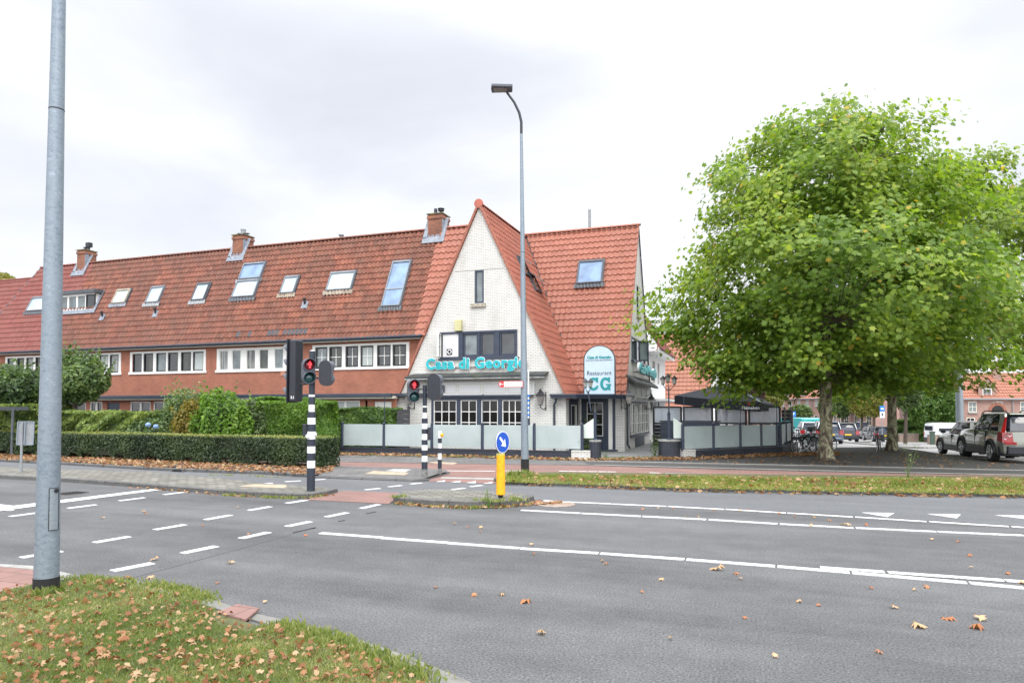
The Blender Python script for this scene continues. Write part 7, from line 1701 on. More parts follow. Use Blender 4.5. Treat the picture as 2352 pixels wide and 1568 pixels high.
litter('leaf_litter',[g2(p,.07) for p in [(-300,1046),(0,1056),(136,1062),(341,1074),(499,1081),(600,1084),(715,1092),(765,1081),(768,1068),(700,1068),(500,1060),(0,1040),(-300,1035)]],3600,.11,.085,63,zj=.05)
wl=[g2(p) for p in [(778,1043),(1060,1048.5),(1312,1056),(1380,1057.5),(1380,1060),(1312,1059),(1060,1051.5),(778,1046)]]
litter('leaf_litter',wl,800,.12,.03,64,zj=.08)
wr=[g2(p) for p in [(1380,1056),(1600,1052.5),(1797,1042.5),(1925,1040),(1930,1047),(1800,1049),(1600,1057),(1380,1059)]]
litter('leaf_litter',wr,1900,.11,.03,65,zj=.07)
litter('leaf_litter',[g2(p) for p in [(1800,1050),(1930,1042),(2100,1036),(2352,1066),(2352,1080),(1900,1070),(1500,1062)]],330,.12,.022,66,zj=.02,tilt=.15)
litter('leaf_litter',[g2(p) for p in kv[2:]+[(3000,1158),(2352,1146),(1782,1134.5),(1555,1129.5),(1354,1121.5),(1174,1115)]],190,.13,.02,67,zj=.03)
litter('leaf_litter',[g2(p) for p in [(903,1153),(911,1158),(985.5,1165),(1067.6,1168.5),(1149.5,1167.5),(1210,1162),(1290,1157),(1290,1153),(1226,1154),(1204,1160),(1067,1165),(985,1162)]],230,.10,.012,68,zj=.03)
litter('leaf_litter',[g2(p) for p in [(250,1117),(341,1123),(499,1137),(600,1143),(720,1146),(780,1135),(740,1139),(668,1143),(499,1134.5),(341,1121)]],120,.09,.012,69,zj=.02)
# tufts in the joints of kerbs and islands
def tuft_line(name,pts,n,h,z,seed,spread=.07,mat='grass'):
    global rng; rng=np.random.default_rng(seed); pts=[np.array(g2(p,z)) for p in pts]; out=[]
    for k in range(n):
        i=rng.integers(len(pts)-1); f=rng.random(); c=pts[i]*(1-f)+pts[i+1]*f
        out.append(c+rng.normal(size=(9,2))*spread)
    XY=np.concatenate(out); N_=len(XY); s=h*rng.uniform(.5,1.4,N_); P=np.column_stack([XY,z+s*.4]); a=rng.uniform(0,6.28,N_); lean=rng.normal(scale=.5,size=(N_,3)); lean[:,2]=1
    o=leaf_mesh(name,P,np.stack([np.cos(a),np.sin(a),a*0+.3],1),s,BLADE[[0,1,3]]*np.array([2.0,1]),M[mat],None,.4+rng.normal(size=N_)*.2,up=lean); o['kind']='stuff'
tuft_line('weeds',[(499,1136),(600,1141),(668,1144),(740,1139)],45,.06,.01,71)
tuft_line('weeds',[(911,1156),(985,1162),(1067,1166),(1149,1165),(1215,1158)],30,.06,.01,72)
tuft_line('weeds',[(1090,1148),(1140,1152),(1200,1149),(1170,1143)],22,.07,.115,73)
tuft_line('weeds',[(463,1090),(560,1092),(640,1096)],16,.05,.01,74)
tuft_line('weeds',[(1380,1055),(1440,1053),(1505,1052)],40,.10,.02,75)
tuft_line('weeds',[(778,1043),(1100,1050),(1340,1056)],60,.10,.02,76)
tuft_line('weeds',[(165,1326),(330,1340),(420,1356),(480,1378)],160,.045,.02,177)
tuft_line('weeds',[(640,1438),(740,1464),(830,1496),(985,1562)],260,.05,.025,77)
tuft_line('weeds',[(905,1143),(930,1140)],8,.07,.11,78)
tuft_line('weeds',[(1170,1093),(1215,1090)],20,.16,.09,79)
tuft_line('weeds',[(85,1362),(104,1368),(130,1360)],16,.09,.03,80,spread=.04)
def weed(label,px,py,h,n,mat,seed,z=0.,w=.18):
    global rng; rng=np.random.default_rng(seed); c=G(px,py,z); t=thing('weed_plant',label,'weed',c); m=MB(); P=[]
    for k in range(5):
        a=rng.uniform(0,6.28); e=Vector((math.cos(a)*w*rng.random(),math.sin(a)*w*rng.random(),h*rng.uniform(.6,1))); m.tube([Vector((0,0,0)),e*.5+Vector((0,0,.05*h)),e],[.006,.005,.002],4)
        for f in rng.random(n//5): P.append(np.array(e)*f+rng.normal(size=3)*.035*h/.5)
    m.build('stems',M['leaf_stem'],t,world=False); P=np.array(P); P[:,2]=np.abs(P[:,2])+.01
    leaf_mesh('foliage',P,rng.normal(size=P.shape)+UPZ,.034*h/.5*rng.uniform(.6,1.4,len(P)),OVAL,M[mat],t,None,curl=.3,world=False)
M['leaf_stem']=paint('leaf_stem',(.10,.14,.04),.8)
weed('leafy weed growing from the kerb of the traffic island',1121,1166,.42,90,'leaf_thuja',81)
weed('feathery tall weed left of the wide round pillar',1503,1051,.95,220,'leaf_bg',82,w=.25)
weed('bushy green weed at the foot of the wide round pillar',1517,1051,.4,110,'leaf_bg',83,w=.3)
weed('yellow-green weed at the foot of the round pillar near the entrance',1392,1054,.38,120,'leaf_thuja',84,w=.3)
weed('thin wispy weed rising from the grass strip in front of the plaza',2085,1098,1.0,45,'leaf_grey',85,z=.085,w=.3)
weed('slender weed in front of the white wall end by the entrance',1337,1053,.85,70,'leaf_bg',86,w=.12)
weed('small potted tree top beside the entrance door',1352,1040,1.9,130,'leaf_bg',87,w=.2)
# single fallen leaves lying on the asphalt
rng=np.random.default_rng(90)
spots=[(1645,1308,.16),(1209,1383,.13),(2109,1439,.14),(2180,1422,.13),(2250,1423,.11),(2242,1443,.13),(1245,1456,.10),(1088,1368,.07),(1152,1367,.07),(1000,1350,.05),(530,1294,.10),(430,1363,.08),(354,1286,.09),(297,1329,.12),(347,1328,.08),(500,1340,.05),(608,1385,.05),(702,1231,.06),(1045,1204,.07),(1075,1211,.05),(1105,1212,.08),(1104,1222,.05),(1220,1252,.07),(1225,1274,.05),(1384,1290,.06),(1393,1296,.06),(1520,1333,.06),(1690,1318,.08),(1700,1331,.05),(2000,1352,.05),(2055,1397,.08),(2128,1350,.08),(2100,1356,.05),(2315,1318,.07),(2230,1305,.05),(2228,1277,.06),(1540,1468,.05),(1475,1361,.05),(1835,1383,.07),(1880,1391,.05),(1942,1207,.16),(1990,1206,.08),(1862,1208,.08),(1905,1196,.08),(1870,1189,.07),(1825,1187,.06),(1848,1184,.05),(1790,1180,.07),(1700,1174,.06),(1720,1171,.05),(1603,1188,.07),(1640,1172,.07),(1512,1168,.06),(1545,1169,.05),(1575,1189,.05),(1476,1170,.07),(330,1175,.08),(334,1180,.07),(235,1191,.08),(465,1208,.05),(545,1166,.05),(570,1228,.05),(2350,1340,.1),(1710,1420,.05),(2140,1240,.06),(2200,1245,.05),(1780,1510,.05),(2020,1500,.06)]
base_me=None; FL=None
lm=[leafmat('fallen_a',[(.55,.33,.17),(.62,.40,.24)],.15,rough=.7),leafmat('fallen_b',[(.40,.15,.06),(.48,.20,.09)],.15,rough=.7)]
protos=[]
for k in range(6):
    o=leaf_mesh('fallen_leaf',np.zeros((1,3)),np.array([[rng.normal()*.12,rng.normal()*.12,1.]]),1.,MAPLE,lm[k%2],None,curl=.8); protos.append(o)
for k,(x,y,s) in enumerate(spots):
    pr=protos[k%6]; o=pr if k<6 else pr.copy()
    if k>=6: COL.objects.link(o)
    p=G(x,y); o.location=(p.x,p.y,.008+.10*s+.013); o.scale=(s*1.15,s*.95,s*1.15); o.rotation_euler=(0,0,rng.uniform(0,6.28))
    tag(o,'dry curled plane leaf lying alone on the open asphalt','leaf','fallen leaves scattered over the road')
# ------------------------------------------------------------ cars
def carpaint(name,col,metal=.3,rough=.28):
    m=paint(name,col,rough,metal=metal,var=.03,coat=1.); return m
def make_car(name,label,loc,heading,col,L=4.3,W=1.8,H=1.5,belt=.95,hood=.95,wsb=3.1,rf=2.45,rr=.55,rwb=.15,wr=.32,wx=(.78,3.4),pill=(0,),clad=False,rear='hatch',rails=False,dpillar=.25,group=None,detail=1):
    """x=0 is the tail, +x the nose; body, glass house, roof, pillars, wheels, lamps, plate"""
    t=thing(name,label,'car',loc,heading,group); P=MATS.get(col) ; w=W/2; zb=.24 if clad else .20; hb=belt
    st=[(.0,zb+.18,belt*.80,.80),(.05,zb+.05,belt*.98,.93),(.28,zb,belt,.985),(L*.35,zb,belt,1.0),(wsb-.4,zb,belt,1.0),(wsb,zb,belt*.995,1.0),(L-.65,zb,hood*.97,.97),(L-.22,zb+.02,hood*.86,.90),(L-.04,zb+.06,hood*.70,.80),(L,zb+.14,hood*.60,.74)]
    rings=[]
    for x,z0,z1,f in st:
        hh=z1-z0; ww=w*f; half=[(0,z0),(ww*.90,z0),(ww*.98,z0+hh*.14),(ww,z0+hh*.42),(ww*.985,z0+hh*.70),(ww*.93,z0+hh*.93),(ww*.84,z1),(0,z1+.015)]
        rings.append([Vector((x,y,z)) for y,z in half]+[Vector((x,-y,z)) for y,z in half[-2:0:-1]])
    o=loft(rings).build('body',P,t,world=False,recalc=True,uv=False); me=o.data; me.polygons.foreach_set('use_smooth',[True]*len(me.polygons)); me.set_sharp_from_angle(angle=R(50)); body=o
    # glass house
    def ringz(f,zz,grow=0.):
        xr=rwb+(rr-rwb)*f; xf=wsb+(rf-wsb)*f; yw=(w*.86)*(1-f)+(w*.68)*f+grow; c=.16
        pts=[(xr,yw*.72),(xr+.05,yw*.93),(xr+.30,yw),(xf-.55,yw),(xf-.18,yw*.90),(xf,yw*.62)]
        return [Vector((x,y,zz)) for x,y in pts]+[Vector((x,-y,zz)) for x,y in pts[::-1]]
    gz=[(0,belt-.03),(.35,belt+(H-belt)*.38),(.75,belt+(H-belt)*.78),(.95,H-.045),(1.0,H-.03)]
    loft([ringz(f,z) for f,z in gz]).build('windows',M['car_glass'],t,world=False,recalc=True,smooth='all')
    rg=[ringz(.92,H-.07,.012),ringz(.96,H-.03,.012),ringz(1.1,H-.004,-.05)]
    r_=loft(rg).build('roof',P,t,world=False,recalc=True,smooth=True)
    def side(x0,x1,f,g=.012):   # point on the glass house side
        pass
    def pil(xa,xb,wd,wd2=None,mt=None):   # pillar from belt x=xa to roof x=xb
        for s in (1,-1):
            pl=MB()
            ya,yb=w*.86+.008,w*.70+.008; z0,z1=belt-.04,H-.05; wd2_=wd2 or wd
            pl.add([(xa,s*ya,z0),(xa+wd,s*ya,z0),(xb+wd2_,s*yb,z1),(xb,s*yb,z1),(xa,s*(ya-.05),z0),(xa+wd,s*(ya-.05),z0),(xb+wd2_,s*(yb-.05),z1),(xb,s*(yb-.05),z1)],[(0,1,2,3),(4,7,6,5),(0,4,5,1),(1,5,6,2),(2,6,7,3),(3,7,4,0)])
            pl.build('pillar',mt or P,t,world=False)
    pil(rwb+.02,rr+.0,dpillar+.10,dpillar)
    pil(wsb-.62,rf-.42,.09) 
    for x in pill: pil(x,x,.10,mt=M['black_plastic'])
    # arches, wheels
    for x in wx:
        for s in (1,-1):
            m=MB(); y=s*(w*.965); n=20; ra=wr*1.22
            pts=[Vector((x+math.cos(math.pi*k/n)*ra,y,max(wr+math.sin(math.pi*k/n)*ra,zb))) for k in range(n+1)]+[Vector((x-ra,y,zb)),Vector((x+ra,y,zb))]
            m.slab(pts,Vector((0,s*w*.045,0))); ar=m.build('wheel_arch',M['rubber'],t,world=False)
            if clad:
                m=MB(); m.torus((x,s*w*1.0,wr),(0,1,0),ra,.045,22,6,a0=-.0 if False else 0,a1=math.pi); m.build('arch_trim',M['black_plastic'],ar,world=False,smooth=True)
            wl=bpy.data.objects.new('wheel',None); COL.objects.link(wl); wl.parent=t; wl.location=(x,s*(w-.10),wr); wl.empty_display_size=.1
            m=MB(); m.tube([(0,-.11,0),(0,-.10,0),(0,.10,0),(0,.11,0)],[wr*.93,wr,wr,wr*.93],26); m.build('tyre',M['rubber'],wl,world=False,smooth=True)
            m=MB(); yy=s*.105; m.tube([(0,yy,0),(0,yy+s*.008,0)],[wr*.66,wr*.64],26); m.build('rim_dish',M['black_plastic'],wl,world=False)
            m=MB(); m.torus((0,yy+s*.01,0),(0,1,0),wr*.65,.016,26,6)
            for k in range(7):
                a=2*math.pi*k/7; m.obox((math.cos(a)*.03,yy+s*.018,math.sin(a)*.03),(math.cos(a)*wr*.65,yy+s*.012,math.sin(a)*wr*.65),.035*wr/.32,.02,up=(0,1,0))
            m.disc((0,yy+s*.005,0),(0,s,0),.06,.025,12); m.build('rim',M['rim'],wl,world=False)
    # tail: bumper, lamps, plate, rear glass surround
    m=MB(); bz1=zb+(.36 if clad else .22)
    m.add([(-.05,-w*.80,zb+.08),(-.05,w*.80,zb+.08),(-.05,w*.80,bz1),(-.05,-w*.80,bz1),(.30,-w*1.005,zb),(.30,w*1.005,zb),(.30,w*1.005,bz1),(.30,-w*1.005,bz1)],[(0,1,2,3),(1,5,6,2),(0,3,7,4),(3,2,6,7),(0,4,5,1)])
    m.build('rear_bumper',M['black_plastic'] if clad else P,t,world=False,bevel=.03)
    if clad:
        for s in (1,-1): m=MB(); m.box(wx[0]+wr*1.2,wx[1]-wr*1.2,s*w*.97,s*w*1.012,zb,zb+.20); m.box(wx[0]+wr*1.35,wx[1]-wr*1.35,s*w*1.0,s*w*1.018,zb+.201,zb+.26); m.build('side_cladding',M['black_plastic'],t,world=False)
        for s in (): pass
    for s in (1,-1):
        m=MB(); y0,y1=s*w*.66,s*w*.97; z0=belt*.66; z1=belt*.97
        m.slab([Vector((-.02,y0*.95,z0)),Vector((.03,y1,z0)),Vector((.05,y1*.985,z1)),Vector((-.0,y0*1.0,z1))],Vector((-.035,s*.012,0))); 
        m.slab([Vector((.09,y1,z0)),Vector((.34,s*w*1.0,z0+.06)),Vector((.30,s*w*.985,z1)),Vector((.11,y1*.985,z1))],Vector((0,s*.014,0)))
        tl=m.build('tail_lamp',M['red_lamp'],t,world=False)
        if rear=='tall':
            m=MB(); m.slab([Vector((.04,s*w*.86,belt*.95)),Vector((.10,s*w*.98,belt*.95)),Vector((.14,s*w*.93,belt*1.02)),Vector((rr-.10,s*w*.74,H-.14)),Vector((rr-.14,s*w*.70,H-.14)),Vector((rwb-.01,s*w*.82,belt+.05))],Vector((-.03,s*.02,.0))); m.build('upper_lamp',M['red_lamp'],tl,world=False)
            m=MB()
            for (yy,zz,q) in ((.76,.90,.06),(.88,.80,.05)): m.torus((-.02-.0+.02*0+(.01 if yy>.8 else -.015),s*w*yy,belt*zz),(1,0,0),q,.012,16,5)
            m.build('lamp_ring',M['rim'],tl,world=False)
            m=MB(); m.box(-.065,.0,s*w*.55,s*w*.92,zb+.42,zb+.50); m.build('reflector',M['red_lamp'],t,world=False)
    m=MB(); m.box(-.055,-.02,-.26,.26,belt*.60,belt*.60+.11); m.build('number_plate',M['plate_yellow'],t,world=False)
    m=MB(); fy=w*.60
    m.add([(rwb-.03,-w*.70,belt+.01),(rwb-.03,w*.70,belt+.01),(rr-.03,w*.55,H-.09),(rr-.03,-w*.55,H-.09)],[(0,3,2,1)]); m.build('rear_window',M['rear_glass'],t,world=False)
    m=MB(); m.box(rr-.14,rr+.15,-w*.62,w*.62,H-.075,H-.03); m.build('spoiler',P,t,world=False,bevel=.015)
    for s in (1,-1):
        m=MB(); m.cbox((wsb-.45,s*(w+.10),belt+.08),.16,.20,.14); m.build('mirror',M['black_plastic'],t,world=False,bevel=.04)
        m=MB(); m.slab([Vector((L-.10,s*w*.45,hood*.62)),Vector((L-.34,s*w*.88,hood*.66)),Vector((L-.50,s*w*.92,hood*.80)),Vector((L-.14,s*w*.50,hood*.76))],Vector((.03,s*.03,0))); m.build('headlight',M['sign_white'],t,world=False)
    if rails:
        m=MB()
        for s in (1,-1): m.tube([(rr+.0,s*w*.62,H-.03),(rr+.15,s*w*.62,H+.05),(rf-.3,s*w*.62,H+.055),(rf-.02,s*w*.62,H-.03)],.018,6)
        m.build('roof_rails',M['black_paint'],t,world=False)
    for s in (1,-1):
        m=MB()
        for x in (wx[0]+wr*1.55,(wx[0]+wx[1])/2+.25): m.box(x,x+.17,s*w*.985,s*w*1.015,belt-.13,belt-.10)
        m.build('door_handles',M['black_plastic'],t,world=False)
        m=MB(); m.box((wx[0]+wx[1])/2+.02,(wx[0]+wx[1])/2+.030,s*w*.90,s*w*1.003,zb+.12,belt-.03); m.box(wx[0]+wr*1.25,wx[0]+wr*1.25+.010,s*w*.90,s*w*1.003,zb+.30,belt-.03); m.build('door_seams',M['rubber'],t,world=False)
    return t
carpaint('c_olive',(.25,.262,.225),.25,.22); carpaint('c_silver',(.50,.52,.50),.25,.25); carpaint('c_white',(.72,.73,.74),.0,.3); carpaint('c_blue',(.12,.15,.21),.55,.28)
carpaint('c_black',(.012,.014,.022),.3,.2); carpaint('c_teal',(.02,.36,.36),.0,.35); carpaint('c_grey',(.11,.115,.13),.5,.3); carpaint('c_lightsilver',(.50,.53,.58),.6,.28)
def wheel_fit(rl,fl,W,wx,which='rear'):
    """car origin so that its rear-left wheel stands on rl and the car points to fl"""
    h=math.atan2(fl.y-rl.y,fl.x-rl.x); d=Vector((math.cos(h),math.sin(h),0)); r=Vector((d.y,-d.x,0)); o=rl+r*(W/2-.05)-d*wx[0]; return Vector((o.x,o.y,rl.z)),h
rl,fl=G(2278,1059.5),G(2207,1050.5); wxs=(1.02,3.88)
print('SUV wheelbase px fit',(fl-rl).length)
_r=ray(2211,1000); _t=math.sqrt(_r[0]**2+_r[1]**2); _d=Vector((_r[0]/_t,_r[1]/_t,0)); _b=_d.dot(rl); _s=_b+math.sqrt(_b*_b-rl.length_squared+2.86**2); fl=_d*_s
loc,hS=wheel_fit(rl,fl,1.9,wxs); loc.z-=.0
make_car('parked_car','large olive grey estate car with tall red tail lamps parked at the right edge',loc,hS,'c_olive',L=4.8,W=1.9,H=1.74,belt=1.10,hood=1.08,wsb=3.55,rf=2.75,rr=.42,rwb=.10,wr=.355,wx=wxs,pill=(1.35,2.45),clad=True,rear='tall',rails=True,dpillar=.42)
bpy.data.objects
t_=[o for o in bpy.data.objects if o.name.startswith('number_plate')][-1]
def by_front(fl,h,W,wx): d=Vector((math.cos(h),math.sin(h),0)); r=Vector((d.y,-d.x,0)); return fl+r*(W/2-.05)-d*wx[1]
wxs=(.85,3.45); fl=PD(2163,1040,31.2); fl.z=zg(fl.x,fl.y); make_car('parked_car','silver crossover parked nose to tail ahead of the large olive car',by_front(fl,hS+R(3),1.8,wxs),hS+R(3),'c_silver',L=4.3,W=1.8,H=1.55,belt=.98,hood=.98,wsb=3.25,rf=2.5,rr=.6,rwb=.15,wr=.335,wx=wxs,pill=(1.9,),clad=True)
def car_at(px,yg,d,hd,**k):
    p=PD(px,yg,d); p.z=zg(p.x,p.y); lab=k.pop('label'); nm=k.pop('name','parked_car'); col=k.pop('col'); L=k.get('L',4.3)
    dv=Vector((math.cos(hd),math.sin(hd),0)); return make_car(nm,lab,p,hd,col,**k)
hA=R(90)-math.atan((1905-CX)/F)-YAW*-1 if False else R(97)
car_at(1907,1004,44.5,R(93),label='blue-grey hatchback seen from behind right of the bicycles',col='c_blue',L=4.0,W=1.7,H=1.5,belt=.95,rr=.45)
car_at(1868,1004,49,R(95),label='light silver hatchback seen from behind between the bicycles and the blue-grey car',col='c_lightsilver',L=4.0,W=1.68,H=1.5)
car_at(1948,1004,58,R(94),label='black sport utility car with yellow number plate, seen from behind',col='c_black',L=4.5,W=1.85,H=1.68,belt=1.02,rr=.5,clad=True,wr=.35)
car_at(1980,1000,92,R(96),label='dark grey people carrier far down the side street',col='c_grey',L=4.4,W=1.85,H=1.8,belt=1.05,rr=.25,rwb=.08)
car_at(2012,1000,78,R(98),label='dark estate car left of the second tree down the side street',col='c_grey',L=4.5,W=1.8,H=1.55)
car_at(2032,1000,68,R(100),label='black hatchback just left of the second tree trunk',col='c_black',L=4.2,W=1.8,H=1.55)
car_at(1962,1000,112,R(97),label='pale silver car far off beyond the dark grey people carrier',col='c_lightsilver',L=4.3,W=1.8,H=1.5)
car_at(1828,1000,84,R(110),label='white car partly hidden behind the terrace corner',col='c_white',L=4.2,W=1.8,H=1.45)
# teal panel van: high body, few windows
def van(name,label,px,d,hd,col,L=4.9,W=1.95,H=2.05,side_win=False):
    p=PD(px,1000,d); p.z=zg(p.x,p.y)
    t=thing(name,label,'van',p,hd); P=MATS[col]; w=W/2
    prof=[(0,.45),(.0,H*.55),(.10,H-.12),(.35,H),(L-1.75,H),(L-1.45,H-.05),(L-.85,1.30),(L-.12,1.08),(L,.80),(L-.02,.40),(L-.3,.32),(.3,.32)]
    rings=[]
    for f,yy in ((.90,w),(1.,w*.93)):
        pass
    cx=L/2; cz=1.1
    mk=lambda s,y: [Vector((cx+(x-cx)*s,y,cz+(z-cz)*s)) for x,z in prof]
    loft([mk(.955,-w*.99),mk(1.,-w*.90),mk(1.,w*.90),mk(.955,w*.99)]).build('body',P,t,world=False,recalc=True,smooth=True)
    for s in (1,-1):
        m=MB(); m.slab([Vector((L-2.05,s*w*.985,1.15)),Vector((L-1.12,s*w*.985,1.15)),Vector((L-1.55,s*w*.94,H-.28)),Vector((L-2.05,s*w*.94,H-.28))],Vector((0,s*.03,0))); m.build('side_window',M['car_glass'],t,world=False)
        if side_win: m=MB(); m.slab([Vector((.4,s*w*.985,1.15)),Vector((L-2.2,s*w*.985,1.15)),Vector((L-2.2,s*w*.94,H-.3)),Vector((.5,s*w*.94,H-.3))],Vector((0,s*.03,0))); m.build('side_window',M['car_glass'],t,world=False)
        if not side_win: m=MB(); m.slab([Vector((.35,s*w*.99,.72)),Vector((L-2.3,s*w*.99,.72)),Vector((L-2.3,s*w*.95,H-.30)),Vector((.35,s*w*.95,H-.30))],Vector((0,s*.012,0))); m.build('side_panel',P,t,world=False,bevel=.02)
        for x in (.95,L-.95):
            m=MB(); m.tube([(x,s*(w-.20),.33),(x,s*(w+.01),.33)],[.33,.33],22); wl=m.build('wheel',M['rubber'],t,world=False,smooth=True); m=MB(); m.disc((x,s*(w+.01),.33),(0,s,0),.2,.01,18); m.build('rim',M['rim'],wl,world=False)
        m=MB(); m.box(-.02,.04,s*w*.80,s*w*.96,.75,1.05); m.build('tail_lamp',M['red_lamp'],t,world=False)
        m=MB(); m.cbox((L-1.25,s*(w+.12),1.2),.12,.18,.24); m.build('mirror',M['black_plastic'],t,world=False,bevel=.03)
    m=MB(); m.slab([Vector((L-1.43,-w*.80,H-.14)),Vector((L-1.43,w*.80,H-.14)),Vector((L-.90,w*.86,1.36)),Vector((L-.90,-w*.86,1.36))],Vector((.05,0,.03))); m.build('windscreen',M['car_glass'],t,world=False)
    m=MB(); m.box(-.02,.0,-w*.7,w*.7,1.2,H-.3) if side_win else m.box(-.015,.0,-.02,.02,.5,H-.2); m.build('rear_door',M['car_glass'] if side_win else M['rubber'],t,world=False)
    m=MB(); m.box(-.07,.2,-w*.9,w*.9,.35,.55); m.build('rear_bumper',M['black_plastic'],t,world=False,bevel=.03)
    return t
van('panel_van','bright turquoise panel van behind the bicycles',1868,62,R(124),'c_teal')
van('white_van','white people carrier with black roof rails parked across the side street by the garden wall',2133,62,R(14),'c_white',L=4.5,W=1.85,H=1.9,side_win=True)
# ------------------------------------------------------------ bicycles
def make_bike(label,a,b,col,lean=.08,drop=False,group='bicycles parked at the terrace corner',white=False):
    """stands with its rear wheel on a and its front wheel towards b"""
    a=Vector(a);b=Vector(b); h=math.atan2(b.y-a.y,b.x-a.x); t=thing('bicycle',label,'bicycle',a,h,group); t.rotation_euler=(lean,0,h)
    wr=.345; wb=1.09; bl=M['black_plastic']; P=col
    bb=Vector((.44,0,.29)); seat=Vector((.27,0,.86)); head=Vector((.88,0,.86)); hl=Vector((.93,0,.70)); ax0=Vector((0,0,wr)); ax1=Vector((wb,0,wr))
    for nm,x in (('rear_wheel',0),('front_wheel',wb)):
        wl=bpy.data.objects.new(nm,None); COL.objects.link(wl); wl.parent=t; wl.location=(x,0,wr); wl.empty_display_size=.1
        m=MB(); m.torus((0,0,0),(0,1,0),wr-.018,.020,32,6); m.build('tyre',M['rubber'],wl,world=False,smooth=True)
        m=MB(); m.torus((0,0,0),(0,1,0),wr-.045,.011,32,5); m.build('rim',M['rim'],wl,world=False,smooth=True)
        m=MB(); m.tube([(0,-.05,0),(0,.05,0)],.022,8)
        for k in range(18): aa=2*math.pi*k/18; m.tube([(math.cos(aa+.3)*.02,.03*(-1)**k,math.sin(aa+.3)*.02),(math.cos(aa)*(wr-.05),0,math.sin(aa)*(wr-.05))],.0022,3,cap=False)
        m.build('spokes',M['rim'],wl,world=False)
        m=MB(); m.torus((0,0,0),(0,1,0),wr+.018,.016,20,4,a0=R(20) if x==0 else R(35),a1=R(185) if x==0 else R(150)); m.build('mudguard',bl if not white else M['rim'],wl,world=False)
    m=MB(); r=.016; tp=Vector((.80,0,.62)) if drop else hl
    m.tube([bb,hl],r*1.2,8); m.tube([bb,seat],r,8); m.tube([seat-Vector((0,0,.10)),hl+Vector((-.02,0,.10)) if not drop else Vector((.40,0,.45))],r,8); m.tube([hl,head],r*1.2,8)
    for s in (-1,1): m.tube([bb,ax0+Vector((0,s*.05,0))],.009,6); m.tube([seat-Vector((0,0,.12)),ax0+Vector((0,s*.05,0))],.009,6)
    m.build('frame',P,t,world=False,smooth=True)
    m=MB(); 
    for s in (-1,1): m.tube([hl+Vector((0,s*.04,0)),hl+Vector((.06,s*.05,-.18)),ax1+Vector((0,s*.05,0))],.011,6)
    m.build('fork',P,t,world=False)
    m=MB(); m.tube([head,head+Vector((-.02,0,.14))],.013,6); c=head+Vector((-.02,0,.14)); m.tube([c+Vector((-.22,-.28,-.02)),c+Vector((-.06,-.26,.02)),c+Vector((.05,-.08,.0)),c+Vector((.05,.08,0)),c+Vector((-.06,.26,.02)),c+Vector((-.22,.28,-.02))],.012,7); m.build('handlebar',M['rim'] if white else bl,t,world=False,smooth=True)
    m=MB(); m.tube([seat-Vector((0,0,.02)),seat+Vector((-.02,0,.10))],.013,6); m.build('seat_post',M['rim'],t,world=False)
    m=MB(); c=seat+Vector((-.03,0,.11)); m.tube([c+Vector((-.13,0,.01)),c+Vector((-.08,0,.01)),c+Vector((.02,0,.0)),c+Vector((.15,0,.0))],[.075,.085,.045,.018],8); o=m.build('saddle',bl,t,world=False,smooth=True)
    m=MB(); m.tube([bb+Vector((0,-.06,0)),bb+Vector((0,.06,0))],.03,10); m.disc(bb+Vector((0,-.055,0)),(0,-1,0),.09,.006,18); m.tube([bb+Vector((0,-.07,0)),bb+Vector((.10,-.08,-.13))],.01,5); m.tube([bb+Vector((0,.07,0)),bb+Vector((-.10,.08,.13))],.01,5); m.cbox(bb+Vector((.10,-.12,-.13)),.09,.08,.02); m.cbox(bb+Vector((-.10,.12,.13)),.09,.08,.02); m.build('crank',M['rim'],t,world=False)
    m=MB(); z=.73
    for s in (-1,1): m.tube([(-.22,s*.06,z),(.16,s*.06,z)],.007,5); m.tube([(0,s*.06,wr),(-.12,s*.06,z)],.006,5)
    for x in (-.2,-.08,.04,.14): m.tube([(x,-.06,z),(x,.06,z)],.006,5)
    m.build('rack',bl,t,world=False)
    m=MB(); m.tube([(.30,.04,.26),(.16,.16,.0)],.009,5); m.build('kickstand',M['rim'],t,world=False)
    m=MB(); m.disc(Vector((wb-.10,0,.78)),(1,0,0),.035,.05,10); m.build('head_lamp',M['rim'],t,world=False)
    return t
bg=lambda px,py: G(px,py)
green=paint('bike_green',(.012,.06,.055),.3,metal=.3,var=.05); white_=paint('bike_white',(.70,.72,.72),.3,var=.05); blackb=paint('bike_black',(.015,.016,.02),.3,var=.05); silverb=paint('bike_silver',(.35,.38,.42),.3,metal=.6,var=.05)
make_bike('dark green bicycle in front of the others, its front wheel at the terrace wall',bg(1872,1041),bg(1814,1043.5),green,lean=R(4))
make_bike('white framed bicycle in the middle of the parked group',bg(1886,1036.5),bg(1828,1038),white_,lean=R(-6),white=True,drop=True)
make_bike('silver bicycle with a low step-through frame at the back of the group',bg(1876,1031),bg(1826,1036),silverb,lean=R(5),drop=True)
make_bike('black bicycle half hidden by the thick tree trunk, front wheel showing right of it',bg(1859,1038),bg(1912,1037),blackb,lean=R(-4))
make_bike('black bicycle in the background of the group, handlebars highest',bg(1850,1032),bg(1893,1031),blackb,lean=R(6),drop=True)
tb=make_bike('black bicycle leaning against the second plane tree trunk',bg(2023,1037),bg(2009,1029),blackb,lean=R(-7),group=None)
if 'group' in tb: del tb['group']
# saddle bag on it
m=MB(); m.cbox((-.05,-.15,.58),.34,.13,.30); m.build('pannier',M['grey_plastic'],tb,world=False,bevel=.03)
m=MB(); m.cbox((-.27,0,.66),.03,.08,.05); m.build('rear_light',M['red_lamp'],tb,world=False)
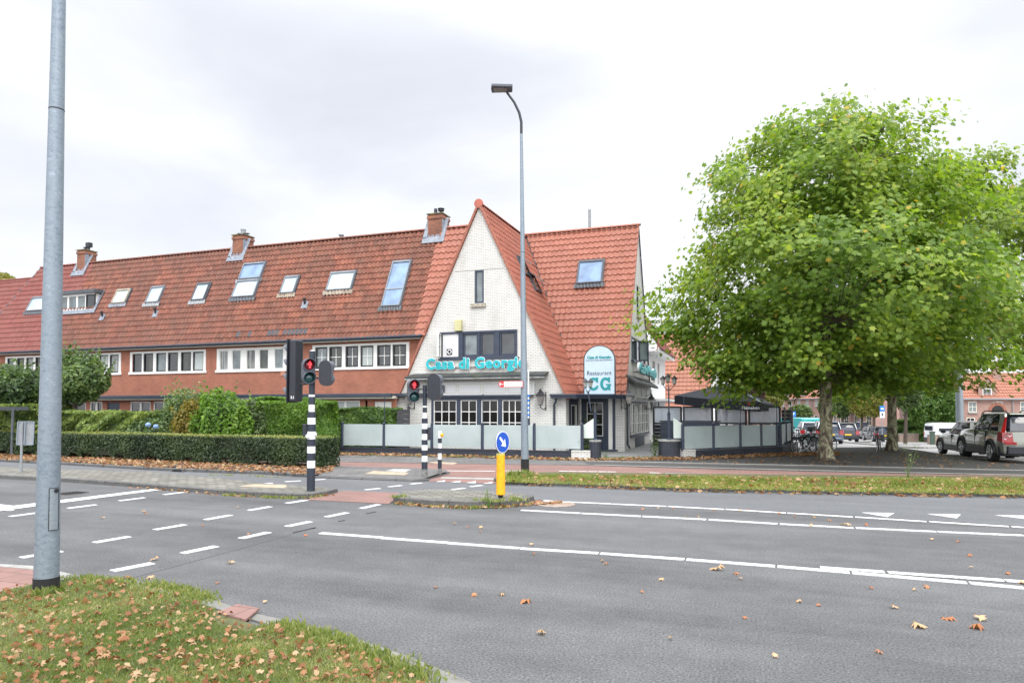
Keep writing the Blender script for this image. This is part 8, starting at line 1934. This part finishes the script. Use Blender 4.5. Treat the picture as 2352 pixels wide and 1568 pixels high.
# ------------------------------------------------------------ beyond: brick terraces, trees, signs, posts
def terrace_house(label,O,U,Nn,w,base,eave,roofm,wallm,k=0,slope=1.2,roofh=3.6,gable=True,group=None,depth=7.):
    O=Vector(O);U=Vector(U).normalized();Nn=Vector(Nn).normalized(); f=Face(Vector((O.x,O.y,0)),U,Nn); t=thing('brick_house',label,'house',(O.x,O.y,base),0,group); e=eave
    m=MB(); wins=[(w*.10,w*.26),(w*.62,w*.84)]; holes=[(a,b,base+1.0,base+2.5) for a,b in wins]+[(w*.36,w*.50,base+.02,base+2.4)]+[(w*.14,w*.30,e-1.45,e-.35),(w*.62,w*.80,e-1.45,e-.35)]
    f.wall(m,[(0,base-.3),(w,base-.3),(w,e),(0,e)],holes,.12)
    for uu in (0,w): m.quad(f.p(uu,base-.3,0),f.p(uu,e,0),f.p(uu,e,-depth),f.p(uu,base-.3,-depth))
    m.build('wall',wallm,t)
    for a,b,c,d in holes:
        if d-c>2.: 
            mm=MB(); f.box(mm,a,b,c,d,-.10,-.05); dr=mm.build('door',M['cream_paint'],t); mm=MB(); 
            for q in (.25,.75): f.box(mm,a+(b-a)*q-.10,a+(b-a)*q+.10,c+.9,d-.3,-.05,-.04)
            mm.build('door_pane',M['window'],dr)
        else: window(t,f,a,b,c,d,2,2,M['cream_paint'],M['cream_paint'],M['window_pale'] if d>e-1 else M['window'],n=-.06,fw=.07,bw=.05)
    mm=MB(); 
    for a,b,c,d in holes:
        if d-c<2.: f.box(mm,a-.08,b+.08,c-.16,c-.02,-.02,.14)
    mm.build('sills',M['concrete'],t)
    L=roofh; tiles('roof',f.p(0,e-.1,.30),U,(-Nn)*.62+Vector((0,0,.78)),[(0,0),(w,0),(w,L),(0,L)],roofm,t,tw=.30,tl=.40,amp=.05)
    mm=MB(); f.box(mm,0,w,e-.16,e-.02,.28,.42); mm.build('gutter',M['zinc'],t)
    if gable:
        gw=w*.34; g0=w*.33; f2=Face(f.p(0,0,.06),U,Nn); mm=MB(); f2.wall(mm,[(g0,e-.4),(g0+gw,e-.4),(g0+gw,e+1.1),(g0+gw/2,e+2.1),(g0,e+1.1)],[(g0+gw*.25,g0+gw*.75,e-.1,e+1.0)],.1); gg=mm.build('dormer_gable',wallm,t)
        window(gg,f2,g0+gw*.25,g0+gw*.75,e-.1,e+1.0,2,2,M['white_paint'],M['white_paint'],M['window'],n=-.05,fw=.06)
        mm=MB(); 
        for s,(ua,ub) in enumerate(((g0-.15,g0+gw/2),(g0+gw+.15,g0+gw/2))): mm.slab([f2.p(ua,e+.95,.1),f2.p(ub,e+2.2,.1),f2.p(ub,e+2.2,-2.2),f2.p(ua,e+.95,-2.2)],(0,0,.08))
        mm.build('dormer_roof',roofm,gg)
    mm=MB(); mm.tube([f.p(w-.1,e-.1,.1),f.p(w-.1,base,.1)],.05,6); mm.build('rain_pipe',M['zinc'],t)
    mm=MB(); c=f.p(w*.9,e+2.3,-1.6); mm.box(c.x-.35,c.x+.35,c.y-.35,c.y+.35,e+.8,e+roofh*.78+1.1); mm.build('chimney',wallm,t)
    return t,f
# near right terrace, facing the crossing
d0=70.; q0=PD(2208,950,d0); U_=rt; bz=-1.55; ev=PD(2300,914,d0).z
for k,(lab) in enumerate(('pink brick house with cream doors straight above the silver crossover','pink brick house with arched porch behind the roof of the olive car','pink brick house cut off by the right edge of the picture')):
    O=q0+rt*(5.4*k)
    t,f=terrace_house(lab,O,U_,-fw,5.4,bz,ev,M['roof_orange'],M['pink_brick'],k,roofh=3.6)
    if k==0:
        ax=PD(2291,950,d0); u=(Vector((ax.x,ax.y,0))-f.O).dot(f.U); u=min(max(u,1),4.6); m=MB(); 
        f.box(m,u-.65,u+.65,bz,PD(2291,938,d0).z-.35,.02,.03); zz_=PD(2291,938,d0).z-.35; m.slab([f.p(u+.65*math.cos(math.pi*a/10),zz_+.65*math.sin(math.pi*a/10),.02) for a in range(11)],f.N*.01); m.build('arched_porch',M['window_dark'],t)
        m=MB(); m.slab([f.p(u+.95*math.cos(math.pi*a/12),zz_+.95*math.sin(math.pi*a/12),.02) for a in range(13)]+[f.p(u+.68*math.cos(math.pi*a/12),zz_+.68*math.sin(math.pi*a/12),.02) for a in range(12,-1,-1)],f.N*.04); m.build('brick_arch',M['red_brick'],t)
t,f=terrace_house('darker purple brick house partly overgrown with ivy left of the pink houses',PD(2150,950,d0+4),U_,-fw,4.2,bz,ev-.2,M['roof_orange'],M['purple_brick'],3,gable=False,roofh=4.)
p=PD(2176,950,d0+3.3); shrub('wall_ivy','green climber covering the purple brick wall left of the far lamp post','climber',(p.x,p.y,1.6),(1.5,.5,2.6),3200,.22,OVAL,M['leaf_ivy'],91,zmin=-1.6)
# far terrace down the street on the left
c0=PD(1700,940,150); c1=PD(2010,945,104)
U2=Vector((c1.x-c0.x,c1.y-c0.y,0)); Lt=U2.length; U2.normalize(); N2=Vector((U2.y,-U2.x,0)); N2=N2 if N2.dot(fw)<0 else -N2
nH=8; ev2=PD(1800,916,132).z
for k in range(nH):
    O=Vector((c0.x,c0.y,0))+U2*(Lt*k/nH)
    nth=['furthest','second','third','fourth','fifth','sixth','seventh','nearest'][k]
    terrace_house(('%s pink brick house from the far end of the distant orange-roofed terrace'%nth) if k<7 else 'nearest pink brick house of the distant orange-roofed terrace beside the yellowish trees',O,U2,N2,Lt/nH-.02,-1.75,ev2,M['roof_orange'],M['pink_brick'],k,roofh=4.6,group='houses of the distant brick terrace')
# background trees and shrubs
def bgtree(label,px,ytop,ybot,wpx,d,mat,seed,n=2600,sz=.42,trunk=True,name='street_tree'):
    zt,zb_=PD(px,ytop,d).z,PD(px,ybot,d).z; r=wpx/2/F*d; p=PD(px,950,d); t=shrub(name,label,'tree',(p.x,p.y,(zt+zb_)/2),(r,r*.9,(zt-zb_)/2),n,sz,OVAL,mat,seed,zmin=-1.7,jit=.9,core=False)
    t.children[0].name='crown'
    if trunk: m=MB(); g=zg(p.x,p.y); m.tube([(p.x,p.y,g),(p.x+.1,p.y,(g+zt)/2),(p.x,p.y,zt-r*.5)],[.16,.12,.04],8); m.build('trunk',M['bark_dark'],t,smooth=True)
    return t
bgtree('pale grey-green tree behind the black parasol',1722,838,925,96,60,M['leaf_grey'],101,5200,.30)
bgtree('dark purple leaved tree just right of the parasol peak',1722,878,935,66,52,M['leaf_purple'],102,3600,.22)
bgtree('yellow-green tree behind the right end of the wind screens',1762,878,942,70,56,M['leaf_yellowish'],103,4200,.24)
bgtree('small green tree beside the blue sign at the terrace corner',1836,928,968,52,88,M['leaf_bg'],104,2600,.35)
bgtree('yellowish street tree in front of the distant terrace',1978,872,955,58,82,M['leaf_yellowish'],105,3800,.34)
bgtree('smaller yellow-green street tree left of the second trunk',2006,885,958,44,76,M['leaf_yellowish'],106,2800,.30)
bgtree('round green street tree right of the second trunk with a thin trunk',2078,868,940,70,58,M['leaf_bg'],107,4600,.26)
bgtree('green tree between the second trunk and the white van',2125,880,975,90,67,M['leaf_ivy'],108,5200,.30)
bgtree('dense dark green garden tree behind the white van',2170,885,985,74,66.5,M['leaf_ivy'],109,4200,.32)
bgtree('tall green tree far behind the first trunk',1935,860,960,70,108,M['leaf_bg'],110,3600,.5)
bgtree('green tree far off between the two plane trunks',1900,905,962,40,100,M['leaf_bg'],111,2000,.42)
p0,p1=PD(2062,960,64),PD(2130,960,64)
def zhedge(label,pa,pb,h,n,mat,seed):
    g=(zg(pa.x,pa.y)+zg(pb.x,pb.y))/2; L=(pb-pa).length; c=(pa+pb)/2; t=hedge(label,(pa.x,pa.y,0),(pb.x,pb.y,0),1.2,h,n,.26,OVAL,mat,mat,seed,wob=.35,skirt=.02,stems=False); t.location.z+=g; return t
zhedge('dark garden hedge behind the second plane tree',PD(2055,960,70),PD(2128,960,70),2.3,4200,M['leaf_ivy'],112)
# garden walls and brick posts along the far pavement
def walls(label,pxa,pxb,d,h,mat):
    a,b=PD(pxa,980,d),PD(pxb,980,d); g=zg(a.x,a.y); a.z=b.z=g; t=thing('garden_wall',label,'wall',a); m=MB(); m.obox(a+Vector((0,0,h/2)),b+Vector((0,0,h/2)),.24,h); m.build('wall_body',mat,t); m=MB(); m.obox(a+Vector((0,0,h+.03)),b+Vector((0,0,h+.03)),.30,.06); m.build('coping',M['concrete'],t)
walls('low pink brick garden wall in front of the white van',2131,2166,58,.75,M['garden_brick'])
walls('purple brick wall end right of the white van',2167,2190,57.5,1.0,M['purple_brick'])
walls('low brick garden wall right of the second tree trunk',2064,2108,68,.8,M['garden_brick'])
def utility(label,px,d,w_,h,mat,name='utility_box',cat='box'):
    p=PD(px,980,d); p.z=zg(p.x,p.y); t=thing(name,label,cat,p); m=MB(); m.box(-w_/2,w_/2,-w_/2,w_/2,0,h-.08); m.build('case',mat,t,world=False,bevel=.02); m=MB(); m.box(-w_/2-.03,w_/2+.03,-w_/2-.03,w_/2+.03,h-.08,h); m.build('lid',mat,t,world=False)
utility('narrow dark green utility box by the garden wall of the white van',2141,56.5,.35,1.1,paint('utility_green',(.05,.085,.06),.5))
def farpost(label,px,d,r,h,arm=0): 
    p=PD(px,980,d); p.z=zg(p.x,p.y); t=thing('lamp_post',label,'lamp post',p); m=MB(); m.tube([(0,0,0),(0,0,h*.6),(0,0,h)],[r,r*.8,r*.45],14); m.build('pole',M['galv_fine'],t,smooth=True,world=False)
    m=MB(); m.tube([(0,0,h),(0,0,h+.3),(.5,-.1,h+.75)],[r*.45,r*.4,r*.35],8); m.build('arm',M['galv_fine'],t,world=False); m=MB(); m.cbox((.75,-.15,h+.8),.6,.25,.1); m.build('lamp_head',M['grey_plastic'],t,world=False,bevel=.02)
farpost('thick grey lamp post rising behind the silver crossover',2205,36.5,.20,9.5)
farpost('thin grey lamp post in front of the distant terrace, left of the thick trunk',1905-18,96,.14,7.)
farpost('thin lamp post far down the street right of the thick trunk',1977,90,.11,6.)
def streetsign(label,px,y0,y1,d,wpx,kind):
    p=PD(px,980,d); p.z=zg(p.x,p.y); t=thing('street_sign',label,'sign',p); z0,z1=PD(px,y1,d).z-p.z,PD(px,y0,d).z-p.z; w=wpx/F*d/2
    m=MB(); m.tube([(0,0,0),(0,0,z1)],.03,8); m.build('post',M['galv_fine'],t,world=False); f=Face(p*1.0-fw*.05,rt,-fw); f.O.z=0
    m=MB(); f.box(m,-w,w,p.z+z0,p.z+z1,0,.02); pl_=m.build('sign_plate',M['sign_blue_light'],t)
    if kind=='P':
        m=MB(); zc=p.z+z0; f.box(m,-w*.98,w*.98,zc-(z1-z0)*1.25,zc-.03,0,.02); m.build('lower_plate',M['sign_white'],t)
        text('P',(z1-z0)*.9,M['sign_white'],'sign_letter',t,f,-w*.35,p.z+z0+(z1-z0)*.18,.025,.004,bold=.01) if False else None
        m=MB(); f.box(m,-w*.6,w*.6,p.z+z0+(z1-z0)*.35,p.z+z0+(z1-z0)*.6,.02,.024); m.build('sign_symbol',M['sign_white'],pl_)
        m=MB(); f.box(m,-w*.35,w*.35,p.z+z0-(z1-z0)*.85,p.z+z0-(z1-z0)*.4,.02,.024); m.build('plate_symbol',M['text_dark'],t)
    else:
        m=MB(); f.box(m,-w*.35,-w*.05,p.z+z0+.1,p.z+z1-.1,.02,.024); f.box(m,-w*.05,w*.4,p.z+(z0+z1)/2,p.z+z1-.1,.02,.024); m.build('sign_symbol',M['sign_white'],pl_)
streetsign('blue parking zone sign with white lower plate left of the second trunk',2026,932,944,50,11,'P')
streetsign('small square blue sign behind the terrace corner',1822,945,957,62,11,'x')
# low kerbs of the parking bays
for k,(xa,ya,xb,yb,d1) in enumerate(()): pass
def zstrip(a,b,w,h,mat):
    A=Vector((a[0],a[1],zg(*a)+h/2));B=Vector((b[0],b[1],zg(*b)+h/2)); m=MB(); m.obox(A,B,w,h); return struct(m.build('kerb',mat))
for (pa,da,pb,db) in ((1935,50,2010,47),(2010,47,2045,49),(2065,44,2125,42),(2125,42,2150,44),(1965,62,2000,60),(2060,52,2110,53)):
    a,b=PD(pa,980,da),PD(pb,980,db); zstrip((a.x,a.y),(b.x,b.y),.25,.12,M['concrete'])
